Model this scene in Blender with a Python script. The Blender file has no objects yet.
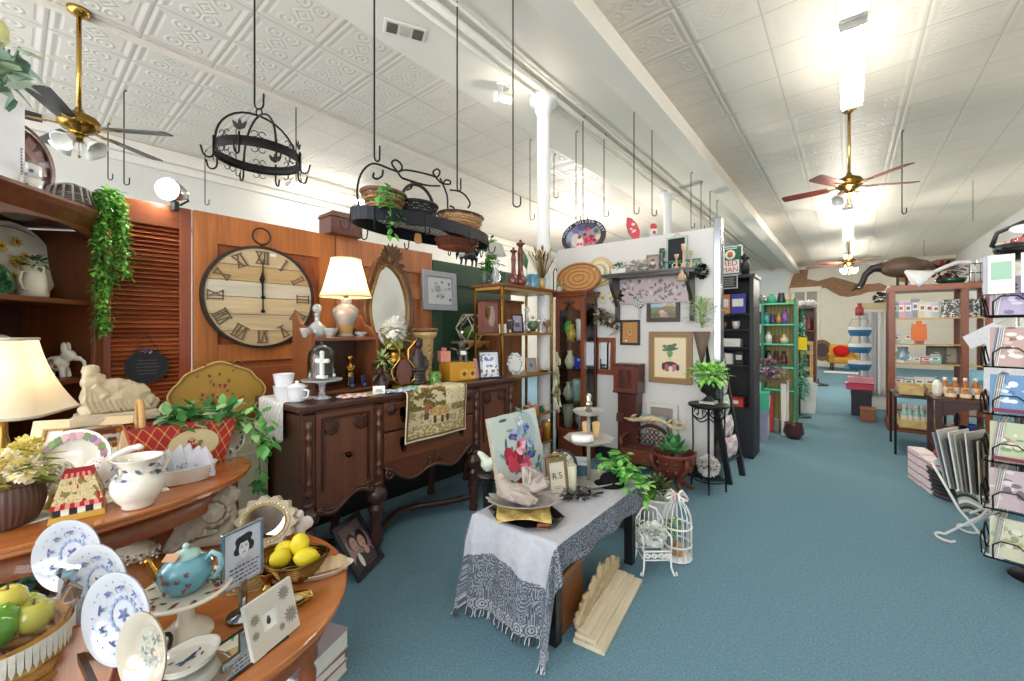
import bpy, math, random
from mathutils import Vector, Matrix, noise
from math import sin, cos, pi, radians, sqrt
V = Vector
RND = random.Random(11)
SC = bpy.context.scene
COL = SC.collection
F = 410.0; TH = math.atan(336/410); H = 1.42; HY = 330.0
FW = (-sin(TH), cos(TH)); RT = (cos(TH), sin(TH))

def at(px, py, X=None, Y=None, Z=None, d=None):
    """world point seen at a photo pixel, on the plane X=, Y=, Z= or at depth d"""
    u = (px-512)/F; w = (HY-py)/F
    rx = RT[0]*u+FW[0]; ry = RT[1]*u+FW[1]
    t = X/rx if X is not None else Y/ry if Y is not None else (Z-H)/w if Z is not None else d
    return V((rx*t, ry*t, H+w*t))

def lin(c):
    return c/12.92 if c <= .04045 else ((c+.055)/1.055)**2.4
def hx(s):
    if not isinstance(s, str): return tuple(s)
    return tuple(lin(int(s[i:i+2], 16)/255) for i in (0, 2, 4))
def TR(x=0, y=0, z=0, rz=0, rx=0, ry=0, s=1):
    m = Matrix.Translation((x, y, z)) @ Matrix.Rotation(radians(rz), 4, 'Z') @ Matrix.Rotation(radians(ry), 4, 'Y') @ Matrix.Rotation(radians(rx), 4, 'X')
    return m @ Matrix.Diagonal((s[0], s[1], s[2], 1)) if isinstance(s, tuple) else m @ Matrix.Scale(s, 4)

MATS = {}
def nodes(name):
    m = bpy.data.materials.new(name); m.use_nodes = True
    nt = m.node_tree; b = nt.nodes['Principled BSDF']
    return m, nt, b
def N(nt, t, **kw):
    n = nt.nodes.new(t)
    for k, v in kw.items():
        if k.startswith('i_'):
            k = k[2:]; n.inputs[int(k) if k.isdigit() else k].default_value = v
        else: setattr(n, k, v)
    return n
def L(nt, a, b): nt.links.new(a, b)
def math_n(nt, op, a, b=None, c=None):
    n = nt.nodes.new('ShaderNodeMath'); n.operation = op
    for i, x in enumerate((a, b, c)):
        if x is None: continue
        if isinstance(x, (int, float)): n.inputs[i].default_value = x
        else: nt.links.new(x, n.inputs[i])
    return n.outputs[0]
def mixc(nt, f, a, b, mode='MIX'):
    n = nt.nodes.new('ShaderNodeMix'); n.data_type = 'RGBA'; n.blend_type = mode
    for s, x in ((n.inputs['Factor'], f), (n.inputs['A'], a), (n.inputs['B'], b)):
        if isinstance(x, (int, float)): s.default_value = x
        elif isinstance(x, tuple): s.default_value = (*x[:3], 1)
        else: nt.links.new(x, s)
    return n.outputs['Result']
def bump(nt, b, h, strength=.3, dist=.01):
    n = N(nt, 'ShaderNodeBump', i_Strength=strength, i_Distance=dist)
    L(nt, h, n.inputs['Height']); L(nt, n.outputs[0], b.inputs['Normal'])

def painted(name, rough=.5, metal=0., coat=0., var=.12, scale=14., bmp=0., bscale=60., spec=.5, trans=0.):
    """takes the colour of each piece from the mesh, with a little natural variation"""
    m, nt, b = nodes(name)
    a = N(nt, 'ShaderNodeAttribute', attribute_name='Col')
    tc = N(nt, 'ShaderNodeTexCoord')
    n = N(nt, 'ShaderNodeTexNoise', i_Scale=scale, i_Detail=4.)
    L(nt, tc.outputs['Object'], n.inputs['Vector'])
    f = math_n(nt, 'MULTIPLY_ADD', n.outputs['Fac'], 2*var, 1-var)
    r = mixc(nt, 1., a.outputs['Color'], f, 'MULTIPLY')
    L(nt, r, b.inputs['Base Color'])
    b.inputs['Roughness'].default_value = rough; b.inputs['Metallic'].default_value = metal
    b.inputs['Coat Weight'].default_value = coat; b.inputs['Specular IOR Level'].default_value = spec
    if bmp:
        n2 = N(nt, 'ShaderNodeTexNoise', i_Scale=bscale, i_Detail=3.)
        L(nt, tc.outputs['Object'], n2.inputs['Vector']); bump(nt, b, n2.outputs['Fac'], bmp, .006)
    if trans:
        t = N(nt, 'ShaderNodeBsdfTranslucent'); L(nt, r, t.inputs['Color'])
        x = N(nt, 'ShaderNodeMixShader', i_0=trans)
        L(nt, b.outputs[0], x.inputs[1]); L(nt, t.outputs[0], x.inputs[2])
        L(nt, x.outputs[0], nt.nodes['Material Output'].inputs['Surface'])
    MATS[name] = m
def wood(name, axis, rough=.35, contrast=.45, coat=.2, scale=9.):
    m, nt, b = nodes(name)
    a = N(nt, 'ShaderNodeAttribute', attribute_name='Col')
    tc = N(nt, 'ShaderNodeTexCoord'); mp = N(nt, 'ShaderNodeMapping')
    s = [scale]*3; s[axis] = scale*.07
    mp.inputs['Scale'].default_value = s
    L(nt, tc.outputs['Object'], mp.inputs[0])
    n = N(nt, 'ShaderNodeTexNoise', i_Scale=2.2, i_Detail=6., i_Roughness=.6, i_Distortion=.6); L(nt, mp.outputs[0], n.inputs['Vector'])
    w = N(nt, 'ShaderNodeTexNoise', i_Scale=9., i_Detail=3.); L(nt, mp.outputs[0], w.inputs['Vector'])
    g = math_n(nt, 'ADD', math_n(nt, 'MULTIPLY', n.outputs['Fac'], .7), math_n(nt, 'MULTIPLY', w.outputs['Fac'], .3))
    f = math_n(nt, 'MULTIPLY_ADD', g, 3.2*contrast, 1-1.6*contrast)
    f = math_n(nt, 'MAXIMUM', f, .25)
    L(nt, mixc(nt, 1., a.outputs['Color'], f, 'MULTIPLY'), b.inputs['Base Color'])
    b.inputs['Roughness'].default_value = rough; b.inputs['Coat Weight'].default_value = coat
    b.inputs['Coat Roughness'].default_value = .2
    bump(nt, b, w.outputs['Fac'], .12, .004)
    MATS[name] = m
painted('matte', .85, var=.1); painted('satin', .45, var=.07); painted('gloss', .16, coat=.4, var=.04)
painted('print', .35, var=.05, scale=40)
painted('fabric', .95, var=.16, scale=40, bmp=.4, bscale=300, spec=.15)
painted('iron', .45, metal=.6, var=.2, scale=30, bmp=.15)
painted('brass', .25, metal=1., var=.12); painted('silver', .18, metal=1., var=.06)
painted('leaf', .5, var=.22, scale=25, trans=.25); painted('plaster', .8, var=.14, scale=22, bmp=.35, bscale=45)
painted('wicker', .6, var=.35, scale=55, bmp=.6, bscale=110)
painted('rough', .9, var=.3, scale=30, bmp=.6, bscale=40)
for i, ax in enumerate('xyz'): wood('wood_'+ax, i)
for i, ax in enumerate('xyz'): wood('grey_wood_'+ax, i, rough=.7, contrast=.35, coat=0)
wood('polished', 1, rough=.16, contrast=.4, coat=.5, scale=7)
wood('worn', 2, rough=.55, contrast=.6, coat=.05, scale=5)
def glass(name, col=(.92, .96, .96), rough=.02, refl=.12, ior=1.3, milk=0):
    m, nt, b = nodes(name)
    t = N(nt, 'ShaderNodeBsdfTransparent', i_Color=(*col, 1)); g = N(nt, 'ShaderNodeBsdfGlossy', i_Roughness=rough)
    fr = N(nt, 'ShaderNodeFresnel', i_IOR=ior); x = N(nt, 'ShaderNodeMixShader')
    f = math_n(nt, 'MINIMUM', math_n(nt, 'ADD', fr.outputs[0], refl*.3), 1.)
    L(nt, f, x.inputs[0]); L(nt, t.outputs[0], x.inputs[1]); L(nt, g.outputs[0], x.inputs[2])
    o = x.outputs[0]
    if milk:
        d = N(nt, 'ShaderNodeBsdfDiffuse', i_Color=(*col, 1)); x = N(nt, 'ShaderNodeMixShader', i_0=milk); L(nt, o, x.inputs[1]); L(nt, d.outputs[0], x.inputs[2]); o = x.outputs[0]
    L(nt, o, nt.nodes['Material Output'].inputs['Surface']); MATS[name] = m
glass('glass'); glass('green_glass', (.55, .8, .6)); glass('blue_glass', (.12, .2, .75)); glass('amber_glass', (.85, .4, .05)); glass('cut_glass', (.93, .95, .95), .12, .35, 1.35, .22)
glass('plastic_wrap', (.95, .96, .96), .12, .08, 1.2)
m, nt, b = nodes('mirror'); b.inputs['Metallic'].default_value = 1; b.inputs['Roughness'].default_value = .03
b.inputs['Base Color'].default_value = (.82, .84, .83, 1); MATS['mirror'] = m
def lamp(name, col, st):
    m, nt, b = nodes(name); b.inputs['Base Color'].default_value = (*col, 1)
    b.inputs['Emission Color'].default_value = (*col, 1); b.inputs['Emission Strength'].default_value = st; MATS[name] = m
class MB:
    def __init__(s, c='808080', M=None):
        s.v = []; s.f = []; s.c = []; s.s = []; s.mi = []; s.M = M or Matrix(); s.col = hx(c); s.m = 0
    def add(s, vs, fs, smooth=True, c=None):
        k = len(s.v); M = s.M; c = hx(c) if c else s.col
        s.v.extend(tuple(M @ V(p)) for p in vs)
        for f in fs:
            s.f.append([k+i for i in f]); s.c.append(c); s.s.append(smooth); s.mi.append(s.m)
        return s
    def box(s, p, size, c=None, rz=0, taper=1., rx=0, ry=0):
        x, y, z = (a/2 for a in size); t = taper
        m = TR(*p, rz, rx, ry)
        vs = [m @ V(q) for q in ((-x,-y,-z),(x,-y,-z),(x,y,-z),(-x,y,-z),(-x*t,-y*t,z),(x*t,-y*t,z),(x*t,y*t,z),(-x*t,y*t,z))]
        return s.add(vs, [(0,3,2,1),(4,5,6,7),(0,1,5,4),(1,2,6,5),(2,3,7,6),(3,0,4,7)], False, c)
    def bar(s, a, b, w, h=None, c=None, up=(0,0,1)):
        a, b = V(a), V(b); d = (b-a).normalized(); u = V(up)
        if abs(d.dot(u)) > .98: u = V((0,1,0))
        x = d.cross(u).normalized()*w/2; y = x.normalized().cross(d)*(h or w)/2
        vs = [a-x-y,a+x-y,a+x+y,a-x+y,b-x-y,b+x-y,b+x+y,b-x+y]
        return s.add(vs, [(0,3,2,1),(4,5,6,7),(0,1,5,4),(1,2,6,5),(2,3,7,6),(3,0,4,7)], False, c)
    def tube(s, pts, r, n=6, closed=False, c=None, flat=1.):
        pts = [V(p) for p in pts]; m = len(pts)
        if not isinstance(r, (list, tuple)): r = [r]*m
        vs = []; pu = None
        for i, p in enumerate(pts):
            a = pts[(i-1) % m] if closed or i else p; b = pts[(i+1) % m] if closed or i < m-1 else p
            d = (b-a)
            d = d.normalized() if d.length > 1e-9 else V((0,0,1))
            if pu is None:
                pu = V((0,0,1)) if abs(d.z) < .9 else V((1,0,0))
            x = d.cross(pu)
            if x.length < 1e-6: x = d.cross(V((0.3,1,0.2)))
            x.normalize(); y = x.cross(d); pu = y
            for k in range(n):
                t = 2*pi*k/n; vs.append(p+x*cos(t)*r[i]*flat+y*sin(t)*r[i])
        fs = []
        for i in range(m if closed else m-1):
            j = (i+1) % m
            for k in range(n):
                l = (k+1) % n; fs.append((i*n+k, i*n+l, j*n+l, j*n+k))
        if not closed:
            fs.append(tuple(range(n-1, -1, -1))); fs.append(tuple((m-1)*n+k for k in range(n)))
        return s.add(vs, fs, True, c)
    def cyl(s, a, b, r, r2=None, n=12, c=None):
        return s.tube([a, b], [r, r if r2 is None else r2], n, c=c)
    def lathe(s, prof, n=20, p=(0,0,0), c=None, sx=1., sy=1., wave=None, a0=0, a1=2*pi, cap=True):
        vs = []; m = len(prof); full = abs(a1-a0-2*pi) < 1e-6; nn = n if full else n+1
        for r, z in prof:
            for k in range(nn):
                t = a0+(a1-a0)*k/n; q = r*(1+(wave[1]*cos(wave[0]*t) if wave else 0))
                vs.append((p[0]+q*cos(t)*sx, p[1]+q*sin(t)*sy, p[2]+z))
        fs = []
        for i in range(m-1):
            for k in range(n):
                l = (k+1) % nn; fs.append((i*nn+k, i*nn+l, (i+1)*nn+l, (i+1)*nn+k))
        shut = tuple(prof[0]) == tuple(prof[-1]) or not cap
        if full and not shut and prof[0][0] > 1e-4: fs.append(tuple(range(n-1, -1, -1)))
        if full and not shut and prof[-1][0] > 1e-4: fs.append(tuple((m-1)*n+k for k in range(n)))
        return s.add(vs, fs, True, c)
    def sph(s, p, r, nu=12, nv=8, c=None):
        r = r if isinstance(r, (tuple, list)) else (r, r, r)
        vs = [(p[0], p[1], p[2]-r[2])]
        for i in range(1, nv):
            a = -pi/2+pi*i/nv
            for k in range(nu): vs.append((p[0]+r[0]*cos(a)*cos(2*pi*k/nu), p[1]+r[1]*cos(a)*sin(2*pi*k/nu), p[2]+r[2]*sin(a)))
        vs.append((p[0], p[1], p[2]+r[2])); fs = []
        for k in range(nu):
            l = (k+1) % nu; fs.append((0, 1+l, 1+k)); e = len(vs)-1; o = 1+(nv-2)*nu; fs.append((e, o+k, o+l))
            for i in range(nv-2): fs.append((1+i*nu+k, 1+i*nu+l, 1+(i+1)*nu+l, 1+(i+1)*nu+k))
        return s.add(vs, fs, True, c)
    def blob(s, p, r, amp=.25, fr=3., nu=14, nv=10, c=None):
        k = len(s.v); s.sph((0,0,0), 1., nu, nv, c); r = r if isinstance(r, (tuple, list)) else (r,)*3
        Mi = s.M.inverted(); o = V((p[0]*7.1, p[1]*5.3, p[2]*3.7))
        for i in range(k, len(s.v)):
            q = Mi @ V(s.v[i]); w = 1+amp*noise.noise(q*fr+o)
            s.v[i] = tuple(s.M @ V((p[0]+q.x*r[0]*w, p[1]+q.y*r[1]*w, p[2]+q.z*r[2]*w)))
        return s
    def prism(s, poly, t, c=None, smooth=False):
        """outline in local XZ, thickness t along Y (front at y=-t/2)"""
        n = len(poly); vs = [(x, -t/2, z) for x, z in poly]+[(x, t/2, z) for x, z in poly]
        fs = [tuple(range(n)), tuple(range(2*n-1, n-1, -1))]+[(i, n+i, n+(i+1) % n, (i+1) % n) for i in range(n)]
        s.add(vs, fs[:2], False, c); return s.add(vs, fs[2:], smooth, c)
    def ring(s, outer, inner, t, c=None):
        """frame between two outlines with equal counts, local XZ"""
        n = len(outer); vs = []
        for y in (-t/2, t/2): vs += [(x, y, z) for x, z in outer]+[(x, y, z) for x, z in inner]
        fs = []
        for i in range(n):
            j = (i+1) % n
            fs += [(i, j, n+j, n+i), (2*n+j, 2*n+i, 3*n+i, 3*n+j), (j, i, 2*n+i, 2*n+j), (n+i, n+j, 3*n+j, 3*n+i)]
        return s.add(vs, fs, False, c)
    def grid(s, fn, nu, nv, c=None, smooth=True):
        vs = [fn(i/nu, j/nv) for j in range(nv+1) for i in range(nu+1)]
        fs = [(j*(nu+1)+i, j*(nu+1)+i+1, (j+1)*(nu+1)+i+1, (j+1)*(nu+1)+i) for j in range(nv) for i in range(nu)]
        if callable(c):
            k = len(s.f); s.add(vs, fs, smooth)
            for j in range(nv):
                for i in range(nu): s.c[k+j*nu+i] = hx(c((i+.5)/nu, (j+.5)/nv))
            return s
        return s.add(vs, fs, smooth, c)
    def leaf(s, p, d, l, w, c=None, droop=.2, up=None):
        p, d = V(p), V(d).normalized(); up = V(up) if up else V((0,0,1))
        x = d.cross(up)
        if x.length < .05: x = d.cross(V((1,.3,0)))
        x.normalize(); n = x.cross(d)
        vs = [p, p+d*l*.4+x*w/2-n*w*.1, p+d*l*.4+n*w*.06, p+d*l*.4-x*w/2-n*w*.1, p+d*l*.75+x*w*.3-n*l*droop*.5, p+d*l*.75-x*w*.3-n*l*droop*.5, p+d*l-n*l*droop]
        return s.add(vs, [(0,1,2),(0,2,3),(1,4,2),(2,4,5),(2,5,3),(4,6,5)], True, c)
    def text(s, t, size, M, c=None, ext=.0008):
        cu = bpy.data.curves.new('letters', 'FONT'); cu.body = t; cu.size = size; cu.extrude = ext; cu.align_x = 'CENTER'; cu.align_y = 'CENTER'
        o = bpy.data.objects.new('letters', cu); me = bpy.data.meshes.new_from_object(o)
        old = s.M; s.M = old @ M @ Matrix.Rotation(pi/2, 4, 'X')
        s.add([v.co for v in me.vertices], [tuple(p.vertices) for p in me.polygons], False, c); s.M = old
        bpy.data.objects.remove(o); bpy.data.curves.remove(cu); bpy.data.meshes.remove(me); return s
    def done(s, name, mat='satin', parent=None, bev=0, loc=None, rz=0, solid=0):
        me = bpy.data.meshes.new(name); me.from_pydata(s.v, [], s.f)
        ca = me.color_attributes.new('Col', 'FLOAT_COLOR', 'CORNER')
        buf = []
        for f, c in zip(s.f, s.c): buf.extend((*c, 1.)*len(f))
        ca.data.foreach_set('color', buf)
        me.polygons.foreach_set('use_smooth', s.s)
        ml = mat if isinstance(mat, (list, tuple)) else [mat]
        for k in ml: me.materials.append(MATS[k])
        if len(ml) > 1: me.polygons.foreach_set('material_index', s.mi)
        me.update()
        o = bpy.data.objects.new(name, me); COL.objects.link(o); o.parent = parent
        if loc is not None: o.location = loc
        o.rotation_euler.z = radians(rz)
        if solid:
            k = o.modifiers.new('thick', 'SOLIDIFY'); k.thickness = solid; k.offset = 0
        if bev:
            k = o.modifiers.new('soft', 'BEVEL'); k.width = bev; k.segments = 2; k.limit_method = 'ANGLE'; k.harden_normals = False
        return o
def tag(o, label, cat, group=None):
    o['label'] = label; o['category'] = cat
    if group: o['group'] = group
    return o
def T(name, label, cat, loc, rz=0, group=None, rx=0, s=1):
    o = bpy.data.objects.new(name, None); COL.objects.link(o); o.empty_display_size = .05
    o.location = loc; o.rotation_euler = (radians(rx), 0, radians(rz)); o.scale = (s, s, s)
    return tag(o, label, cat, group)
def ST(b, name, mat, parent=None, **k):
    o = b.done(name, mat, parent, **k)
    if parent is None: o['kind'] = 'structure'
    return o
def copy_tree(o, parent=None):
    c = o.copy(); COL.objects.link(c)
    if parent: c.parent = parent
    for ch in o.children: copy_tree(ch, c)
    return c
def dup(o, label, loc=None, rz=None, group=None, s=None):
    c = copy_tree(o); c['label'] = label
    if group: c['group'] = group
    if loc is not None: c.location = loc
    if rz is not None: c.rotation_euler.z = radians(rz)
    if s: c.scale = (s, s, s)
    return c
def arc(cx, cy, r, a0, a1, n=10, ry=None):
    return [(cx+r*cos(radians(a0+(a1-a0)*i/n)), cy+(ry or r)*sin(radians(a0+(a1-a0)*i/n))) for i in range(n+1)]
def ell(rx, rz, n=32, cx=0, cz=0):
    return [(cx+rx*cos(2*pi*i/n), cz+rz*sin(2*pi*i/n)) for i in range(n)]
def rect(w, h, cx=0, cz=0): return [(cx-w/2, cz-h/2), (cx+w/2, cz-h/2), (cx+w/2, cz+h/2), (cx-w/2, cz+h/2)]
def spiral(c, r0, r1, a0, a1, n=14, pl='xz'):
    o = []
    for i in range(n+1):
        t = i/n; a = radians(a0+(a1-a0)*t); r = r0+(r1-r0)*t
        o.append((c[0]+r*cos(a), c[1], c[2]+r*sin(a)) if pl == 'xz' else (c[0], c[1]+r*cos(a), c[2]+r*sin(a)) if pl == 'yz' else (c[0]+r*cos(a), c[1]+r*sin(a), c[2]))
    return o
CZ = 4.06; XL, XR, YB, YF = -7.8, 2.92, 21., -3.2
m, nt, b = nodes('carpet'); tc = N(nt, 'ShaderNodeTexCoord')
n1 = N(nt, 'ShaderNodeTexNoise', i_Scale=110., i_Detail=3.); n2 = N(nt, 'ShaderNodeTexNoise', i_Scale=1.3, i_Detail=3.); n3 = N(nt, 'ShaderNodeTexNoise', i_Scale=38., i_Detail=2.)
for n in (n1, n2, n3): L(nt, tc.outputs['Object'], n.inputs['Vector'])
k = mixc(nt, n1.outputs['Fac'], hx('1d4962'), hx('8caebc'))
k = mixc(nt, math_n(nt, 'MULTIPLY', n2.outputs['Fac'], .45), k, hx('76909a'))
k = mixc(nt, math_n(nt, 'MULTIPLY', n3.outputs['Fac'], .35), k, hx('3f6672'))
L(nt, k, b.inputs['Base Color']); b.inputs['Roughness'].default_value = .95; b.inputs['Specular IOR Level'].default_value = .1
bump(nt, b, n1.outputs['Fac'], .5, .006); MATS['carpet'] = m
def tin(name, depth, col, seam=.8):
    m, nt, b = nodes(name); tc = N(nt, 'ShaderNodeTexCoord'); sp = N(nt, 'ShaderNodeSeparateXYZ'); L(nt, tc.outputs['Object'], sp.inputs[0])
    P = .54
    fx = math_n(nt, 'SUBTRACT', math_n(nt, 'FRACT', math_n(nt, 'DIVIDE', math_n(nt, 'ADD', sp.outputs[0], 20*P+.02), P)), .5)
    fy = math_n(nt, 'SUBTRACT', math_n(nt, 'FRACT', math_n(nt, 'DIVIDE', math_n(nt, 'ADD', sp.outputs[1], 20*P-.2), P)), .5)
    ax = math_n(nt, 'ABSOLUTE', fx); ay = math_n(nt, 'ABSOLUTE', fy)
    mx = math_n(nt, 'MAXIMUM', ax, ay); dm = math_n(nt, 'ADD', ax, ay)
    rings = math_n(nt, 'SINE', math_n(nt, 'MULTIPLY', mx, 46.))
    dia = math_n(nt, 'SINE', math_n(nt, 'MULTIPLY', dm, 60.))
    # scrolls: circles round the quarter points
    qx = math_n(nt, 'SUBTRACT', ax, .27); qy = math_n(nt, 'SUBTRACT', ay, .13)
    q = math_n(nt, 'SQRT', math_n(nt, 'ADD', math_n(nt, 'MULTIPLY', qx, qx), math_n(nt, 'MULTIPLY', qy, qy)))
    scr = math_n(nt, 'MULTIPLY', math_n(nt, 'SINE', math_n(nt, 'MULTIPLY', q, 75.)), math_n(nt, 'LESS_THAN', q, .15))
    inner = math_n(nt, 'LESS_THAN', mx, .36)
    h = math_n(nt, 'ADD', math_n(nt, 'MULTIPLY', rings, math_n(nt, 'GREATER_THAN', mx, .34)), math_n(nt, 'MULTIPLY', inner, math_n(nt, 'ADD', scr, math_n(nt, 'MULTIPLY', dia, math_n(nt, 'LESS_THAN', dm, .2)))))
    sm = math_n(nt, 'GREATER_THAN', mx, .488)
    no = N(nt, 'ShaderNodeTexNoise', i_Scale=.8, i_Detail=4.); L(nt, tc.outputs['Object'], no.inputs['Vector'])
    c1 = mixc(nt, no.outputs['Fac'], hx(col), tuple(x*.82 for x in hx(col)))
    c2 = mixc(nt, math_n(nt, 'MULTIPLY', sm, seam), c1, tuple(x*.45 for x in hx(col)))
    L(nt, c2, b.inputs['Base Color']); b.inputs['Roughness'].default_value = .42
    bump(nt, b, h, depth, .02); MATS[name] = m
tin('tin_ornate', .24, 'ddd3c6', .6); tin('tin_plain', .12, 'e6e0d3', .5)
painted('wall', .85, var=.05, scale=2.); painted('wallplaster', .9, var=.08, scale=3., bmp=.2, bscale=8.)
m, nt, b = nodes('brick'); tc = N(nt, 'ShaderNodeTexCoord'); mp = N(nt, 'ShaderNodeMapping'); mp.inputs['Rotation'].default_value = (pi/2, 0, 0)
L(nt, tc.outputs['Object'], mp.inputs[0])
br = N(nt, 'ShaderNodeTexBrick', i_Scale=4.5); L(nt, mp.outputs[0], br.inputs['Vector'])
br.inputs['Color1'].default_value = (*hx('9a6c50'), 1); br.inputs['Color2'].default_value = (*hx('b98a66'), 1); br.inputs['Mortar'].default_value = (*hx('a08a72'), 1)
no = N(nt, 'ShaderNodeTexNoise', i_Scale=9., i_Detail=5.); L(nt, tc.outputs['Object'], no.inputs['Vector'])
L(nt, mixc(nt, no.outputs['Fac'], br.outputs['Color'], hx('8a6a54')), b.inputs['Base Color']); b.inputs['Roughness'].default_value = .95; MATS['brick'] = m
lamp('tube_on', (1., .95, .87), 17.); lamp('long_tube_on', (1., .95, .87), 34.); lamp('flood_on', (.92, .96, 1.), 40.)

ST(MB().add([(XL-.1,YF,0),(XR+.1,YF,0),(XR+.1,YB,0),(XL-.1,YB,0)], [(0,1,2,3)], False), 'floor', 'carpet')
bm = MB()
def strip(x0, x1, mi):
    bm.m = mi; bm.add([(x0,YF,CZ),(x0,YB,CZ),(x1,YB,CZ),(x1,YF,CZ)], [(0,1,2,3)], False)
strip(XL-.1, -3.3, 0); bm.col = hx('ddd7cb'); strip(-3.3, -1.72, 1); strip(-1.72, -1.05, 0); strip(-1.05, XR+.1, 2)
ST(bm, 'ceiling', ['tin_ornate', 'wall', 'tin_plain'])
ST(MB('cfccc4').box((XL-.05, (YF+YB)/2, CZ/2), (.1, YB-YF, CZ)), 'wall_left', 'wallplaster')
ST(MB('d6d5d0').box((XR+.05, (YF+YB)/2, CZ/2), (.1, YB-YF, CZ)), 'wall_right', 'wall')
wb = ST(MB('e6dfcf').box(((XL+XR)/2, YB+.05, CZ/2), (XR-XL, .1, CZ)), 'wall_back', 'wallplaster')
MB('dde2e2').box((-4.93,YB-.03,CZ/2),(5.74,.06,CZ)).done('white_panel','wall',wb)
def poly_px(pts, Y, y, t, col, name, mat, parent):
    q = [at(a, c, Y=Y) for a, c in pts]
    bb = MB(col, TR(0, y, 0)); bb.prism([(p.x, p.z) for p in q][::-1] if False else [(p.x, p.z) for p in q], t)
    return bb.done(name, mat, parent)
for pts in ([(789,289),(792,278),(797,268),(809,267),(807,279),(818,281),(833,277),(845,280),(858,284),(872,284),(880,283),(889,287),(884,291),(868,292),(860,295),(848,297),(840,296),(832,292),(826,288),(812,288)],
            [(896,281),(903,276),(916,270),(930,262),(960,252),(985,247),(985,262),(960,268),(930,274),(910,283)]):
    poly_px(pts, YB, YB-.012, .03, '9a6c50', 'exposed_brick', 'brick', wb)
bm = MB('cfc8bc'); wz0, wz1 = .55, 3.7
bm.box(((XL+XR)/2, YF-.06, wz0/2), (XR-XL, .12, wz0)); bm.box(((XL+XR)/2, YF-.06, (wz1+CZ)/2), (XR-XL, .12, CZ-wz1))
for x in (XL+.15, -4.2, -.6, XR-.15): bm.box((x, YF-.06, (wz0+wz1)/2), (.3, .12, wz1-wz0))
ST(bm, 'wall_front', 'wall')
ST(MB('e4dfd3').box((-1.68, (YF+YB)/2, CZ-.11), (.2, YB-YF, .22)).box((-1.68, (YF+YB)/2, CZ-.235), (.26, YB-YF, .03)), 'beam', 'wall', bev=.006)
for px_, py_ in ((-2.667, 3.82), (-2.667, 7.95)):
    bm = MB('e6e6e4'); bm.lathe([(.1,0),(.1,.05),(.075,.08),(.072,CZ-.22),(.1,CZ-.16),(.1,CZ-.1),(.16,CZ-.08),(.16,CZ)], 24, (px_, py_, 0)); ST(bm, 'pillar', 'satin')
bm = MB('e0dccf')
for x, r in ((-2.55, .035), (-2.68, .02), (-2.42, .015)): bm.cyl((x, YF, CZ-.04), (x, YB, CZ-.04), r, n=8)
ST(bm, 'trim_1', 'satin')
ST(MB('d9cfc2').box((-4.98, 5, CZ-.02), (.05, 16, .04)), 'trim_2', 'satin')
ST(MB('dcd6cb').box((XL+.06, 8.9, CZ-.09), (.12, YB-YF, .18)).box((XL+.03, 8.9, CZ-.24), (.06, YB-YF, .12)), 'trim_3', 'satin', bev=.02)
ST(MB('ddd6c8').box((0, YB-.05, CZ-.06), (10, .1, .12)), 'trim_4', 'satin')
ST(MB('d8d2c2').box((-.8, YB-.04, .14), (4., .05, .28)), 'baseboard_back', 'satin')
bm = MB('b4b0a8', TR(XL+.012, 0, 0, 90))
for k in range(26):
    t = k/25; y = 1.0+3.6*t
    bm.blob((y, 0, 2.75+.28*sin(t*9)+.1*RND.random()), (.16+.1*RND.random(), .012, .1+.09*RND.random()), .7, 4., c=RND.choice(['b9b5ad','a9a49b','c6c3bc','98938a']))
ST(bm, 'peeling_plaster', 'plaster')
PY = 4.2
p0 = at(557, 255, Y=PY); p1 = at(714, 226, Y=PY)
bm = MB('cfcbc6'); PXL, PXR, PZ = -2.74, p1.x, 2.39
bm.box(((PXL+PXR)/2, PY+.05, PZ/2), (PXR-PXL, .1, PZ)); ST(bm, 'wall_partition', 'wall')
ST(MB('16161a').box(((PXL+PXR)/2, PY-.01, .06), (PXR-PXL, .02, .12)), 'baseboard_partition', 'satin')
ST(MB('8a8c90').box((PXR+.03, PY+.05, 1.24), (.06, .12, 2.48)), 'trim_5', 'silver', bev=.004)
def qa(px, py): return at(px, py, Y=YB)
d0, d1 = qa(792, 346), qa(820, 292); w = d1.x-d0.x; cx = (d0.x+d1.x)/2
door = ST(MB('d9d0ba').box((cx, YB-.03, 1.1), (w*.8, .05, 2.2)), 'door_1', 'satin', bev=.01)
bm = MB('e4dccb')
for s in (-1, 1): bm.box((cx+s*w*.46, YB-.05, 1.55), (w*.12, .1, 3.1))
bm.box((cx, YB-.05, 3.1), (w*1.12, .14, .2)); bm.box((cx, YB-.05, 2.22), (w*.9, .08, .08)); bm.box((cx, YB-.05, 2.65), (.07, .08, .85))
bm.done('door_frame', 'satin', door, bev=.008)
MB('938d7c').box((cx, YB-.03, 2.65), (w*.82, .02, .8)).done('transom_pane', 'gloss', door)
MB('c8bfa8').box((cx-w*.2, YB-.06, 1.5), (w*.26, .02, .9)).box((cx+w*.2, YB-.06, 1.5), (w*.26, .02, .9)).box((cx-w*.2, YB-.06, .55), (w*.26, .02, .6)).box((cx+w*.2, YB-.06, .55), (w*.26, .02, .6)).done('door_panel', 'satin', door)
MB('b8963c').sph((cx+w*.33, YB-.09, 1.0), .04).done('door_knob', 'brass', door)

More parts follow.
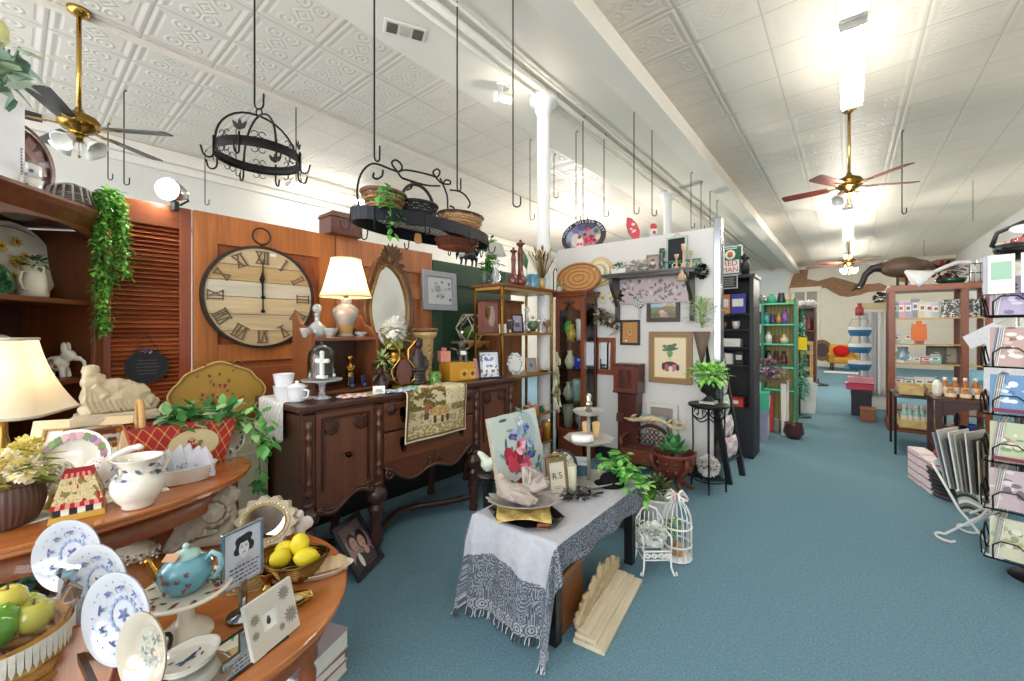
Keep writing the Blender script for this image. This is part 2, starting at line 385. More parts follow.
cd = bpy.data.cameras.new('camera'); cam = bpy.data.objects.new('camera', cd); COL.objects.link(cam)
cam.location = (0, 0, H); cam.rotation_euler = (pi/2, 0, TH); cd.sensor_width = 36; cd.lens = F/1024*36; cd.shift_y = (HY-340.5)/1024; cd.clip_start = .02
SC.camera = cam
wld = bpy.data.worlds.new('sky'); SC.world = wld; wld.use_nodes = True
bg = wld.node_tree.nodes['Background']; bg.inputs[0].default_value = (.93, .96, 1., 1); bg.inputs[1].default_value = 3.3
for x0, x1 in ((XL+.3, -4.35), (-4.05, -.75), (-.45, XR-.3)):
    ld = bpy.data.lights.new('shop_window', 'AREA'); ld.shape = 'RECTANGLE'; ld.size = x1-x0; ld.size_y = wz1-wz0; ld.cycles.is_portal = True
    lo = bpy.data.objects.new('shop_window', ld); COL.objects.link(lo); lo.location = ((x0+x1)/2, YF-.06, (wz0+wz1)/2); lo.rotation_euler = (pi/2, 0, 0)
def bulb(name, loc, watt, r, col):
    ld = bpy.data.lights.new(name, 'POINT'); ld.energy = watt; ld.shadow_soft_size = r; ld.color = col
    lo = bpy.data.objects.new(name, ld); COL.objects.link(lo); lo.location = loc
bulb('added_back_fill', (-4.9, 8.5, 2.4), 170, .3, (1., .93, .84)); bulb('added_fan_fill', (.03, 6.25, 2.95), 45, .1, (1., .92, .8)); bulb('added_fan_fill', (.0, 11.8, 2.6), 70, .1, (1., .92, .8))  # fill lights added behind the partition and under the fans to lift the ceiling
vs = SC.view_settings; vs.view_transform = 'Standard'; vs.look = 'None'; vs.gamma = 1; vs.use_curve_mapping = False; vs.exposure = 1.12
SC.cycles.use_denoising = True
SC.cycles.max_bounces = 10; SC.cycles.transparent_max_bounces = 24; SC.cycles.sample_clamp_indirect = 6.
def make_fan(name, label, hub, ang, blade_c, drop, rod_c='b8924a', span=.68, group='ceiling fans'):
    t = T(name, label, 'ceiling fan', (hub.x, hub.y, CZ), 0, group); z = hub.z-CZ
    MB(rod_c).lathe([(.0,0),(.075,0),(.07,-.03),(.03,-.06),(.0,-.062)][::-1], 16).done('canopy', 'brass', t)
    MB(rod_c).cyl((0,0,-.04), (0,0,z+.1), .016).done('downrod', 'brass', t)
    MB('8a6a30').lathe([(.02,.13),(.035,.1),(.05,.09),(.11,.06),(.13,.03),(.13,-.02),(.1,-.05),(.06,-.07),(.05,-.1),(.07,-.11),(.06,-.14),(0,-.15)][::-1], 24, (0,0,z)).done('motor', 'brass', t)
    for k in range(5):
        a = ang+72*k; m = TR(0, 0, z-.03, a)
        b = MB(blade_c, m @ TR(.2, 0, 0, rx=11))
        pr = [(0,-.055),(.06,-.062),(span-.23,-.072),(span-.2,-.055),(span-.2,.055),(span-.23,.072),(.06,.062),(0,.055)]
        b.add([(x,y,-.004) for x,y in pr]+[(x,y,.004) for x,y in pr], [tuple(range(7,-1,-1)), tuple(range(8,16))]+[(i,(i+1)%8,8+(i+1)%8,8+i) for i in range(8)], False)
        o = b.done('blade', 'wood_x', t)
        MB('a07c3c', m).bar((.1,0,.0), (.2,0,-.004), .03, .008).add([(.18,-.03,-.008),(.3,0,-.012),(.18,.03,-.008),(.18,-.03,-.002),(.3,0,-.004),(.18,.03,-.002)], [(0,1,2),(5,4,3),(0,3,4,1),(1,4,5,2)], False).done('blade_bracket', 'brass', o)
    for k in range(4):
        a = 45+90*k; m = TR(0, 0, z-.12, a) @ TR(.05, 0, 0, ry=-42+0) 
        m = TR(0, 0, z-.11, a) @ TR(.05, 0, -.01) @ Matrix.Rotation(radians(-48), 4, 'Y')
        s = MB('d8d6cc', m).lathe([(.025,0),(.035,-.03),(.05,-.08),(.075,-.13),(.07,-.13),(.045,-.08),(.02,-.01)], 16, wave=(8,.04)).done('light_shade', 'gloss', t)
    MB('a07c3c').tube([(0,0,z-.15),(.005,0,z-.25)], .0025, 5).sph((.005,0,z-.27), .012).done('pull_chain', 'brass', t)
    return t
TD = math.degrees(TH)
make_fan('ceiling_fan', 'ceiling fan with dark blades on a long brass rod over the wooden hutch', at(79,124,d=3.38), 10+TD, '15131a', 1, span=.66)
make_fan('ceiling_fan', 'ceiling fan with red-brown blades and brass rod over the carpeted aisle', at(849,184,d=4.88), -12+TD, '6a2e24', 1, 'd9b777', span=.68)
make_fan('ceiling_fan', 'ceiling fan at the far end of the aisle near the brick patches', at(849,262,d=9.2), -25+TD, '6b4038', 1, 'd9c08a', span=.86)

def fluoro(label, x, y0, y1, z, stems=False):
    t = T('fluorescent_light', label, 'light', (x, (y0+y1)/2, CZ), 0, 'fluorescent strip lights'); l = y1-y0; z = z-CZ
    MB('eceae4').box((0,0,z+.035), (.15, l, .04)).done('housing', 'satin', t, bev=.004)
    for s in (-1, 1):
        MB('ffffff').cyl((s*.065,-l/2+.03,z), (s*.065,l/2-.03,z), .021, n=10).done('tube', 'tube_on' if y1 < 6 else 'long_tube_on', t)
    for e in (-1, 1): MB('b9b6ae').box((0,e*(l/2-.02),z), (.17,.03,.06)).done('socket', 'satin', t); MB('c9b99a').cyl((0,e*l*.35,z+.05), (0,e*l*.35,-.002), .008, n=6).done('hanger', 'brass', t)
fluoro('fluorescent strip overhead nearest the camera, cut by the top of the picture', .03, 2.6, 3.95, 3.76)
fluoro('long lit fluorescent strip in front of the aisle ceiling fan', .03, 4.05, 5.57, 3.76)
fluoro('lit fluorescent strip hanging between the two aisle fans', .0, 10.15, 13.7, 3.75)
fluoro('lit fluorescent strip under the far aisle fan', .0, 15.6, 19., 3.66)
fluoro('lit fluorescent strip by the left wall behind the round pot rack', -7.2, 2.9, 4.3, 3.86)

def rod(px, yt, yb, label, d=None, name='hanging_hook', chain=False, hook=.03):
    if d: top = at(px, yb, d=d); zb = top.z; top = V((top.x, top.y, CZ))
    else:
        top = at(px, yt, Z=CZ); dd = top.y*FW[1]+top.x*FW[0]; zb = H+(HY-yb)/F*dd
    l = CZ-zb; r = .006
    b = MB('2a2826'); pts = [(hook*.9,0,-.02),(hook*.5,0,.0),(0,0,-.02),(0,0,-l+hook)]
    pts += [(hook*(1-cos(radians(a))), 0, -l+hook-hook*sin(radians(a))) for a in range(20, 181, 20)]+[(hook*2,0,-l+hook+.05)]
    if chain:
        for k in range(int(l/.03)): b.tube([(.008*cos(a)*(k%2), .008*cos(a)*(1-k%2), -.03*k-.015+.02*sin(a)) for a in (i*pi/4 for i in range(8))], .002, 4, True)
    else: b.tube(pts, r, 6)
    o = b.done(name, 'iron', loc=(top.x, top.y, CZ), rz=TD); return tag(o, label, 'hook', 'hooks hanging from the ceiling')
for px, yt, yb, d, lab in [
    (513,0,207,3.2,'long hook rod hanging from above the frame toward the wooden candlesticks'),
    (530,139,220,None,'thin hook rod just to the left of the white pillar'),
    (554,154,198,None,'short hook rod just to the right of the white pillar'),
    (576,131,222,None,'thin hook rod above the left part of the oval fruit sign'),
    (583,116,222,None,'tall thin hook rod above the middle of the oval fruit sign'),
    (604,134,217,None,'hook rod hanging beside the right end of the oval fruit sign'),
    (634,111,214,None,'long hook rod holding the red patterned leaf ornament'),
    (652,129,216,None,'hook rod holding the red and white hanging figure'),
    (691,172,228,None,'hook rod left of three others above the end of the partition wall'),
    (701,181,230,None,'second hook rod from the left above the end of the partition wall'),
    (710,191,232,None,'third hook rod from the left above the end of the partition wall'),
    (717,200,234,None,'last and shortest hook rod above the end of the partition wall'),
    (124,90,185,None,'hook rod in front of the left wall beside the dark bladed fan'),
    (108,123,180,None,'short hook rod behind the dark bladed fan'),
    (236,128,176,None,'thin hook rod behind the round pot rack'),
    (205,150,205,None,'thin hook rod over the left door panel near the wall'),
    (296,104,185,None,'hook rod just to the right of the round pot rack'),
    (902,130,214,None,'long rod hanging right of the aisle ceiling fan')]: rod(px, yt, yb, lab, d)
tag(rod(973,180,221,'x',chain=True,name='hanging_chain'), 'short chain hanging from the ceiling near the right wall', 'chain')
tag(rod(924,240,256,'x'), 'small rod hanging above the goose decoy', 'hook')
p = at(405, 30, Z=CZ)
t = T('ceiling_vent', 'rectangular air vent in the plain ceiling strip', 'vent', p, 62)
MB('e2ddd2').box((0,0,-.006), (.36,.17,.012)).done('frame', 'satin', t, bev=.003)
b = MB('8a8074')
for k in range(3):
    for j in range(8): b.box((-.11+.11*k, -.056+.016*j, -.016), (.09,.009,.004), c='5f584e' if k != 1 else 'c2bcb0')
b.done('louvre', 'satin', t)
for px, py, lab in ((597,60,'dark slot vent on the side of the ceiling beam overhead'), (704,165,'small dark slot vent further along the ceiling beam'), (738,195,'farthest dark slot vent along the ceiling beam')):
    p = at(px, py, X=-1.78); o = MB('3a3630').box((0,0,0), (.012,.16,.05)).box((-.008,0,.028), (.01,.17,.008), c='b8b2a4').box((-.008,0,-.028), (.01,.17,.008), c='b8b2a4').box((-.008,0,0), (.008,.15,.006), c='77716a').done('beam_vent', 'satin', loc=(-1.783, p.y, p.z)); tag(o, lab, 'vent')
p = at(503, 84, Z=CZ)
t = T('spotlight', 'white adjustable spotlight on the ceiling next to the pillar pipe', 'light', p, 30)
MB('e6e4de').box((0,0,-.015), (.12,.12,.03)).done('base', 'satin', t, bev=.004)
MB('d8d6d0').cyl((0,0,-.03), (0,0,-.12), .012).cyl((-.06,-.02,-.14), (.09,.03,-.16), .05, .045, 16).done('spot_head', 'satin', t)
MB('e6e4de').cyl((-.06,-.02,-.14), (-.1,-.035,-.133), .055, .06, 16).done('rim', 'satin', t)
bulb('added_spot_fill', p+V((.16,.06,-.4)), 4, .05, (1., .95, .86))  # extra fill light added below the spotlight head to brighten the ceiling
p = at(170, 190, X=-3.22)
t = T('clip_lamp', 'glowing clip-on floodlight above the louvred shutter', 'lamp', p, 30)
MB('dfe4ea').sph((0,-.02,0), (.064,.045,.064), 16, 10).done('bulb', 'flood_on', t)
MB('b9bcc0').lathe([(.068,0),(.066,.01),(.05,.06),(.03,.1),(0,.11)], 20, cap=False).done('reflector', 'silver', t).rotation_euler = (radians(-90), 0, 0)
b = MB('33312f').tube([(0,.1,0),(.0,.12,-.03),(0,.07,-.07),(0,.03,-.09)], .007).box((0,.03,-.09), (.03,.03,.06)); b.done('clip', 'iron', t)

c = at(259, 157, d=2.75)
t = T('round_pot_rack', 'round black iron pot rack with hooks hanging on a long rod', 'pot rack', c, TD)
R0 = .25; b = MB('1d1b1c')
b.lathe([(R0+.004,-.03),(R0+.004,.03),(R0-.004,.03),(R0-.004,-.03),(R0+.004,-.03)], 40); b.done('band', 'iron', t)
apex = .275
for k in range(4):
    a = radians(45+90*k+8); b = MB('1d1b1c'); pts = []
    for i in range(9):
        s = i/8; r = R0*cos(s*pi/2*.98); pts.append((r*cos(a), r*sin(a), .03+(apex-.03)*sin(s*pi/2)))
    b.tube(pts, .007, 6); b.done('arched_arm', 'iron', t)
    for s in (-1, 1):
        a2 = a+radians(22*s); q = V((R0*cos(a2), R0*sin(a2), .0)); tz = V((-sin(a2), cos(a2), 0)); b = MB('1d1b1c')
        for e in (-1, 1):
            for z0, g in ((.05, 1), (-.045, -1)):
                b.tube([q+tz*e*(.02+.018*cos(u))+V((0,0,z0+.018*sin(u)*g)) for u in (j*pi/5 for j in range(9))], .003, 4)
        b.done('scroll', 'iron', t)
for k in range(8):
    a = radians(45*k+8); n = V((cos(a), sin(a), 0)); b = MB('1d1b1c')
    pts = [n*(R0+.008)+V((0,0,.05)), n*(R0+.008)+V((0,0,-.06))]+[n*(R0+.038-.03*cos(u))+V((0,0,-.06-.035*sin(u))) for u in (j*pi/7 for j in range(1,8))]+[n*(R0+.075)+V((0,0,-.035))]
    b.tube(pts, .006, 6); b.done('hook', 'iron', t)
b = MB('1d1b1c')
for k in range(4):
    a = radians(90*k+8); q = V((R0*cos(a), R0*sin(a), .06))
    for s in (-1, 0, 1): b.leaf(q, (-sin(a)*s*.7, cos(a)*s*.7, 1), .075, .03, droop=0, up=(cos(a), sin(a), 0))
b.done('leaf_ornament', 'iron', t)
b = MB('1d1b1c').tube([(.02*cos(u), 0, apex+.025+.025*sin(u)) for u in (j*pi/5 for j in range(10))], .005, 5, True)
b.tube([(-.03,0,CZ-c.z-.01)]+[(-.03,0,apex+.1)]+[(-.03*cos(u), 0, apex+.08-.035*sin(u)) for u in (j*pi/7 for j in range(8))]+[(.032,0,apex+.15)], .006, 6); b.done('rod', 'iron', t)

xr = -2.42; e0 = at(353, 213, X=xr); e1 = at(484, 236, X=xr); cy = (e0.y+e1.y)/2; LZ = e0.z; hl = (e1.y-e0.y)/2; hw = .23
t = T('oval_pot_rack', 'oval black iron pot rack carrying baskets above the sideboard', 'pot rack', (xr, cy, LZ), 90)
def ov(a): return (hl*cos(a), hw*sin(a))
b = MB('22242b')
for i in range(48):
    p, q = ov(2*pi*i/48), ov(2*pi*(i+1)/48); b.bar((*p,0), (*q,0), .008, .085)
b.done('band', 'iron', t)
b = MB('3a3a3e')
for k in range(-6, 7):
    y = k*.034; w = hl*sqrt(max(0, 1-(y/hw)**2)); b.bar((-w,y,.04), (w,y,.04), .007)
b.done('grate', 'iron', t)
yr1, yr2 = at(377,155,X=xr).y-cy, at(459,185,X=xr).y-cy
zt1, zt2 = at(377,160,X=xr).z-LZ, at(459,190,X=xr).z-LZ
def P2(px, py): q = at(px, py, X=xr); return (q.y-cy, 0, q.z-LZ)
b = MB('1b1a1c')
for pts in ([(359,206),(357,190),(361,174),(369,165),(377,164),(390,169),(398,172)], [(398,172),(393,166),(392,162),(396,160),(401,164),(402,169),(398,172),(405,170),(418,172),(430,175),(437,177),(440,172),(437,169),(433,172),(435,176),(440,182),(445,184),(450,184),(450,181),(446,180),(443,183)],
            [(383,170),(382,176),(377,179),(373,177),(374,173)], [(440,178),(447,195),(448,210),(453,214),(454,208),(450,206)], [(450,190),(458,191),(465,195),(470,203),(468,208)], [(398,172),(402,178),(412,182),(411,188),(407,190)], [(402,178),(425,185),(440,186)]):
    q = [V(P2(*p)) for p in pts]; s = []
    for i in range(len(q)-1):
        a0 = q[max(i-1,0)]; a1 = q[i]; a2 = q[i+1]; a3 = q[min(i+2,len(q)-1)]
        for u in (0,.33,.66): s.append(.5*((2*a1)+(a2-a0)*u+(2*a0-5*a1+4*a2-a3)*u*u+(3*a1-a0-3*a2+a3)*u**3))
    b.tube(s+[q[-1]], .007, 6)
b.done('scrolled_frame', 'iron', t)
for yy, zz in ((yr1, zt1), (yr2, zt2)):
    MB('1b1a1c').tube([(yy-.02,0,CZ-LZ-.01),(yy-.02,0,zz+.04)]+[(yy-.02*cos(u),0,zz+.02-.03*sin(u)) for u in (j*pi/6 for j in range(7))]+[(yy+.02,0,zz+.1)], .006, 6).done('rod', 'iron', t)
for k in range(9):
    a = radians(40*k+10); x, y = ov(a); n = V((cos(a)*hw, sin(a)*hl, 0)).normalized(); q = V((x,y,0))
    MB('1b1a1c').tube([q+V((0,0,.045)), q+n*.008+V((0,0,-.05))]+[q+n*(.035-.027*cos(u))+V((0,0,-.07-.035*sin(u))) for u in (j*pi/6 for j in range(1,7))]+[q+n*.066+V((0,0,-.05))], .005, 5).done('hook', 'iron', t)

def weave(b, r0, r1, h, sx=1., sy=1., n=22, rows=7, cs=('7a5230','5f3c22','8e6539'), r=.008):
    for j in range(rows):
        z = h*(j+.5)/rows; rr = r0+(r1-r0)*(j+.5)/rows
        b.tube([((rr+.005*(-1)**(i+j))*cos(2*pi*i/n)*sx, (rr+.005*(-1)**(i+j))*sin(2*pi*i/n)*sy, z) for i in range(n)], h/rows*.52, 5, True, c=RND.choice(cs))
    for i in range(n):
        a = 2*pi*i/n; b.bar((r0*cos(a)*sx, r0*sin(a)*sy, 0), (r1*cos(a)*sx, r1*sin(a)*sy, h), .006, c=cs[0])
    b.lathe([(0,.002),(r0,.002),(r0,.008),(0,.008)], n, sx=sx, sy=sy, c=cs[1])
    return b
def handle(b, r, h, z0, rad=.009, c=None, pl='x', n=14):
    b.tube([(r*cos(pi*i/n), 0, z0+h*sin(pi*i/n)) if pl == 'x' else (0, r*cos(pi*i/n), z0+h*sin(pi*i/n)) for i in range(n+1)], rad, 6, c=c); return b
def basket_on_rack(px, lab, r0, r1, h, cs, sx, sy, z=-.03, hand=None, rim='4a2d18'):
    y = at(px, 205, X=xr).y
    t = T('wicker_basket', lab, 'basket', (xr, y, LZ+z), 90, 'baskets on the pot rack')
    weave(MB(), r0, r1, h, sx, sy, cs=cs).done('bowl', 'wicker', t)
    MB(rim).tube([(r1*1.02*cos(2*pi*i/24)*sx, r1*1.02*sin(2*pi*i/24)*sy, h) for i in range(24)], .012, 6, True).done('rim', 'wicker', t)
    if hand: handle(MB('1b1716'), r1*sx*1.0, hand, h, .012).done('handle', 'wicker', t)
basket_on_rack(384, 'brown wicker basket with flared rim at the left end of the oval pot rack', .085, .135, .13, ('7a5532','a27a4c','5b3d22'), 1.1, .9, z=.045, rim='6b4a2a')
basket_on_rack(418, 'black woven basket with hoop handle in the middle of the oval pot rack', .11, .13, .12, ('1d1a1a','2a2524','141213'), 1.1, .95, z=.045, hand=.15, rim='1b1716')
basket_on_rack(461, 'oval tan wicker basket with dark rim at the right end of the oval pot rack', .12, .16, .13, ('b88a5a','8a5f38','a3754a'), 1.25, .9, rim='3e2416', z=.045)
y = at(453, 226, X=xr).y
t = T('flat_basket', 'shallow reddish wicker basket low at the right end of the oval pot rack', 'basket', (xr+.05, y, LZ-.105), 90)
weave(MB(), .13, .15, .06, 1.25, .9, rows=4, cs=('7a3a22','8f4a2a','5f2c1a')).done('bowl', 'wicker', t); MB('4a2416').tube([(.19*cos(2*pi*i/24), .135*sin(2*pi*i/24), .06) for i in range(24)], .009, 6, True).done('rim', 'wicker', t)
def vine(b, pts, n, l, w, cs=('3f7a35','5a9a48','2f6630','79b060'), spread=.04, stem='4a6a30', rs=.0025):
    pts = [V(p) for p in pts]; b.tube(pts, rs, 4, c=stem)
    for k in range(n):
        s = RND.random()*(len(pts)-1); i = int(s); p = pts[i].lerp(pts[min(i+1, len(pts)-1)], s-i)
        d = V((RND.uniform(-1,1), RND.uniform(-1,1), RND.uniform(-.9,.5)))
        q = p+d*spread*RND.random(); ll = l*RND.uniform(.6,1.15)
        b.leaf(q, d, ll, ll*w, RND.choice(cs), droop=.35)
    return b
b = MB(); p0_ = at(384,186,X=xr+.14)
for px, pts in ((0, [(384,186),(387,195),(389,205),(392,215),(391,224),(389,232)]), (1, [(390,186),(393,192),(394,200),(393,212),(395,220)]), (2, [(383,190),(381,197),(386,208)])):
    vine(b, [at(a, c, X=xr+.16) for a, c in pts], 26, .05, .75, ('5fae4a','7cc25c','4a9440'), .045)
tag(b.done('ivy_sprig', 'leaf'), 'green ivy sprig trailing from the left basket on the oval pot rack', 'plant')
p = at(418, 238, X=xr+.1)
t = T('wooden_tag', 'small wooden tag on a string hanging below the oval pot rack', 'tag', p, 80)
MB('b07a45').prism([(-.02,.03),(-.028,-.02),(-.015,-.04),(.015,-.04),(.028,-.02),(.02,.03)], .008).done('tag_plate', 'wood_z', t, bev=.002); MB('6b5a44').tube([(0,0,.03),(0,.0,.12),(0,-.03,.16)], .002, 4).done('string', 'matte', t)
WX = -3.3
def YW(px): return at(px, 330, X=WX).y
def panel_door(name, label, cat, ya, yb, top, c1, c2, rails, mat='wood_z', hinge=False, muntin=None):
    """old panelled door standing along the room: rails = heights of the cross rails"""
    w = yb-ya; t = T(name, label, cat, (WX, (ya+yb)/2, 0), 90); s = min(.13, w*.17)
    b = MB(c1)
    for e in (-1, 1): b.box((e*(w/2-s/2), 0, top/2), (s, .045, top))
    b.done('stile', mat, t, bev=.004)
    b = MB(c1)
    for z0, z1 in rails: b.box((0, .002, (z0+z1)/2), (w-2*s+.01, .041, z1-z0))
    b.done('rail', mat.replace('_z', '_x'), t, bev=.004)
    b = MB(c2)
    for (q, z0), (z1, r) in zip(rails, rails[1:]):
        b.box((0, .012, (z0+z1)/2), (w-2*s+.01, .015, z1-z0+.01))
        b.box((0, .004, (z0+z1)/2), (w-2*s-.08, .015, z1-z0-.08))
    b.done('field_panel', mat, t, bev=.008)
    return t
RL = [(0,.25),(.72,.86),(1.3,1.42),(1.98,2.2)]
panel_door('door_panel', 'orange-brown panelled wooden door behind the big plank clock', 'door panel', YW(193), YW(334), 2.2, 'b26a34', '964f28', [(0,.25),(1.2,1.32),(2.0,2.2)], 'worn')
panel_door('door_panel', 'worn brown wooden door panel with chipped paint behind the oval mirror', 'door panel', YW(335), YW(431), 2.2, 'b07048', 'a0623c', [(0,.25),(.8,.95),(1.72,1.84),(1.98,2.2)], 'worn')
panel_door('door_panel', 'dark green painted door panel behind the glass terrarium', 'door panel', YW(432), 3.98, 2.14, '33503c', '2d4836', [(0,.25),(1.0,1.12),(1.9,2.14)], 'satin')
ya, yb = YW(96), YW(190.5); w = yb-ya
t = T('louvred_shutter', 'tall reddish-brown louvred wooden shutter beside the hutch', 'shutter', (WX, (ya+yb)/2, 0), 90)
b = MB('93482a')
for e in (-1, 1): b.box((e*(w/2-.03), 0, 1.1), (.06, .04, 2.2))
b.done('stile', 'wood_z', t, bev=.004)
MB('86431f').box((0,0,2.13), (w-.11,.038,.14)).done('rail', 'wood_x', t, bev=.004)
MB('86431f').box((0,0,.12), (w-.11,.038,.24)).done('rail', 'wood_x', t, bev=.004)
b = MB('8a4426'); n = 66
for k in range(n): b.box((0, 0, .26+(2.06-.26)*(k+.5)/n), (w-.115, .034, .006), rx=38, c=RND.choice(['a4552f','964a28','ae5e36']))
b.done('slat', 'wood_x', t)
MB('3a1c12').box((0,.022,1.15), (w-.115,.004,1.85)).done('back_board', 'wood_z', t)

c = at(256.5, 297, X=WX+.05); RC = .352
t = T('wall_clock', 'large round plank wall clock with Roman numerals and a metal ring', 'clock', (WX+.045, c.y+.035, c.z), 90)
b = MB(); edges = [-.352,-.24,-.125,-.005,.105,.215,.352]; cs = ['c9b088','cbb791','d2bd97','d9cfba','c4a677','cfba94']
for i in range(6):
    z0, z1 = edges[i]+.002, edges[i+1]-.002; pts = []
    for z in [z0+(z1-z0)*k/8 for k in range(9)]: pts.append((sqrt(max(0, RC**2-z*z)), z))
    b.prism(pts+[(-x, z) for x, z in pts[::-1]], .018, c=cs[i])
b.done('face_plank', 'grey_wood_x', t)
MB('3f3a38').ring(ell(RC+.012, RC+.012, 56), ell(RC-.006, RC-.006, 56), .045).done('rim', 'iron', t)
for k, s in enumerate('XII I II III IIII V VI VII VIII IX X XI'.split()):
    a = 30*k; r = .282; b = MB('75614f')
    M_ = TR(r*sin(radians(a)), -.012, r*cos(radians(a))) @ Matrix.Rotation(radians(a), 4, 'Y')
    w = {1:.03,2:.06,3:.085}.get(len(s), .085)
    x = -w/2+.006; b2 = b.M; b.M = M_
    def st(x0, z0, x1, z1, th=.012): b.bar((x0,0,z0), (x1,0,z1), .006, th*1.5, up=(0,1,0))
    wid = {'I':.022, 'V':.05, 'X':.05}; tot = sum(wid[q] for q in s); f = min(1, .088/tot); x = -tot*f/2
    for q in s:
        ww = wid[q]*f; cx_ = x+ww/2
        if q == 'I': st(cx_,-.042,cx_,.042,.013)
        elif q == 'V': st(x+.006,.042,cx_,-.042); st(x+ww-.006,.042,cx_,-.042,.008)
        else: st(x+.006,.042,x+ww-.006,-.042,.013); st(x+ww-.006,.042,x+.006,-.042,.008)
        x += ww
    st(-tot*f/2, .043, tot*f/2, .043, .006); st(-tot*f/2, -.043, tot*f/2, -.043, .006); b.done('numeral', 'matte', t)
b = MB('1d1a1a')
b.prism([(-.004,-.09),(.004,-.09),(.004,.1),(.013,.13),(.005,.16),(.002,.27),(-.002,.27),(-.005,.16),(-.013,.13),(-.004,.1)], .003).sph((0,0,-.1),(.014,.004,.014)).sph((0,0,0),(.014,.008,.014))
b.M = TR(0,-.024,0)@Matrix.Rotation(radians(3),4,'Y'); b.done('minute_hand', 'iron', t)
b = MB('1d1a1a', TR(0,-.019,0)@Matrix.Rotation(radians(-1.5),4,'Y')); b.prism([(-.005,0),(.005,0),(.005,.09),(.017,.125),(0,.18),(-.017,.125),(-.005,.09)], .003).done('hour_hand', 'iron', t)
[setattr(o, 'location', V((0,-.024,0))) for o in t.children if o.name.startswith('minute_hand')]
b = MB('3a3634').tube([(.058*cos(a), 0, RC+.085+.058*sin(a)) for a in (j*pi/14 for j in range(28))], .006, 6, True); b.cyl((0,0,RC+.005),(0,0,RC+.03),.012); b.done('hanging_ring', 'iron', t)
MB('f2f0ea').box((.07,-.014,.31), (.04,.002,.022)).done('price_label', 'matte', t)

p = at(340, 234, X=WX); 
t = T('wooden_chest', 'small dark wooden chest on top of the door panels below the pot rack', 'chest', (WX, at(341,240,X=WX).y, 2.2), 90)
MB('5a2a1c').box((0,0,.07), (.28,.2,.14)).done('body', 'wood_x', t, bev=.006); MB('64301f').prism([(-.15,.14),(.15,.14),(.13,.18),(-.13,.18)], .22).done('lid', 'wood_x', t, bev=.006)

HX = (-2.97, .10)
t = T('open_hutch', 'dark wooden open hutch with shelves and heavy cornice at the left edge', 'hutch', (*HX, 0), 140.6)
w, dp, top = .66, .36, 2.04; wc = '5e3018'
for e in (-1, 1):
    MB('6b381c').box((e*(w/2-.0125), dp/2, top/2-.04), (.025, dp, top-.08)).done('side_panel', 'wood_z', t, bev=.003)
MB('4a2412').box((0, dp-.01, top/2), (w-.04, .02, top-.1)).done('back_panel', 'wood_z', t)
for z in (.76, 1.155, 1.565): MB('6a381b').box((0, dp/2-.01, z), (w-.05, dp-.03, .026)).done('shelf', 'wood_x', t, bev=.004)
b = MB('6b381c')
for e in (-1, 1): b = MB('70401f').box((e*(w/2-.03), -.01, 1.36), (.06, .022, 1.16)).done('face_stile', 'wood_z', t, bev=.003)
pts = [(-w/2+.06,1.985),(w/2-.06,1.985)]+[(w/2-.06-(w-.12)*k/20, 1.90+.05*abs(sin(k*pi/20))**.6) for k in range(21)]
MB('643519').prism(pts, .02).done('frieze', 'wood_x', t).location.y = -.01
b = MB('6b3d28')
b.add(*[([(-x0,-y0,z0) if i==0 else (x0,-y0,z0) if i==1 else (x0,dp,z0) if i==2 else (-x0,dp,z0) for z0,x0,y0 in ((1.965,w/2,.02),(1.985,w/2+.006,.035),(2.02,w/2+.014,.06),(2.045,w/2+.02,.07),(2.06,w/2+.02,.07)) for i in range(4)]),
       [(4*j+i, 4*j+(i+1)%4, 4*j+4+(i+1)%4, 4*j+4+i) for j in range(4) for i in range(4)]+[(16,17,18,19),(3,2,1,0)]], False)
b.done('cornice', 'polished', t)
MB('5a2c16').box((0, dp/2, .37), (w-.04, dp-.01, .72)).done('base_cabinet', 'wood_x', t, bev=.004)
HM = t

SBX, SBY, SBZ = -2.56, 1.88, 1.01
t = T('sideboard', 'long carved dark walnut sideboard with turned legs and scalloped apron', 'sideboard', (SBX, SBY, 0), 90)
dk, md, bl = '3a1f15', '472618', '5f3521'
b = MB('40231a').box((0,0,SBZ-.018), (1.84,.63,.036)).box((0,.0,SBZ-.048), (1.8,.6,.026)); b.done('top', 'wood_x', t, bev=.008)
b = MB(dk); b.box((0,.02,.72), (1.76,.54,.5)); b.done('carcass', 'wood_x', t)
for e in (-1, 1): MB(md).box((e*.885,.0,.69), (.03,.57,.56)).done('side_panel', 'wood_z', t, bev=.004)
MB('1a0f0b').box((0,.255,.28),(1.7,.02,.4)).done('under_shade_sheet','wood_x',t)  # dark sheet added to stand in for the deep shade under the carcass
xs = [-.86, -.43, .435, .86]
for i, x in enumerate(xs):
    MB(md).box((x,-.275,.71), (.075,.05,.54)).done('corner_post', 'wood_z', t, bev=.004)
    b = MB('4a281a', TR(x,-.302,.5)); b.lathe([(0,0),(.02,.01),(.024,.04),(.012,.06),(.02,.075),(.02,.09),(.012,.1),(.018,.13),(.02,.28),(.012,.3),(.02,.315),(.024,.34),(.012,.36),(.02,.38),(.02,.42),(0,.43)], 12); b.done('half_column', 'wood_z', t)
    for y in (-.27, .25):
        b = MB('3d2118', TR(x, y, 0))
        b.lathe([(0,0),(.03,0),(.036,.02),(.026,.05),(.03,.07),(.04,.1),(.034,.14),(.03,.25),(.045,.29),(.05,.31),(.03,.325),(.03,.335),(.06,.36),(.068,.39),(.06,.42),(.035,.44),(.04,.455),(.04,.475),(0,.475)], 18, wave=(9,.03))
        b.done('turned_leg', 'wood_z', t)
b = MB('331b13')
for i in range(3):
    x0, x1 = xs[i], xs[i+1]; b.tube([(x0+(x1-x0)*k/12, -.27+.2*sin(pi*k/12), .11+.025*sin(pi*k/6)) for k in range(13)], .022, 8)
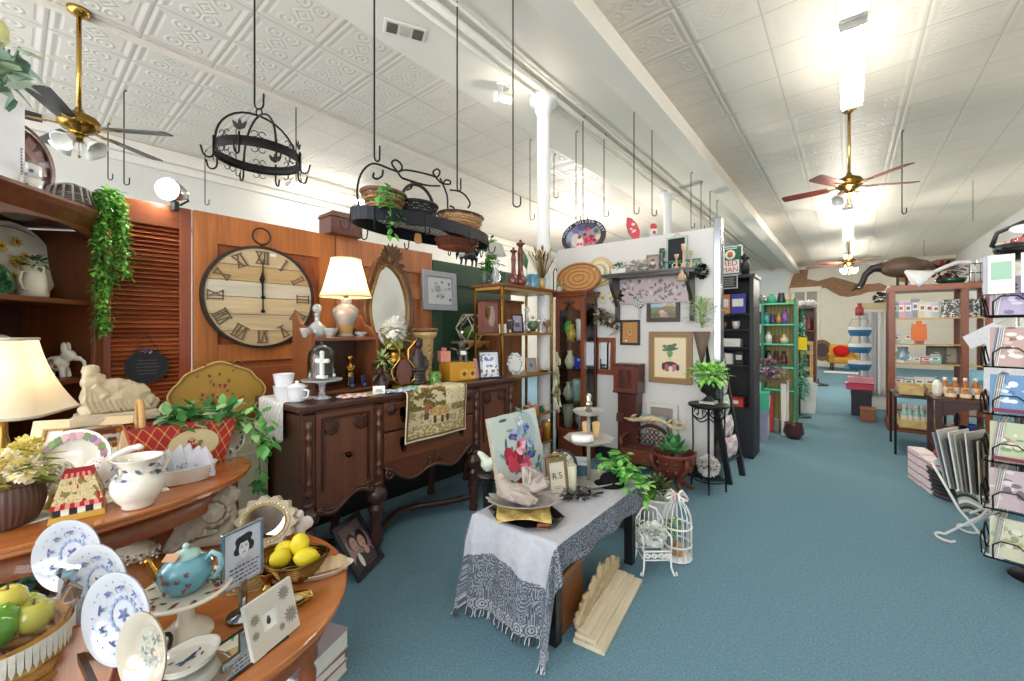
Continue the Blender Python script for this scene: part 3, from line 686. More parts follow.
b.done('stretcher', 'wood_x', t)
def door(cx, w):
    z0, z1 = .5, .955; n = 24
    low = [(-w/2+w*k/n, -.06-.045*sin(2*pi*k/n*1.0+.4)*(1 if k < n*.9 else .6)-.03*sin(pi*k/n)) for k in range(n+1)]
    b = MB(bl, TR(cx,-.285,z0)); b.prism(low+[(w/2,z1-z0),(-w/2,z1-z0)], .03); o = b.done('door', 'worn', t)
    b = MB('34190f', TR(cx,-.304,z0)); iw, ih = w/2-.035, z1-z0-.03
    for a, c in (((-iw,0,.02),(-iw,0,ih)), ((iw,0,.02),(iw,0,ih)), ((-iw,0,ih),(iw,0,ih))): b.bar(a, c, .012, .014)
    b.done('panel_moulding', 'wood_z', o)
    b = MB('4a291a', TR(cx,-.305,z0)); b.tube([(x, 0, z+.012) for x, z in low], .014, 6)
    b.tube([(x, -.004, z+.034) for x, z in low[2:-2]], .007, 5)
    b.tube([V(q) for q in spiral((w/2-.035,-.003,-.03), .005, .032, 0, 500)], .008, 6).tube([V(q) for q in spiral((-w/2+.03,-.003,-.085), .005, .028, 180, -300)], .008, 6)
    b.done('carved_lower_edge', 'wood_x', o)
    for e in (-1, 1):
        b = MB('3a1e13', TR(cx+e*(iw-.05),-.305,z0+ih-.055,0,90)); b.lathe([(.042,0),(.038,.006),(.03,.003),(.018,.007),(.006,.005),(0,.008)], 56, wave=(8,.08))
        b.done('carved_rosette', 'wood_z', o)
    MB('2a1a14').cyl((cx,-.3,z0+.2),(cx,-.325,z0+.2),.008).sph((cx,-.33,z0+.2),.017).done('knob', 'brass', o)
door(-.645, .35); door(.648, .34)
for z0, z1 in ((.775,.955),(.575,.765)):
    b = MB(bl if z0 > .7 else '6a3c25', TR(0,-.288,z0)); b.box((0,0,(z1-z0)/2), (.785,.03,z1-z0)); o = b.done('drawer', 'wood_x', t, bev=.006)
    for x in (-.26, .26):
        b = MB('2a2018', TR(x,-.308,(z0+z1)/2)); b.prism([(-.016,.05),(.016,.05),(.02,.01),(.012,-.02),(0,-.035),(-.012,-.02),(-.02,.01)], .005)
        b.tube([(.014*cos(a),-.012,-.02+.022*sin(a)) for a in (j*pi/6 for j in range(12))], .004, 5, True); b.done('drawer_pull', 'brass', o)
    if z0 > .7:
        for x in (-.34, .34): 
            b = MB('3a1e13', TR(x,-.305,z1-.045,0,90)); b.lathe([(.038,0),(.034,.008),(.02,.005),(.014,.012),(0,.013)], 14, wave=(6,.12)); b.done('carved_rosette', 'wood_z', o)
n = 30; low = [(-.39+.78*k/n, .5-.075*(1-abs(2*k/n-1))**.8-.0+.035*cos(4*pi*k/n)) for k in range(n+1)]
b = MB('5a3120', TR(0,-.285,0)); b.prism(low+[(.39,.58),(-.39,.58)], .03); o = b.done('apron', 'wood_x', t)
b = MB('472618', TR(0,-.304,0)); b.tube([(x,0,z+.012) for x, z in low], .011, 6)
for e in (-1, 1):
    b.tube([(e*x, y, z) for x, y, z in spiral((.35,0,.5), .006, .045, 0, 560, 20)], .009, 6)
    b.tube([(e*x, y, z) for x, y, z in spiral((.06,0,.5), .004, .04, 200, -250, 16)], .007, 6)
    for k in range(4): b.leaf((e*.01,-.004,.47+.02*k), (e*(1-.1*k),0,.3+.3*k), .07, .03, up=(0,-1,0))
b.done('apron_carving', 'wood_x', o)

y0 = at(403,410,X=-2.24).y; y1 = at(464,400,X=-2.24).y; zt = SBZ+.008; hh = .34
def tp(u, v):
    s = v*(hh+.16)-.16; x = -2.56+.3+.012 if False else 0
    yy = y0+(y1-y0)*u+.006*sin(v*5)
    if s < 0: return (-2.238+s, yy, zt)
    return (-2.225+.012*sin(min(s,.03)/.03*pi/2)+.006*sin(u*9+v*3), yy, zt-s)
def tpc(u, v):
    s = v*(hh+.16)-.16
    if u < .05 or u > .95 or s > hh-.022: return 'd8ceb0' if (s > hh-.012 or u < .02 or u > .98) else '6b5438'
    vv = s/hh; h = noise.noise(V((u*7, vv*7, 3.))); h2 = noise.noise(V((u*22, vv*22, 9.)))
    if .30 < vv < .62 and .28 < u < .36: return 'a8664e' if vv < .48 else '5b4a54'
    if (u-.53)**2/.025+(vv-.47)**2/.011 < 1: return 'c2a06a' if h2 > -.1 else 'a98350'
    if .56 < vv < .7 and (abs(u-.45) < .025 or abs(u-.56) < .02 or abs(u-.65) < .025): return '4a3c30'
    if vv < .42 and u < .62: return RND.choice(['75683c','625a34','8a7c4c','5a4f2c']) if h+h2*.5 > -.12 else 'cdbd98'
    if vv < .35: return 'd9cba6' if h2 > -.2 else 'c4b488'
    if vv < .5 and u > .72: return '7f7244' if h2 > -.15 else 'a89865'
    if vv > .72: return RND.choice(['a3905f','8a7a4c','b5a474']) if h2 > -.1 else 'd0c29c'
    return 'c9bb97' if h2+h > -.2 else '9c8c5e'
o = MB().grid(tp, 70, 80, tpc).done('tapestry', 'fabric', solid=.004); tag(o, 'woven tapestry of a horse in woods hanging over the dark sideboard', 'tapestry')

EX0, EX1, EY0, EY1, EZ = -2.84, -2.47, 2.87, 3.72, 1.83
t = T('open_display_shelf', 'tall gilt-framed open display shelf next to the sideboard', 'shelf', ((EX0+EX1)/2, (EY0+EY1)/2, 0), 90)
w, d = EY1-EY0, EX1-EX0
for ex in (-1, 1):
    for ey in (-1, 1):
        b = MB('a8823e'); b.box((ex*(w/2-.012), ey*(d/2-.012), EZ/2), (.024,.024,EZ)); b.done('post', 'brass', t, bev=.003)
ESH = [.24, .55, .97, 1.39]
for z in ESH:
    MB('8a6536').box((0,0,z-.012), (w,d,.024)).done('shelf', 'wood_x', t, bev=.003)
MB('7a4a2a').box((0,0,EZ+.012), (w+.05,d+.05,.024)).box((0,0,EZ-.015), (w,d,.03), c='b08a48').done('top_board', 'wood_x', t, bev=.004)
b = MB('b08a48'); x = -w/2+.012
for k in range(3): b.leaf((x,-d/2-.004,EZ-.03-.05*k), (0,0,-1), .12-.02*k, .05, droop=0, up=(0,-1,0))
b.prism([(x-.03,EZ-.2),(x+.03,EZ-.2),(x+.02,EZ-.26),(x,EZ-.31),(x-.02,EZ-.26)], .01); b.done('gilt_ornament', 'brass', t)

CX0, CX1, CY0, CZT = -2.55, -2.18, 3.9, 1.82
t = T('curio_cabinet', 'narrow mahogany curio cabinet with arched glass door by the partition', 'cabinet', ((CX0+CX1)/2, CY0, 0), 0)
w, d = CX1-CX0, .26; wc = '6b3520'
MB(wc).box((0,d-.01,CZT/2), (w,.02,CZT)).done('back_panel', 'wood_z', t)
for e in (-1, 1):
    b = MB(wc)
    for y in (.012, d-.012): b.box((e*(w/2-.014), y, CZT/2), (.028,.024,CZT-.04))
    for z in (.3, 1.74): b.box((e*(w/2-.014), d/2, z), (.02,d,.06))
    b.done('side_frame', 'wood_z', t); MB().box((e*(w/2-.014), d/2, 1.), (.004,d-.04,1.4)).done('side_glass', 'glass', t)
MB(wc).box((0,d/2,.15), (w,d,.3)).done('base', 'wood_x', t, bev=.004)
b = MB('70381f').box((0,d/2-.015,CZT+.012), (w+.08,d+.06,.03)).box((0,d/2-.01,CZT-.015), (w+.05,d+.04,.03)).box((0,d/2,CZT-.045), (w+.01,d+.01,.04)); b.done('cornice', 'wood_x', t, bev=.006)
n = 20; inn = [(-w/2+.045,.33),(w/2-.045,.33)]+[(w/2-.045-(w-.09)*k/n, 1.60+.1*sin(pi*k/n)+.025*cos(4*pi*k/n)) for k in range(n+1)]
out = [(-w/2+.002,.3),(w/2-.002,.3)]+[(w/2-.002-(w-.004)*k/n, 1.76) for k in range(n+1)]
b = MB('7a4024'); b.ring(out, inn, .022); o = b.done('door', 'wood_z', t); o.location.y = -.008
b = MB(); b.prism(inn, .004); k = b.done('door_glass', 'glass', o)
b = MB('4a2a18', TR(0,-.022,1.725))
for e in (-1,1):
    b.tube([(e*x,y,z) for x,y,z in spiral((.05,0,0), .004,.022,0,400)], .005, 5)
    b.leaf((0,0,-.01),(e,0,.3),.07,.03,up=(0,-1,0))
b.leaf((0,0,-.02),(0,0,1),.06,.03,droop=0,up=(0,-1,0)); b.done('carved_crest', 'wood_x', o)
MB('b8963c').sph((w/2-.022,-.03,.95),.01).done('knob','brass',o)
for z in (.62,.98,1.3): MB().box((0,d/2,z),(w-.06,d-.05,.006)).done('glass_shelf','glass',t)
CUR = t

def oval_table(name, label, c, a, bb, z, col, edge, legs, rz=0):
    t = T(name, label, 'table', (c[0], c[1], 0), rz)
    b = MB(col); prof = [(.0,z-.035),(.97,z-.035),(.985,z-.028),(.975,z-.018),(1.,z-.012),(1.,z-.004),(.992,z),(0,z)]
    vs = []; n = 72
    for r, zz in prof[1:-1]:
        for k in range(n): vs.append((a*r*cos(2*pi*k/n), bb*r*sin(2*pi*k/n), zz))
    m = len(prof)-2
    b.add(vs, [(i*n+k, i*n+(k+1)%n, (i+1)*n+(k+1)%n, (i+1)*n+k) for i in range(m-1) for k in range(n)]+[tuple(range(n-1,-1,-1)), tuple((m-1)*n+k for k in range(n))], False)
    b.done('tabletop', 'polished', t)
    b = MB(edge); b.lathe([(.88,z-.12),(.88,z-.034),(.84,z-.034),(.84,z-.12),(.88,z-.12)], 64, sx=a, sy=bb); b.done('apron', 'wood_x', t)
    for x, y in legs:
        MB(edge, TR(x,y,0)).lathe([(0,0),(.02,0),(.028,.03),(.02,.06),(.03,z*.5),(.02,z*.55),(.035,z*.6),(.03,z-.13),(.03,z-.03),(0,z-.03)], 14).done('leg', 'wood_z', t)
    return t
UC, UA, UB, UZ = (-2.32, .10), .42, .65, .78
oval_table('oval_table', 'higher polished oval wooden table in the left corner', UC, UA, UB, UZ, 'a8622f', '7d421e', [(-.2,.3),(-.2,-.3)]+[(.16,-.45),(-.02,.58)])
LC, LA, LB, LZ_ = (-1.73, .38), .53, .49, .50
oval_table('low_oval_table', 'lower polished oval wooden table crowded with crockery in the foreground', LC, LA, LB, LZ_, 'b06a35', '8a4c22', [(.3,.26),(.3,-.26),(-.25,.22),(-.3,-.26)])
FX0, FX1, FY0, FY1, FZ = -1.48, -1.0, 1.53, 2.42, .47
t = T('low_black_table', 'low black wooden table under the grey shawl', 'table', ((FX0+FX1)/2, (FY0+FY1)/2, 0), 0)
w, d = FX1-FX0, FY1-FY0
MB('18171a').box((0,0,FZ-.015),(w,d,.03)).done('tabletop','wood_y',t,bev=.004)
b = MB('18171a')
for e in (-1,1): b.box((e*(w/2-.03),0,FZ-.08),(.022,d-.08,.1)); b.box((0,e*(d/2-.03),FZ-.08),(w-.08,.022,.1))
b.done('apron','wood_y',t)
for ex in (-1,1):
    for ey in (-1,1): MB('151417').box((ex*(w/2-.03),ey*(d/2-.03),(FZ-.03)/2),(.05,.05,FZ-.03),taper=1.1).done('leg','wood_z',t,bev=.003)
W_, L_, OV, NH = w+.012, d+.012, .13, .44
def shawl(u, v):
    s = -OV+(W_+2*OV)*u; q = -.05+(L_+.05+NH)*v
    zt = FZ+.006; x = FX0-.006; yf = FY0-.006
    ds = s-W_ if s > W_ else s if s < 0 else 0; dt = max(0, q-L_)
    cx_ = min(max(s,0),W_); cy_ = min(q,L_)
    fold = .016*sin(s*23+1.)+.01*sin(s*41)
    if ds == 0 and dt == 0: return (x+s, FY1+.006-q, zt+.0015*sin(s*14+q*9))
    if dt == 0:
        e = abs(ds); g = 1 if ds > 0 else -1
        return (x+cx_+g*(.008+.012*e/.13*(1+sin(q*21))), FY1+.006-q, zt-e)
    e = min(1, dt/.12)
    if ds == 0: return (x+s, yf-.01-e*(.02+fold)-dt*.07, zt-dt*.985)
    g = 1 if ds > 0 else -1; r = sqrt(ds*ds+dt*dt); ph = math.atan2(abs(ds), dt)
    k = .012+r*.16+.012*sin(ph*7)*min(1,r/.1)
    return (x+cx_+g*k*sin(ph*1.0)*1.3, yf-.01-(k+.0)*cos(ph)-e*(.02+fold)*cos(ph)-dt*.03, zt-r*.985)
PC = [(.14*i+.07*(j%2)-.2, .115*j) for i in range(8) for j in range(14)]
def shawlc(u, v):
    s = -OV+(W_+2*OV)*u; q = -.05+(L_+.05+NH)*v; dt = q-L_; fromhem = min(NH-dt, (s+OV), (W_+OV-s)*1.0)
    bd = .26 if NH-dt < .27 else .0
    inb = (NH-dt) < .25+.03*sin(s*9) or (W_+OV-s) < .125 or (s+OV) < .125
    if not inb: return 'b4b4ba'
    hem = NH-dt
    if hem < .055: # row of rosettes
        a = (s % .06)-.03; r = sqrt(a*a+(hem-.03)**2); return 'a8abb0' if int(r*160) % 2 else '565c66'
    best = 9
    for px_, py_ in PC:
        dx = s-px_; dy = (q-py_); dx += .35*dy*dy*8
        e = sqrt((dx*1.7)**2+(dy*.85)**2)
        best = min(best, e)
    n_ = noise.noise(V((s*30, q*30, 0)))
    k = int((best+.006*n_)*210) % 3
    return ('474d57', '6a7079', '92969e')[k] if n_ > -.35 else '5c626b'
o = MB().grid(shawl, 150, 230, shawlc).done('shawl', 'fabric', solid=.002); tag(o, 'grey and white fringed paisley shawl draped over the low black table', 'shawl')
b = MB('5a5f68')
for k in range(70):
    u = k/69; p = V(shawl(u, 1.)); l = min(.05, p.z-.012); b.tube([p, p+V((.004*sin(k*3.1), -.006, -l*.6)), p+V((.006*sin(k*5.), -.012-.004*sin(k*2), -l))], .0028, 4, c=RND.choice(['5a5f68','c9cacd','40444c']))
f = b.done('fringe', 'fabric', o); f['kind'] = 'stuff'
def solid(hexc, base='satin'):
    """one-colour version of a painted material, for fused sculpted meshes"""
    k = base+hexc
    if k not in MATS:
        m = MATS[base].copy(); nt = m.node_tree
        a = [n for n in nt.nodes if n.type == 'ATTRIBUTE'][0]
        c = nt.nodes.new('ShaderNodeRGB'); c.outputs[0].default_value = (*hx(hexc), 1)
        for l in list(a.outputs['Color'].links): nt.links.new(c.outputs[0], l.to_socket)
        MATS[k] = m
    return k
def sculpt(b, name, hexc, base, parent=None, vox=.008, smooth=2, **k):
    o = b.done(name, solid(hexc, base), parent, **k)
    r = o.modifiers.new('fuse', 'REMESH'); r.mode = 'VOXEL'; r.voxel_size = vox; r.use_smooth_shade = True
    if smooth: s = o.modifiers.new('ease', 'SMOOTH'); s.iterations = smooth; s.factor = .5
    return o
def one(o, label, cat, group=None): return tag(o, label, cat, group)
def turn(name, label, cat, loc, prof, col, mat='gloss', n=24, rz=0, group=None, **k):
    o = MB(col).lathe(prof, n, **k).done(name, mat, loc=loc, rz=rz); return tag(o, label, cat, group)
def hollow(prof, t=.004):
    return prof+[(max(r-t, .0), max(z, prof[0][1]+t)) for r, z in prof[::-1]]
def discs(b, items, w, h, y=0., dy=-.0004, n=10):
    for i, it in enumerate(items):
        x, z, rx, rz, c = it[:5]; a = radians(it[5]) if len(it) > 5 else 0
        pts = []
        for k in range(n):
            t = 2*pi*k/n; q = (rx*cos(t)*w, rz*sin(t)*w); pts.append((x*w+q[0]*cos(a)-q[1]*sin(a), y+dy*(i+1), z*h+q[0]*sin(a)+q[1]*cos(a)))
        b.add(pts, [tuple(range(n))], False, c)
def framed(name, label, loc, rz, w, h, fw=.03, fcol='5a3a20', fmat='wood_x', bg='d8d0c0', content=None, lean=0, mat=None, cat='picture', group=None, depth=.022, z0=None, inner=None, legs=False, mirror=False, bev=.004):
    """picture centred on loc unless z0 (then its foot stands at loc)"""
    t = T(name, label, cat, loc, rz, group, rx=-lean)
    cz = h/2 if z0 is not None else 0
    b = MB(fcol); b.ring(rect(w, h, 0, cz), rect(w-2*fw, h-2*fw, 0, cz), depth)
    if inner: b.ring(rect(w-2*fw+.004, h-2*fw+.004, 0, cz), rect(w-2*fw-.014, h-2*fw-.014, 0, cz), depth*.8, c=inner)
    b.done('frame', fmat, t, bev=bev)
    iw, ih = w-2*fw, h-2*fw
    b = MB(bg); b.box((0, depth*.2, cz), (iw, .004, ih))
    if mat:
        b.box((0, depth*.2-.003, cz), (iw*mat[1], .003, ih*mat[1]), c=mat[0])
    y = depth*.2-.0055 if mat else depth*.2-.0025
    if mirror: b.done('mirror_glass', 'mirror', t)
    else:
        if content:
            b.M = TR(0, 0, cz)
            if callable(content): content(b, iw, ih, y)
            else: discs(b, content, iw, ih, y)
        b.done('picture', 'print', t)
    return t
def leafball(b, c, r, n, l, w, cs, up=.3, droop=.3):
    c = V(c); r = r if isinstance(r, tuple) else (r, r, r)
    for k in range(n):
        d = V((RND.gauss(0,1), RND.gauss(0,1), RND.gauss(up,1))).normalized()
        q = c+V((d.x*r[0], d.y*r[1], d.z*r[2]))*RND.uniform(.35,.95); ll = l*RND.uniform(.65,1.2)
        b.leaf(q, d+V((RND.uniform(-.5,.5), RND.uniform(-.5,.5), RND.uniform(-.4,.5))), ll, ll*w, RND.choice(cs), droop=droop)
def petalball(b, c, r, n, s, cs):
    for k in range(n):
        z = 1-2*(k+.5)/n; a = 2.39996*k; q = sqrt(1-z*z); d = V((q*cos(a), q*sin(a), z))
        b.leaf(V(c)+d*r*.7, d+V((RND.uniform(-.6,.6), RND.uniform(-.6,.6), RND.uniform(-.6,.6))), s, s*.9, RND.choice(cs), droop=.1)
def depth_of(p): return p.x*FW[0]+p.y*FW[1]

HN = V((.65, .79)); HT = V((-.773, .635))
def hut(px, py, ly):
    """point behind the hutch front by ly, seen at px,py"""
    q = at(px, py, d=1.); rx, ry = q.x, q.y
    t = (HX[0]*HN.x+HX[1]*HN.y-ly)/(rx*HN.x+ry*HN.y); return V((rx*t, ry*t, H+(HY-py)/F*t))
SH1, SH2, HTOP = 1.579, 1.169, 2.061
def flower(b, c, r, pc, cc, y=-.001, n=7):
    b.add([(c[0]+r*(1 if k % 2 else .55)*cos(pi*k/n), y, c[1]+r*(1 if k % 2 else .55)*sin(pi*k/n)) for k in range(2*n)], [tuple(range(2*n))], False, pc)
    b.add([(c[0]+r*.3*cos(pi*k/4), y-.0006, c[1]+r*.3*sin(pi*k/4)) for k in range(8)], [tuple(range(8))], False, cc)
def plate(name, label, loc, r, rz, lean, col, rim=None, deco=None, cat='plate', group=None, sz=1., mat='gloss', n=40):
    """plate standing on its edge: foot at loc"""
    t = T(name, label, cat, loc, rz, group, rx=-lean); M_ = TR(0, 0, r*sz) @ Matrix.Rotation(pi/2, 4, 'X')
    b = MB(col, M_); pr = [(0,-.012),(.55,-.012),(.62,-.006),(.95,.008),(1.,.01),(1.,.014),(.94,.013),(.6,0),(.52,-.006),(0,-.006)]
    b.lathe([(q*r, z) for q, z in pr[:4]], n, sy=sz, cap=False)
    b.lathe([(q*r, z) for q, z in pr[3:6]], n, sy=sz, c=rim or col, cap=False)
    b.lathe([(q*r, z) for q, z in pr[5:]], n, sy=sz, cap=False)
    o = b.done('dish', mat, t)
    if deco:
        d = MB('44588c', TR(0, .004, r*sz)); deco(d, r); d.done('painted_decoration', 'print', o)
    return t
def deco_daisy(b, r):
    for k in range(2):
        pts = ell(r*(1.18-.06*k), r*(.93-.06*k), 44); pi_ = ell(r*(1.15-.06*k), r*(.90-.06*k), 44)
        b.add([(x,-.016,z) for x, z in pts]+[(x,-.016,z) for x, z in pi_], [(i,(i+1)%44,44+(i+1)%44,44+i) for i in range(44)], False, '4a2c24')
    for x, z, s in ((-.35,.3,.17),(.05,.5,.16),(-.05,-.05,.2),(-.5,-.25,.15),(.2,.15,.14),(-.2,-.45,.16),(.45,-.3,.12)):
        b.add([(x*r+dx*r*.1, -.0125, z*r-r*.1-dx*r*.2) for dx in (-.2,0,.2)]+[(x*r,-.0125,z*r)], [(0,1,2,3)], False, '5d7042')
        flower(b, (x*r, z*r), s*r, 'd9b23c', '8a5a22', -.0135)
p = hut(24, 298, .19); p.z = SH1
plate('serving_platter', 'large oval cream platter with brown bands and yellow daisies in the hutch', p, .19, 143, 9, 'e3ddd0', '5a382c', deco_daisy, 'platter', n=44)
for o in bpy.data.objects:
    if o.name.startswith('serving_platter'): o.scale = (1.14, 1, 1)
p = hut(33, 298, .1); p.z = SH1
t = T('daisy_pitcher', 'small cream pitcher with a yellow daisy holding green leaves in the hutch', 'pitcher', p, 150)
MB('e0d8c4').lathe(hollow([(0,0),(.05,0),(.056,.01),(.052,.06),(.042,.13),(.044,.15)]), 24).done('body', 'gloss', t)
MB('e0d8c4').tube([(-.045,0,.12),(-.075,0,.115),(-.085,0,.08),(-.07,0,.04),(-.05,0,.035)], .007, 6).done('handle', 'gloss', t)
b = MB('c9962e', TR(0,0,0,20)); 
for x, z in ((0,.05),(.018,.065),(-.02,.04)): flower(b, (x, z), .02, 'd0a038', '8a5a22', -.058)
b.done('painted_decoration', 'print', t)
b = MB(); leafball(b, (0,0,.17), (.06,.06,.03), 60, .035, .5, ('4a7a35','3a6a2c','6c9648','587f45')); b.done('foliage', 'leaf', t)
p = hut(-2, 298, .14); p.z = SH1
def deco_green(b, r):
    for k in range(40):
        a = k*2.4; q = r*sqrt(k/40)*.93; b.add([(q*cos(a)+.012*cos(a+u), -.0155, q*sin(a)+.012*sin(a+u)) for u in (0,1.3,2.6,3.9,5.2)], [(0,1,2,3,4)], False, RND.choice(['2f6b3c','1f5230','7ba37a']))
plate('green_plate', 'dark green patterned plate cut by the left picture edge in the hutch', p, .075, 140, 10, '3f7a4c', deco=deco_green)
p = hut(3, 375, .2); p.z = SH2
plate('white_plate', 'white plate standing on the lower hutch shelf behind the lampshade', p, .115, 140, 8, 'e4e2da')
p = hut(57, 377, .12); p.z = SH2
t = T('floral_animal_ornament', 'white china animal ornament with red and purple flowers on the lower hutch shelf', 'ornament', p, 60)
b = MB(); b.blob((0,0,.075),(.05,.035,.042),.1).blob((.045,0,.115),(.032,.027,.032),.1).blob((.08,0,.1),(.02,.015,.014),.1)
for s in (-1,1): b.blob((.035,s*.018,.155),(.014,.01,.035),.1).tube([(.03,s*.02,.05),(.036,s*.022,.0)], .013, 8).tube([(-.03,s*.02,.05),(-.034,s*.022,.0)], .015, 8)
b.tube([(.09,0,.1),(.11,0,.08),(.112,0,.05)], .009, 8)
sculpt(b, 'body', 'e6e2dc', 'gloss', t, .005)
b = MB()
for k in range(22): b.blob((RND.uniform(-.05,.01), RND.choice([-1,1])*RND.uniform(.024,.034), RND.uniform(.04,.1)), .009, .4, c=RND.choice(['a83a4c','7a5a94','c9707c','5c7a4a','8d2f44']), nu=8, nv=6)
b.done('painted_flower', 'gloss', t)
p = hut(20, 200, .2); p.z = HTOP
t = T('slotted_hoop', 'dark brown wooden wheel with slots standing on the hutch top', 'wheel', p, 140)
R1 = .19; b = MB('4a2a1c', TR(-.03,0,R1)); b.ring(ell(R1,R1,40), ell(R1*.86,R1*.86,40), .06); b.done('rim', 'wood_x', t, bev=.004)
b = MB('553022', TR(-.03,0,R1)); b.ring(ell(R1*.6,R1*.6,40), ell(R1*.3,R1*.3,40), .03)
for k in range(12):
    a = 2*pi*k/12; b.M = TR(-.03,0,R1); b.bar((R1*.55*cos(a),0,R1*.55*sin(a)), (R1*.9*cos(a),0,R1*.9*sin(a)), .03, .05)
b.done('spoke', 'wood_x', t); MB('4a2a1c', TR(-.03,0,R1)).cyl((0,-.03,0),(0,.03,0),.06,n=20).done('hub','wood_x',t)
def mug(name, label, loc, rz, r, h, col, spots, cat='cup', group=None, hand='e6e4e0'):
    t = T(name, label, cat, loc, rz, group)
    MB(col).lathe(hollow([(0,0),(r*.9,0),(r,.006),(r,h)]), 24).done('body', 'gloss', t)
    MB(hand).tube([(r*.95,0,h*.8),(r*1.5,0,h*.85),(r*1.65,0,h*.5),(r*1.4,0,h*.2),(r*.95,0,h*.22)], .006, 6).done('handle', 'gloss', t)
    b = MB()
    for k in range(14):
        a = RND.uniform(0,2*pi); z = RND.uniform(.2,.85)*h; q = V((cos(a),sin(a),0)); s = V((-sin(a),cos(a),0))
        b.add([q*(r+.0015)+s*.009*cos(u)+V((0,0,z+.009*sin(u))) for u in (0,1.05,2.1,3.14,4.2,5.2)], [(0,1,2,3,4,5)], False, RND.choice(spots))
    b.done('painted_decoration', 'print', t); return t
p = hut(26, 187, .03); p.z = HTOP
a_ = mug('floral_mug', 'blue-flowered white mug on the hutch cornice, lower of two stacked', p, -10, .052, .06, 'e4e0d8', ('5a5a94','7a7ab0','a8a0c0'))
p2 = p.copy(); p2.z += .061; mug('floral_mug', 'blue-flowered white mug on the hutch cornice, upper of two stacked', p2, 0, .05, .062, 'e4e0d8', ('5a5a94','7a7ab0','a8a0c0'))
p = hut(69, 200, .06); p.z = HTOP
t = T('wire_basket', 'grey twig basket lying beside the mugs on the hutch top', 'basket', p, 20)
b = MB('6e645e')
for k in range(8): b.tube([(.13*cos(a)*(1-.06*k), .09*sin(a)*(1-.06*k), .012+.013*k) for a in (j*pi/10 for j in range(20))], .006, 5, True, c=RND.choice(['6e645e','8f857d','57504c']))
for k in range(16):
    a = k*pi/8; b.tube([(.13*cos(a), .09*sin(a), .01), (.1*cos(a), .07*sin(a), .1), (.03*cos(a), .02*sin(a), .125)], .005, 5, c='a39a92')
b.done('bowl', 'wicker', t)
p = hut(-4, 180, .05); p.z = HTOP
t = T('leafy_arrangement', 'pale green leafy magnolia arrangement in a tall white box on the hutch', 'plant', p, 140, s=1.18)
MB('e8e6e8').box((0,0,.16), (.11,.09,.32)).done('box', 'satin', t, bev=.003)
b = MB('6a6a8a')
for k in range(9): b.box((.04, -.0458, .05+.012*k), (.006,.001,.008))
b.done('printed_text', 'print', t)
b = MB('7a8a6a')
for a, bb, l in ((20,70,.26),(100,60,.24),(180,65,.25),(250,60,.22),(310,68,.2),(60,85,.3)):
    e = V((cos(radians(a))*cos(radians(bb)), sin(radians(a))*cos(radians(bb)), sin(radians(bb))))*l; b.tube([(0,0,.3), e*.6+V((0,0,.3)), e+V((0,0,.3))], .004, 5)
    for k in range(9):
        q = e*RND.uniform(.25,1.)+V((0,0,.3)); b.leaf(q, (RND.uniform(-1,1),RND.uniform(-1,1),RND.uniform(-.5,.6)), RND.uniform(.1,.15), .055, RND.choice(['9fb4a4','7f9c8c','c0ccb4','5f7f6c','b4c49c']), droop=.2)
b.done('foliage', 'leaf', t)
MB('d8d49a').blob((-.03,-.03,.54),(.03,.03,.05),.2).done('bud', 'leaf', t)
p = hut(104, 198, .1); p.z = HTOP
t = T('trailing_plant', 'bright green trailing plant hanging down the end of the hutch', 'plant', p, 140.6)
MB('3c332c').lathe([(0,0),(.04,0),(.055,.06),(.05,.06),(0,.05)], 16).done('pot', 'satin', t)
b = MB()
def loc_(q): 
    d = q-p; r = Matrix.Rotation(radians(-140.6), 4, 'Z') @ d; return r
for pts, n in (([(100,196),(98,205),(97,230),(97,262),(99,290),(101,318),(103,332)], 260), ([(105,194),(106,205),(105,235),(106,270),(104,300),(105,325)], 260), ([(110,196),(114,204),(115,235),(113,262),(111,285)], 230), ([(114,196),(120,206),(124,230),(124,255),(126,276)], 200), ([(104,192),(112,190),(118,200),(122,225),(120,245)], 200), ([(98,192),(95,200),(96,222),(98,250)], 140)):
    q = [loc_(at(a, c, d=2.22 if a < 108 else 2.3)) for a, c in pts]
    vine(b, q, n*2, .034, .55, ('8cc850','6db440','a6da66','57963c','4a8a3e'), .028, '5a8a3a', .002)
b.done('foliage', 'leaf', t)

c = at(147, 367, X=WX+.04)
t = T('slate_plaque', 'round black plaque hanging by a cord on the louvred shutter', 'plaque', (WX+.035, c.y, c.z), 90)
b = MB('2c2b30').prism(ell(.1,.1,36), .016); o = b.done('disc', 'rough', t, bev=.003)
b = MB('4a4a50')
for k in range(5): b.box((0,-.009,.04-.02*k), (.11-.012*abs(k-2),.001,.006))
b.done('lettering', 'matte', o)
MB('3a3634').tube([(-.06,0,.08),(0,.01,.21),(.06,0,.08)], .003, 5).done('cord', 'matte', t)
b = MB('8a6a8a')
for k in range(9): b.leaf((-.02+.005*k,-.01,.1), (sin(k*2.),-.4,cos(k*2.)*.7+.3), .03, .02, RND.choice(['8a6a8a','a88aa0','5a5a62']))
b.done('bow', 'fabric', t)

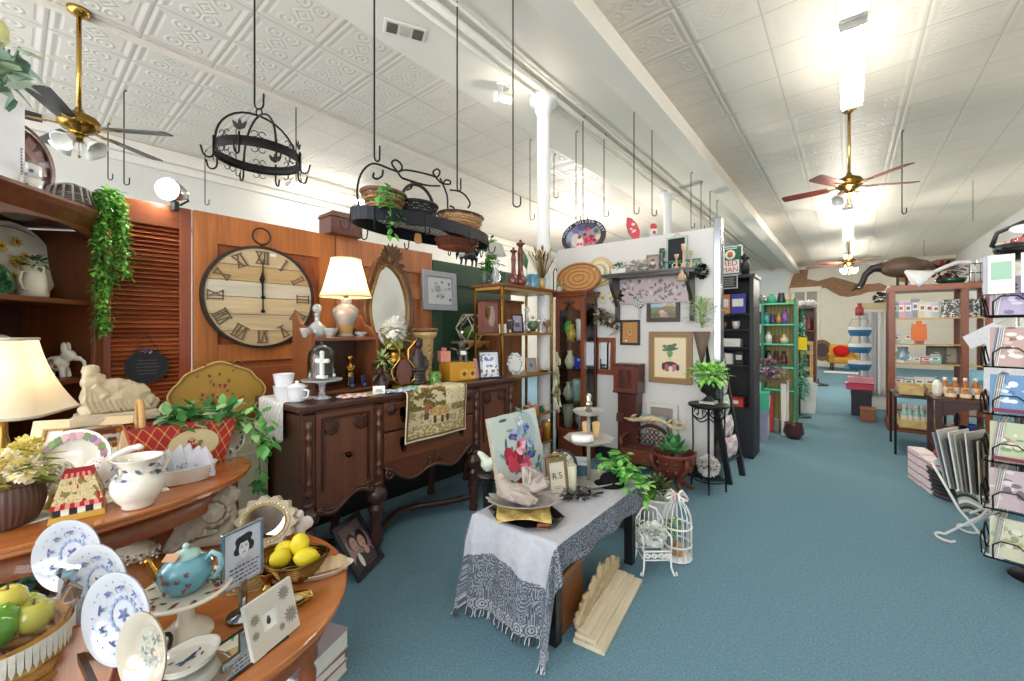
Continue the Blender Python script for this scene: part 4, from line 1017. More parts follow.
UT = UZ+.001
p = at(3, 470, d=1.47); p.z = UT
t = T('table_lamp', 'cream bell-shaped lampshade of the lit lamp at the left edge', 'lamp', p, 62)
MB('8a6a34').lathe([(0,0),(.07,0),(.07,.015),(.03,.03),(.02,.06),(.045,.12),(.05,.16),(.02,.22),(.012,.26),(.012,.42),(0,.42)], 20).done('base', 'brass', t)
m, nt, bs = nodes('lampshade'); tcx = N(nt, 'ShaderNodeAttribute', attribute_name='Col'); L(nt, tcx.outputs[0], bs.inputs['Base Color']); bs.inputs['Roughness'].default_value = .9
tr = N(nt, 'ShaderNodeBsdfTranslucent'); L(nt, tcx.outputs[0], tr.inputs[0]); mx = N(nt, 'ShaderNodeMixShader', i_0=.55); L(nt, bs.outputs[0], mx.inputs[1]); L(nt, tr.outputs[0], mx.inputs[2]); L(nt, mx.outputs[0], nt.nodes['Material Output'].inputs[0]); MATS['lampshade'] = m
zb, zt = at(70,412,d=1.5).z-UT, at(30,339,d=1.5).z-UT
def sq(k, r):  # rounded square outline
    a = 2*pi*k/48; c, s = cos(a), sin(a); e = 1/max(abs(c), abs(s)); e = min(e, 1.26); return r*e*c, r*e*s
b = MB('ece0c8'); vs = []; P_ = 10
for j in range(P_+1):
    v = j/P_; r = .068+(.155-.068)*(.45*v+.55*v**2.2)
    for k in range(48): x, y = sq(k, r); vs.append((x, y, zt+(zb-zt)*v))
b.add(vs, [(j*48+k, j*48+(k+1)%48, (j+1)*48+(k+1)%48, (j+1)*48+k) for j in range(P_) for k in range(48)]); sh = b.done('lamp_shade', 'lampshade', t)
for r, z in ((.069,zt),(.156,zb)): MB('b8ac98').tube([(*sq(k, r), z) for k in range(48)], .005, 5, True).done('shade_trim', 'fabric', sh)
bulb('lamp_bulb', (p.x, p.y, UT+(zb+zt)/2), .5, .04, (1., .78, .5))
p = at(4, 534, Z=UT); p = V((p.x, p.y, UT)) + V((-.04, .03, 0))
t = T('flower_pot', 'ribbed dark brown pot of yellow and cream silk hydrangeas', 'plant', p+V((-.05,-.03,0)), 0, s=.78)
b = MB('5a4038'); pr = [(0,0),(.07,0)]
for k in range(14): z = .012*k; r = .078+.04*sin(pi*min(1,(k+2)/13*.62)); pr += [(r,z+.004)]
pr += [(.11,.17),(.1,.172),(.09,.15),(0,.15)]; b.lathe(pr, 144, wave=(36,.022)); b.done('pot', 'satin', t)
b = MB()
for x, y, z, r, cs in ((.0,-.05,.25,.06,('e6d67a','d8c45a','f0e6a8')), (.07,.0,.27,.055,('f2ead0','ece0b8','e8d890')), (-.06,.04,.27,.06,('e0cc62','efe2a0','d4bc50')), (.05,.07,.23,.055,('f4eedc','e8dcb8','f0e6b4')), (.07,-.04,.19,.05,('e4d480','f0e8c0','d4c060')), (.0,.06,.31,.05,('d8cc70','e8dc90','c4bc5a')), (.12,.05,.25,.045,('f2ecd8','eadfb4','e0cf86'))):
    petalball(b, (x,y,z), r, 90, .03, cs)
b.done('flower', 'leaf', t)
b = MB()
for k in range(26):
    a = RND.uniform(0,6.28); b.leaf((.07*cos(a), .07*sin(a), RND.uniform(.17,.27)), (cos(a),sin(a),RND.uniform(-.2,.7)), RND.uniform(.09,.14), .06, RND.choice(['8a9a3a','a4ac4a','75862f','b4b85c']))
b.done('foliage', 'leaf', t)
p = at(76, 462, d=1.75); p.z = UT
framed('picture_frame', 'cream and gold picture frame leaning behind the patchwork lampshade', p, 62, .34, .26, .04, 'd8c49c', 'gloss', 'e8e2d4', [(-.1,0,.2,.12,'b0a898'),(.1,.1,.1,.14,'8a8478'),(.2,-.1,.12,.1,'9a9488')], 18, z0=0, inner='a8843c')
p = at(70, 500, d=1.62); p.z = UT
def deco_flor(b, r):
    for k in range(26):
        a = k*.24; b.add([(r*.8*cos(a)+.014*cos(u), -.016, r*.8*sin(a)+.02*sin(u)) for u in (0,1.2,2.4,3.6,4.8)], [(0,1,2,3,4)], False, RND.choice(['8a6a8a','7d9a5c','b48aa0','5f7f4a','c8a0a8']))
plate('floral_plate', 'white plate with a flowered rim standing behind the patchwork lampshade', p, .12, 62, 14, 'e8e6de', 'c8c4b4', deco_flor)
p = at(46, 512, Z=UT); p.z = UT
t = T('lattice_ball', 'white lattice ball ornament beside the ribbed brown flower pot', 'ornament', p+V((-.05,.02,0)), 0)
b = MB('e8e2d0')
for k in range(10):
    for g in (1,-1): b.tube([(.055*sin(pi*j/10)*cos(k*.628+g*j*.25), .055*sin(pi*j/10)*sin(k*.628+g*j*.25), .105-.055*cos(pi*j/10)) for j in range(11)], .005, 5)
b.done('lattice', 'satin', t); MB('caa15a').lathe([(0,0),(.04,0),(.02,.03),(.015,.055),(0,.055)], 14).done('foot', 'gloss', t)
p = at(79, 513, Z=UT); p.z = UT
t = T('patchwork_shade', 'patchwork lampshade ornament with red gingham bands and checked base', 'ornament', p, 82); t.scale = (.68, .68, .92)
def four(b, w0, w1, z0, z1, cf, nu=12, nv=6, bulge=0):
    for k in range(4):
        b.M = Matrix.Rotation(pi/2*k, 4, 'Z')
        b.grid(lambda u, v: ((u-.5)*(w0+(w1-w0)*v), -(w0+(w1-w0)*v)/2, z0+(z1-z0)*v), nu, nv, cf)
    b.M = Matrix()
gc = lambda u, v: RND.choice(['c9b080','d4c096','bfa268']) if int(u*12)+int(v*6) else 'b89a60'
b = MB(); four(b, .19,.105,.045,.165, lambda u, v: ('a83030' if int(u*11) % 2 == 0 else 'd98a80') if v < .14 or v > .86 else ('9a3a34' if noise.noise(V((u*7,v*5,2)))>.4 else '7f7a4c' if noise.noise(V((u*6,v*6,7)))>.33 else 'a89468' if abs(noise.noise(V((u*9,v*9,4)))) < .05 else RND.choice(['d0bc90','cbb688','d6c49a'])), 44, 36)
b.add([(-.0525,-.0525,.165),(.0525,-.0525,.165),(.0525,.0525,.165),(-.0525,.0525,.165)], [(0,1,2,3)], False, 'a8302f'); b.done('shade', 'fabric', t)
b = MB(); four(b, .17,.17,.018,.045, lambda u, v: 'ece6d4' if int(u*6) % 2 else '26242c', 6, 2); b.done('checked_band', 'satin', t)
b = MB(); four(b, .2,.19,0,.02, lambda u, v: 'c49a3c', 8, 1); b.add([(-.095,-.095,.02),(.095,-.095,.02),(.095,.095,.02),(-.095,.095,.02)], [(0,1,2,3)], False, 'c9a040'); b.done('foot', 'satin', t)
p = at(110, 494, Z=UT)+V((-.06,.0,0)); p.z = UT
t = T('spotted_hen', 'white speckled ceramic hen with raised neck between lampshade and pitcher', 'ornament', p, 40)
b = MB().blob((0,0,.07),(.06,.05,.07),.08).tube([(.02,0,.1),(.05,0,.14),(.09,0,.165),(.115,0,.17)], [.035,.022,.015,.012], 10).blob((.12,0,.172),(.022,.014,.014),.1).blob((-.05,0,.09),(.03,.03,.04),.1)
sculpt(b, 'body', 'e8e2e0', 'gloss', t, .005)
b = MB()
for k in range(70):
    d = V((RND.gauss(0,1), RND.gauss(0,1), RND.gauss(0,1))).normalized(); b.sph((d.x*.06, d.y*.05, .07+d.z*.07), .003, 6, 4, RND.choice(['8a3a44','54445c','a05060']))
b.done('speckle', 'gloss', t)
p = at(138, 506, Z=UT); p.z = UT
t = T('ceramic_pitcher', 'round white ceramic pitcher with grey-blue leaf pattern and flared mouth', 'pitcher', p, 120, s=.92)
MB('ece5d6').lathe(hollow([(0,0),(.045,0),(.05,.006),(.048,.014),(.07,.04),(.083,.075),(.082,.105),(.066,.135),(.055,.15),(.056,.165),(.075,.19),(.08,.195)], .005), 36).done('body', 'gloss', t)
MB('ece5d6').tube([(.075,0,.185),(.105,0,.18),(.115,0,.15),(.1,0,.115),(.078,0,.1)], .009, 8).done('handle', 'gloss', t)
b = MB()
for k in range(34):
    a = RND.uniform(0,6.28); z = RND.uniform(.125,.17); r = .0605+.018*abs(z-.152)/.02; q = V((cos(a),sin(a),0))
    b.leaf(q*(r+.004)+V((0,0,z)), (-sin(a),cos(a),RND.uniform(-1.2,.6)), .026, .014, RND.choice(['5a6478','8a94a4','3f4858','a8aeb8']), droop=0, up=q)
b.done('painted_decoration', 'print', t)
p = at(187, 484, Z=UT)+V((-.06,.0,0)); p.z = UT
t = T('fluted_dish', 'oval white fluted dish on the higher table end', 'dish', p, 75)
MB('ece8de').lathe(hollow([(0,0),(.075,0),(.08,.004),(.095,.06),(.1,.066)], .005), 56, sx=1.2, sy=.8, wave=(28,.025)).done('body', 'gloss', t)
for k in range(6):
    b = MB('d4d4de'); x = -.08+.032*k; q = V((p.x, p.y, UT))
    b.M = TR(0,0,0); a = RND.uniform(-25,25)
    b.add([(-.035,-.012,0),(.035,-.012,0),(.03,.012,0),(-.03,.012,0),(-.028,-.004,.1),(.012,-.002,.14),(.03,.002,.09),(-.01,.01,.11)], [(0,1,5,4),(1,2,6,5),(2,3,7,6),(3,0,4,7),(4,5,6,7)], False)
    for j in range(8): b.box((RND.uniform(-.025,.02), -.011, RND.uniform(.01,.06)), (.008,.003,.004), c='7d84a8')
    w_ = Matrix.Rotation(radians(75),4,'Z') @ V((x, RND.uniform(-.025,.025), 0))
    o = b.done('paper_sachet', 'print', loc=(p.x+w_.x, p.y+w_.y, UT+.012), rz=75+a); o.rotation_euler.x = radians(RND.uniform(-18,18))
    tag(o, 'white and blue folded paper sachet, '+('first','second','third','fourth','fifth','sixth')[k]+' from the left in the fluted white dish', 'sachet', 'sachets in the fluted dish')
p = at(214, 461, Z=UT)+V((-.02,0,0)); p.z = UT
b = MB('dcd8d2')
for k in range(6): b.tube([(.014*cos(a)+.032*(k-2.5)*.9, .0, .022+.02*sin(a)) for a in (j*pi/6 for j in range(12))], .008, 6, True)
b.box((0,0,.004),(.19,.045,.008))
o = b.done('napkin_rings', 'gloss', loc=p, rz=90); tag(o, 'row of white napkin rings on the higher table end beside the red planter', 'napkin rings')
p = at(190, 460, Z=UT)+V((-.07,.0,0)); p.z = UT; p.x = -2.42; p.y = .51
t = T('red_planter', 'red tin planter with gold lattice and cream flower medallion', 'planter', p, 88)
Lb, Lt, Wb, Wt, Hh = .3, .4, .11, .16, .215
vs = [(s*l/2, g*w_/2, z) for z, l, w_ in ((0,Lb,Wb),(Hh,Lt,Wt)) for s, g in ((-1,-1),(1,-1),(1,1),(-1,1))]
b = MB('a82a2e'); 
def side(b, a, c, d, e, nu=84, nv=30):
    a, c, d, e = map(V, (a, c, d, e))
    def col(u, v):
        x, z = u*nu, v*nv
        return 'd4a050' if (int(x+z*1.) % 10 == 0 or int(x-z*1.+80) % 10 == 0) else 'b02c30'
    b.grid(lambda u, v: (a.lerp(c, u)).lerp(d.lerp(e, u), v), nu, nv, col)
for i in range(4): j = (i+1) % 4; side(b, vs[i], vs[j], vs[4+i], vs[4+j])
b.add(vs[:4], [(3,2,1,0)], False); b.done('trough', 'satin', t, solid=.004)
b = MB('7a1c22'); b.tube([vs[4],vs[5],vs[6],vs[7]], .004, 5, True); b.done('rim', 'satin', t)
sl = (Wt-Wb)/2/Hh; b = MB('e0cfa0')
k = 30; b.add([(.03+.095*cos(2*pi*i/k), -(Wb/2+sl*(.11+.07*sin(2*pi*i/k)))-.004, .11+.07*sin(2*pi*i/k)) for i in range(k)], [tuple(range(k))], False)
for i in range(12):
    a = RND.uniform(0,6.3); q = RND.uniform(0,.7); x, z = .03+.08*q*cos(a), .11+.055*q*sin(a); b.add([(x+.011*cos(u), -(Wb/2+sl*z)-.005-.0003*i, z+.011*sin(u)) for u in (0,1.2,2.5,3.7,5)], [(0,1,2,3,4)], False, RND.choice(['b04a3c','7a8a4a','c8784a','8f3a34','d0a070']))
b.done('medallion', 'print', t)
b = MB('c79a58')
b.tube([(-.15,0,.0+Hh*.5)]+[(-.15-.03*0, .07*cos(a), Hh+.0+.11*sin(a)) for a in (radians(j) for j in range(0,181,15))]+[(-.15,0,Hh*.5)], .012, 8, flat=1.); b.done('handle', 'wood_x', t)
MB('2a241e').box((0,0,.18), (.36,.12,.02)).done('soil', 'rough', t)
b = MB()
for k in range(95):
    q = V((RND.uniform(-.1,.2), RND.uniform(-.07,.07), RND.uniform(.19,.26))); b.leaf(q, (RND.uniform(-.6,1), RND.uniform(-1,.6), RND.uniform(-.1,.9)), RND.uniform(.06,.1), RND.uniform(.035,.055), RND.choice(['4f8f4a','7ab86a','3c7a3c','a4cc8c','b8d8b0','5f9f58']), droop=.3)
b.done('foliage', 'leaf', t)
b = MB()
Ri = Matrix.Rotation(radians(-88), 4, 'Z')
for pts, n in (([(228,420),(244,412),(254,425),(258,448),(260,470),(258,495)], 34), ([(232,418),(252,402),(262,415),(268,438),(262,455)], 26), ([(240,420),(258,430),(270,440)], 14)):
    q = [Ri @ (at(a, c, d=depth_of(p)+.12)-p) for a, c in pts]; vine(b, q, n, .065, .7, ('4c9440','74b85c','3a7c38','97cc7c'), .03, '5a8a4a', .003)
b.done('trailing_stem', 'leaf', t)
base = V((-2.63, .31, 0))
zz = UT
for i, (w_, d_, h_, c, rz, lab) in enumerate(((.36,.2,.08,'8a5a30',84,'brown wooden box at the bottom of the stack under the marble figure'), (.34,.19,.065,'c8a878',80,'tan wooden box in the middle of the stack under the marble figure'), (.33,.19,.06,'7a4a28',88,'dark brown wooden box with gilt edge just under the marble figure'))):
    t = T('old_box', lab, 'box', (base.x, base.y, zz), rz)
    MB(c).box((0,0,h_*.36), (w_,d_,h_*.72)).done('body', 'wood_x', t, bev=.003); MB(c).box((0,0,h_*.86), (w_+.008,d_+.008,h_*.26)).done('lid', 'wood_x', t, bev=.003)
    MB('c9a24a').box((0,-d_/2-.003,h_*.7), (.02,.006,.02)).done('clasp', 'brass', t); zz += h_+.002
o = MB().grid(lambda u, v: (-.1+.2*u, -.085-.03*max(0,v-.4)-.0*u, .004-(.0 if v < .4 else (v-.4)*.1)+.004*sin(u*9)), 14, 8, lambda u, v: '5a5a62' if noise.noise(V((u*20,v*14,1))) > .22 else 'dcd8d0').done('printed_cloth', 'fabric', loc=(base.x+.0, base.y-.02, zz-.001), rz=86)
tag(o, 'white printed cloth under the reclining marble figure', 'cloth')
zz += .006
t = T('marble_figure', 'cream marble figure of a draped reclining woman on a plinth', 'sculpture', (base.x, base.y, zz), 84)
MB('cfc3aa').box((0,0,.014), (.3,.12,.028)).box((0,0,.036), (.28,.11,.018)).done('plinth', 'satin', t, bev=.004)
b = MB()
b.blob((-.065,.0,.12),(.055,.045,.085),.2).blob((-.075,-.005,.19),(.045,.036,.04),.2).blob((-.01,.0,.15),(.06,.045,.05),.25).blob((.06,0,.11),(.06,.05,.06),.25).blob((-.085,-.008,.225),(.028,.028,.032),.1).blob((-.085,.005,.24),(.032,.03,.026),.2)
b.tube([(-.07,-.03,.17),(-.03,-.045,.13),(-.075,-.045,.09)], [.018,.016,.012], 8).tube([(-.05,0,.1),(.02,-.02,.11),(.08,-.02,.095)], [.05,.045,.03], 10).tube([(-.03,.0,.16),(.03,.0,.15),(.08,.0,.12),(.12,.0,.06)], [.035,.042,.038,.025], 10)
b.blob((.02,0,.09),(.1,.05,.06),.35,5.).blob((.08,0,.075),(.07,.048,.05),.35,5.).blob((.03,-.02,.13),(.05,.03,.03),.3,4.).blob((-.06,.0,.06),(.07,.05,.04),.3,4.)
for k in range(12): b.tube([(-.1+.012*k,-.03,.17-.006*k),(-.1+.018*k,-.056,.11-.002*k),(-.08+.018*k,-.052,.05)], .006, 6)
sculpt(b, 'figure', 'c4b496', 'satin', t, .0045, 0)
t = T('cream_cabinet', 'low cream painted cabinet between the tables and the door panels', 'cabinet', (-2.9, .79, 0), 90)
MB('cfc2a0').box((0,0,.43), (.34,.5,.8)).done('body', 'satin', t, bev=.004); MB('d8ccac').box((0,0,.845), (.36,.52,.03)).done('top', 'satin', t, bev=.004)
o = MB('d8ccac').box((0,-.256,.45), (.28,.014,.66)).box((0,-.264,.45), (.2,.008,.54)).done('door', 'satin', t, bev=.004); MB('8a7a50').sph((.11,-.275,.5), .012).done('knob', 'brass', o)
CBZ = .861
cc = at(222, 386, X=-2.82); w_ = .52/2
t = T('tole_tray', 'mustard yellow painted tray with scalloped edge and flower sprays', 'tray', (-2.84, cc.y, CBZ), 90, rx=-6, s=.78)
def trayo(s, n=60): return [(s*.285*(1+.05*cos(6*a))*cos(a)*(1 if abs(cos(a)) < .93 else 1.04), .24+s*.225*(1+.06*cos(6*a+pi))*sin(a)) for a in (2*pi*k/n for k in range(n))]
MB('a5802f').prism(trayo(.93), .008).done('tray_floor', 'satin', t)
b = MB('8a6a2a').ring(trayo(1.), trayo(.92), .02); b.tube([(x,-.01,z) for x, z in trayo(1.)], .006, 5, True, c='c9a860'); b.done('rim', 'satin', t)
for s in (-1,1): MB('a88442').tube([(s*.12+.035*cos(a),-.012,.45+.03*sin(a)) for a in (j*pi/8 for j in range(9))], .006, 6).done('handle', 'brass', t)
b = MB()
discs(b, [(RND.gauss(0,.17), .24+RND.gauss(0,.08), RND.uniform(.015,.035), RND.uniform(.012,.025), RND.choice(['8a3a2a','6a5a20','a0522a','5a4a1c','c87a4a','7a2f28']), RND.uniform(0,90)) for k in range(46)], .5, 1, -.006, -.0001); b.done('painted_flowers', 'print', t)
p = at(238, 452, X=-2.72); 
def deco_rim(b, r):
    for k in range(16):
        a = 2*pi*k/16; b.add([(r*.86*cos(a)+.009*cos(u), -.0165, r*.86*sin(a)+.014*sin(u)) for u in (0,1.2,2.4,3.6,4.8)], [(0,1,2,3,4)], False, '4a4a44')
plate('pierced_plate', 'cream plate with a pierced rim standing on the cream cabinet beside the planter', (-2.44, .685, UT), .085, 70, 14, 'e2dccb', None, deco_rim)
o = MB().grid(lambda u, v: (UC[0]+.12+.22*(v-.5)+.02*sin(u*6), UC[1]-.42+.72*u, UT+.0004), 20, 6, lambda u, v: RND.choice(['e4dece','dcd4c0','ece8dc']) if .1 < v < .9 else 'f0ede4').done('table_runner', 'fabric', solid=.002); tag(o, 'cream lace runner along the front of the higher oval table', 'runner')
LT = LZ_+.001
def deco_blue(b, r):
    d = (.004+.0165)*-1
    def spray(x, z, s):
        for u in range(5):
            a = u*1.2566; b.leaf((x, -.0005, z), (cos(a), 0, sin(a)), s, s*.5, RND.choice(['4f5a84','656f98','454f78']), droop=0, up=(0,-1,0))
    b2 = b.M
    for rr, w in ((.36,.02),(.965,.018)):
        pts = ell(r*rr, r*rr, 48); q = ell(r*(rr-w), r*(rr-w), 48); y = -.0005 if rr < .5 else -.0165
        b.add([(x,y,z) for x, z in pts]+[(x,y,z) for x, z in q], [(i,(i+1)%48,48+(i+1)%48,48+i) for i in range(48)], False, '7a88ac')
    for k in range(16):
        a = 2*pi*k/16; b.add([(r*.37*cos(a)+.006*cos(u), -.0004, r*.37*sin(a)+.006*sin(u)) for u in (0,1.2,2.4,3.6,4.8)], [(0,1,2,3,4)], False, '8a98b8')
    spray(0, 0, .018)
    for k in range(9):
        a = 2*pi*k/9+.3; b.M = b2 @ TR(0,-.0062,0); spray(r*.66*cos(a), r*.66*sin(a), .014)
        for u in (-.22,.22): b.M = b2 @ TR(0,-.0108,0); spray(r*.83*cos(a+u), r*.83*sin(a+u), .009)
        b.M = b2
    b.M = b2 @ TR(0,-.006,0)
    for k in range(6):
        a = 2*pi*k/6+.82; b.tube([(r*(.5+.08*j)*cos(a+.12*sin(j*1.3)), 0, r*(.5+.08*j)*sin(a+.12*sin(j*1.3))) for j in range(5)], .0008, 4, c='6a7aa4')
    b.M = b2
for (px, py, d, rz, lab) in ((67,556,1.24,40,'blue and white plate at the back of the row of three'), (93,586,1.1,33,'blue and white plate in the middle of the row of three'), (116,614,.97,27,'blue and white plate at the front of the row of three')):
    c = at(px, py, d=d); r = .104
    plate('blue_plate', lab, (c.x, c.y, LT+.132), r, rz, 6, 'b9bbc0', 'a9abb4', deco_blue, group='blue and white plates')
t = T('plate_rack', 'dark wooden plate rack holding the three blue and white plates', 'rack', (-1.55,.14,LT), 4)
for s in (-1,1): MB('3a2418').box((0,s*.04,.12),(.62,.012,.02)).box((-.3,s*.04,.055),(.014,.012,.11)).box((.3,s*.04,.055),(.014,.012,.11)).done('rail','wood_x',t)
def deco_cream(b, r):
    for k in range(7):
        a = k*.9; q = r*.3*(k>0); x, z = q*cos(a), q*sin(a)*1.2
        for u in range(6): b.leaf((x,.0012,z),(cos(u*1.05),0,sin(u*1.05)), .014,.008,RND.choice(['8a8a84','a4a49c','6f7068','9aa090']),droop=0,up=(0,-1,0))
c = at(143, 650, d=.89)
plate('cream_plate', 'small cream plate with a faded flower spray in front of the blue plates', (c.x, c.y, LT+.132), .076, 22, 6, 'b9ad9a', 'a89b88', deco_cream, sz=1.12, n=8 if False else 40)
p = at(186, 636, Z=LT); p.z = LT
t = T('cake_stand', 'cream pedestal cake stand with ribbed foot under the blue teapot', 'cake stand', p, 0)
pr = [(0,0),(.066,0),(.07,.006)]
for k in range(5): r = .066-.01*k; pr += [(r,.01+.009*k),(r-.002,.017+.009*k)]
pr += [(.022,.062),(.018,.1),(.022,.12),(.035,.13),(.105,.134),(.118,.138),(.12,.144),(.112,.148),(.105,.143),(0,.142)]
MB('e8dfca').lathe(pr, 40).done('stand', 'gloss', t)
b = MB()
for k in range(26):
    a = RND.uniform(0,6.28); r = RND.uniform(.07,.1); b.leaf((r*cos(a), r*sin(a), .1445), (cos(a*3),sin(a*3),0), .024, .012, RND.choice(['2c2a2c','3f3c38','a0303a','54504a']), droop=0)
b.done('painted_decoration', 'print', t)
tp_ = V((p.x, p.y, LT+.143))
t = T('teapot', 'pale blue teapot with gold spout and flower spots on the cake stand', 'teapot', tp_, TD+4, s=.84)
MB('6ea8b8').lathe(hollow([(0,0),(.05,0),(.055,.006),(.074,.03),(.082,.055),(.078,.082),(.06,.105),(.042,.115),(.044,.122)], .004), 36).done('body', 'gloss', t)
MB('9fc0b8').lathe([(.046,.118),(.04,.13),(.022,.138),(.008,.142),(.012,.152),(.006,.162),(0,.163)], 24, cap=False).done('lid', 'gloss', t)
MB('b98f3a').tube([(-.068,0,.035),(-.095,0,.045),(-.112,0,.075),(-.125,0,.1),(-.135,0,.104)], [.022,.018,.012,.01,.011], 10).done('spout', 'brass', t)
MB('84b4bc').tube([(.07,0,.035),(.1,0,.04),(.122,0,.075),(.115,0,.115),(.09,0,.128),(.07,0,.105)], .009, 8).done('handle', 'gloss', t)
b = MB()
for k in range(26):
    a = RND.uniform(0,6.28); z = RND.choice([.03,.05,.07,.085]); r = .074+.012*sin(pi*(z-.01)/.1); q = V((cos(a),sin(a),0)); s = V((-sin(a),cos(a),0))
    for u in range(5): b.leaf(q*(r+.0015)+V((0,0,z)), s*cos(u*1.26)+V((0,0,sin(u*1.26))), .011, .008, RND.choice(['8a5a50','4a5a54','b07a6a','6a4a5a']), droop=0, up=q)
b.done('painted_flower', 'print', t)
MB('c89a78').box((-.015,-.05,.137),(.045,.03,.002),rx=30).done('price_card','matte',t)
p = at(137, 562, Z=LT); p.z = LT
t = T('beaded_pincushion', 'cream beaded pincushion with lace trim behind the blue plates', 'pincushion', p, 40)
b = MB().blob((0,0,.045),(.075,.05,.04),.12); sculpt(b, 'cushion', 'd6cdb8', 'fabric', t, .006)
b = MB('efe8d8')
for j in range(3):
    for k in range(22): a = 2*pi*k/22; b.sph((.078*cos(a), .053*sin(a), .02+.014*j), .005, 6, 5, RND.choice(['efe8d8','f6f2e8','5a544a']))
b.done('bead_trim', 'gloss', t)
p = at(205, 531, d=1.72); p.z = LT
t = T('carved_sconce', 'whitewashed carved scroll bracket with a round rosette', 'carving', p, 66, rx=-12)
b = MB().blob((.03,0,.14),(.07,.03,.07),.2).blob((.05,0,.22),(.045,.03,.035),.35,5).tube([(.0,0,.16),(-.06,0,.1),(-.11,0,.04),(-.14,0,.02)], [.045,.04,.028,.012], 10).tube([(.08,0,.16),(.1,0,.09),(.06,0,.04)], [.025,.022,.03], 8).tube([(-.1,0,.02),(-.02,0,.03),(.08,0,.03)], [.016,.02,.03], 8).blob((.09,-.01,.2),(.03,.025,.035),.4,5)
for k in range(12): a = 2*pi*k/12; b.blob((.03+.052*cos(a),-.026,.145+.052*sin(a)),(.014,.014,.014),.1,nu=8,nv=6)
for k in range(5): b.tube([(-.01-.025*k,-.02,.17-.028*k),(-.0-.022*k,-.035,.12-.024*k),(-.015-.024*k,-.03,.06-.01*k)], .009, 6)
sculpt(b, 'scroll', '9c9284', 'plaster', t, .005, 0)
b = MB('a89e90', TR(.03,-.04,.145) @ Matrix.Rotation(pi/2,4,'X')); b.lathe([(.042,0),(.036,.012),(.026,.004),(.02,.014),(.01,.01),(0,.018)], 20, wave=(10,.06)); b.done('rosette', 'plaster', t)
p = at(263, 558, Z=LT); p.z = LT
t = T('oval_mirror', 'small oval mirror in a cream scalloped frame behind the lemon bowl', 'mirror', p+V((-.09,.03,0)), 40, rx=-18)
b = MB('b8ab92')
sc = lambda a, k: (1+.07*cos(14*a))*k
b.ring([(sc(a,1)*.125*cos(a), .1+sc(a,1)*.1*sin(a)) for a in (2*pi*k/84 for k in range(84))], [(.085*cos(a), .1+.066*sin(a)) for a in (2*pi*k/84 for k in range(84))], .03)
for k in range(40): a = 2*pi*k/40; b.sph((.1*cos(a),-.016,.1+.079*sin(a)), .007, 6, 5, RND.choice(['e4dac6','cdbfa2']))
b.tube([(.088*cos(a),-.016,.1+.069*sin(a)) for a in (2*pi*k/40 for k in range(40))], .005, 5, True, c='b09660'); b.done('frame', 'plaster', t)
MB().prism(ell(.086,.067,40,0,.1), .006).done('mirror_glass', 'mirror', t)
p = at(288, 528, d=1.9); p.z = LT
t = T('cherub_figurine', 'tiny white cherub figurine behind the oval cream mirror', 'figurine', V((-1.86,.80,LT)), 60)
b = MB().blob((0,0,.05),(.025,.02,.05),.1).blob((0,0,.11),(.018,.018,.02),.05).blob((.03,0,.07),(.025,.008,.03),.3).blob((-.03,0,.07),(.025,.008,.03),.3); sculpt(b, 'figure', 'd8cfc8', 'satin', t, .004)
p = at(295, 577, Z=LT); p.z = LT
t = T('brass_bowl', 'boat-shaped brass wicker bowl full of lemons', 'bowl', p, 30)
b = MB('7a5c2e')
for j in range(9):
    v = j/8; r = .055+.055*v**.7; b.tube([(r*1.12*cos(a), r*.82*sin(a), .008+.068*v+.018*v*abs(cos(a))**3) for a in (2*pi*k/36 for k in range(36))], .0055, 5, True, c=RND.choice(['7a5c2e','8f6e3a','6a4e26']))
b.lathe([(0,.003),(.055,.003),(.06,.012),(0,.012)], 24, sx=1.12, sy=.82)
b.done('bowl', 'brass', t)
for i, (x, y, z, a, lab) in enumerate(((-.035,-.03,.085,20,'lemon at the front of the brass bowl, nearest the tiny mirror'), (.012,.01,.118,70,'topmost lemon standing upright in the brass bowl'), (.055,-.012,.085,-20,'lemon at the right end of the brass bowl'), (-.06,.025,.082,110,'lemon half hidden at the back of the brass bowl'))):
    w_ = Matrix.Rotation(radians(30),4,'Z') @ V((x,y,z)); b = MB('e8d22a')
    b.lathe([(0,-.048),(.006,-.046),(.012,-.04),(.026,-.026),(.033,-.006),(.033,.008),(.025,.027),(.012,.039),(.005,.043),(0,.044)], 20)
    o = b.done('lemon', 'satin', loc=p+w_, rz=a); o.rotation_euler.x = radians(12 if i == 1 else 78); tag(o, lab, 'lemon', 'lemons in the brass bowl')
p = at(324, 578, Z=LT); p.z = LT
t = T('bread_dish', 'white oblong dish holding a tan plaited loaf ornament', 'dish', p+V((-.03,.01,0)), 68)
MB('eae4d8').lathe(hollow([(0,0),(.06,0),(.075,.02),(.082,.024)], .004), 32, sx=1.35, sy=.62).done('dish', 'gloss', t)
b = MB()
for k in range(5): b.tube([(-.07+.03*k,-.028,.018),(-.062+.03*k,0,.046),(-.05+.03*k,.028,.02)], .017, 8)
b.tube([(-.085,0,.02),(.085,0,.02)], .026, 10); sculpt(b, 'loaf', 'c2a47c', 'satin', t, .005)
p = at(268, 588, Z=LT); p.z = LT
t = T('brass_candle_cup', 'little brass candle cup behind the engraved white frame', 'candle holder', p, 0)
MB('b08a4a').lathe(hollow([(0,0),(.02,0),(.022,.004),(.012,.012),(.012,.028),(.02,.036),(.024,.055),(.029,.06)], .003), 20).done('cup', 'brass', t)
p = at(297, 603, Z=LT); p.z = LT
t = T('gold_leaf_dish', 'small gilded leaf-shaped dish between the brass bowl and white frame', 'dish', p, 60)
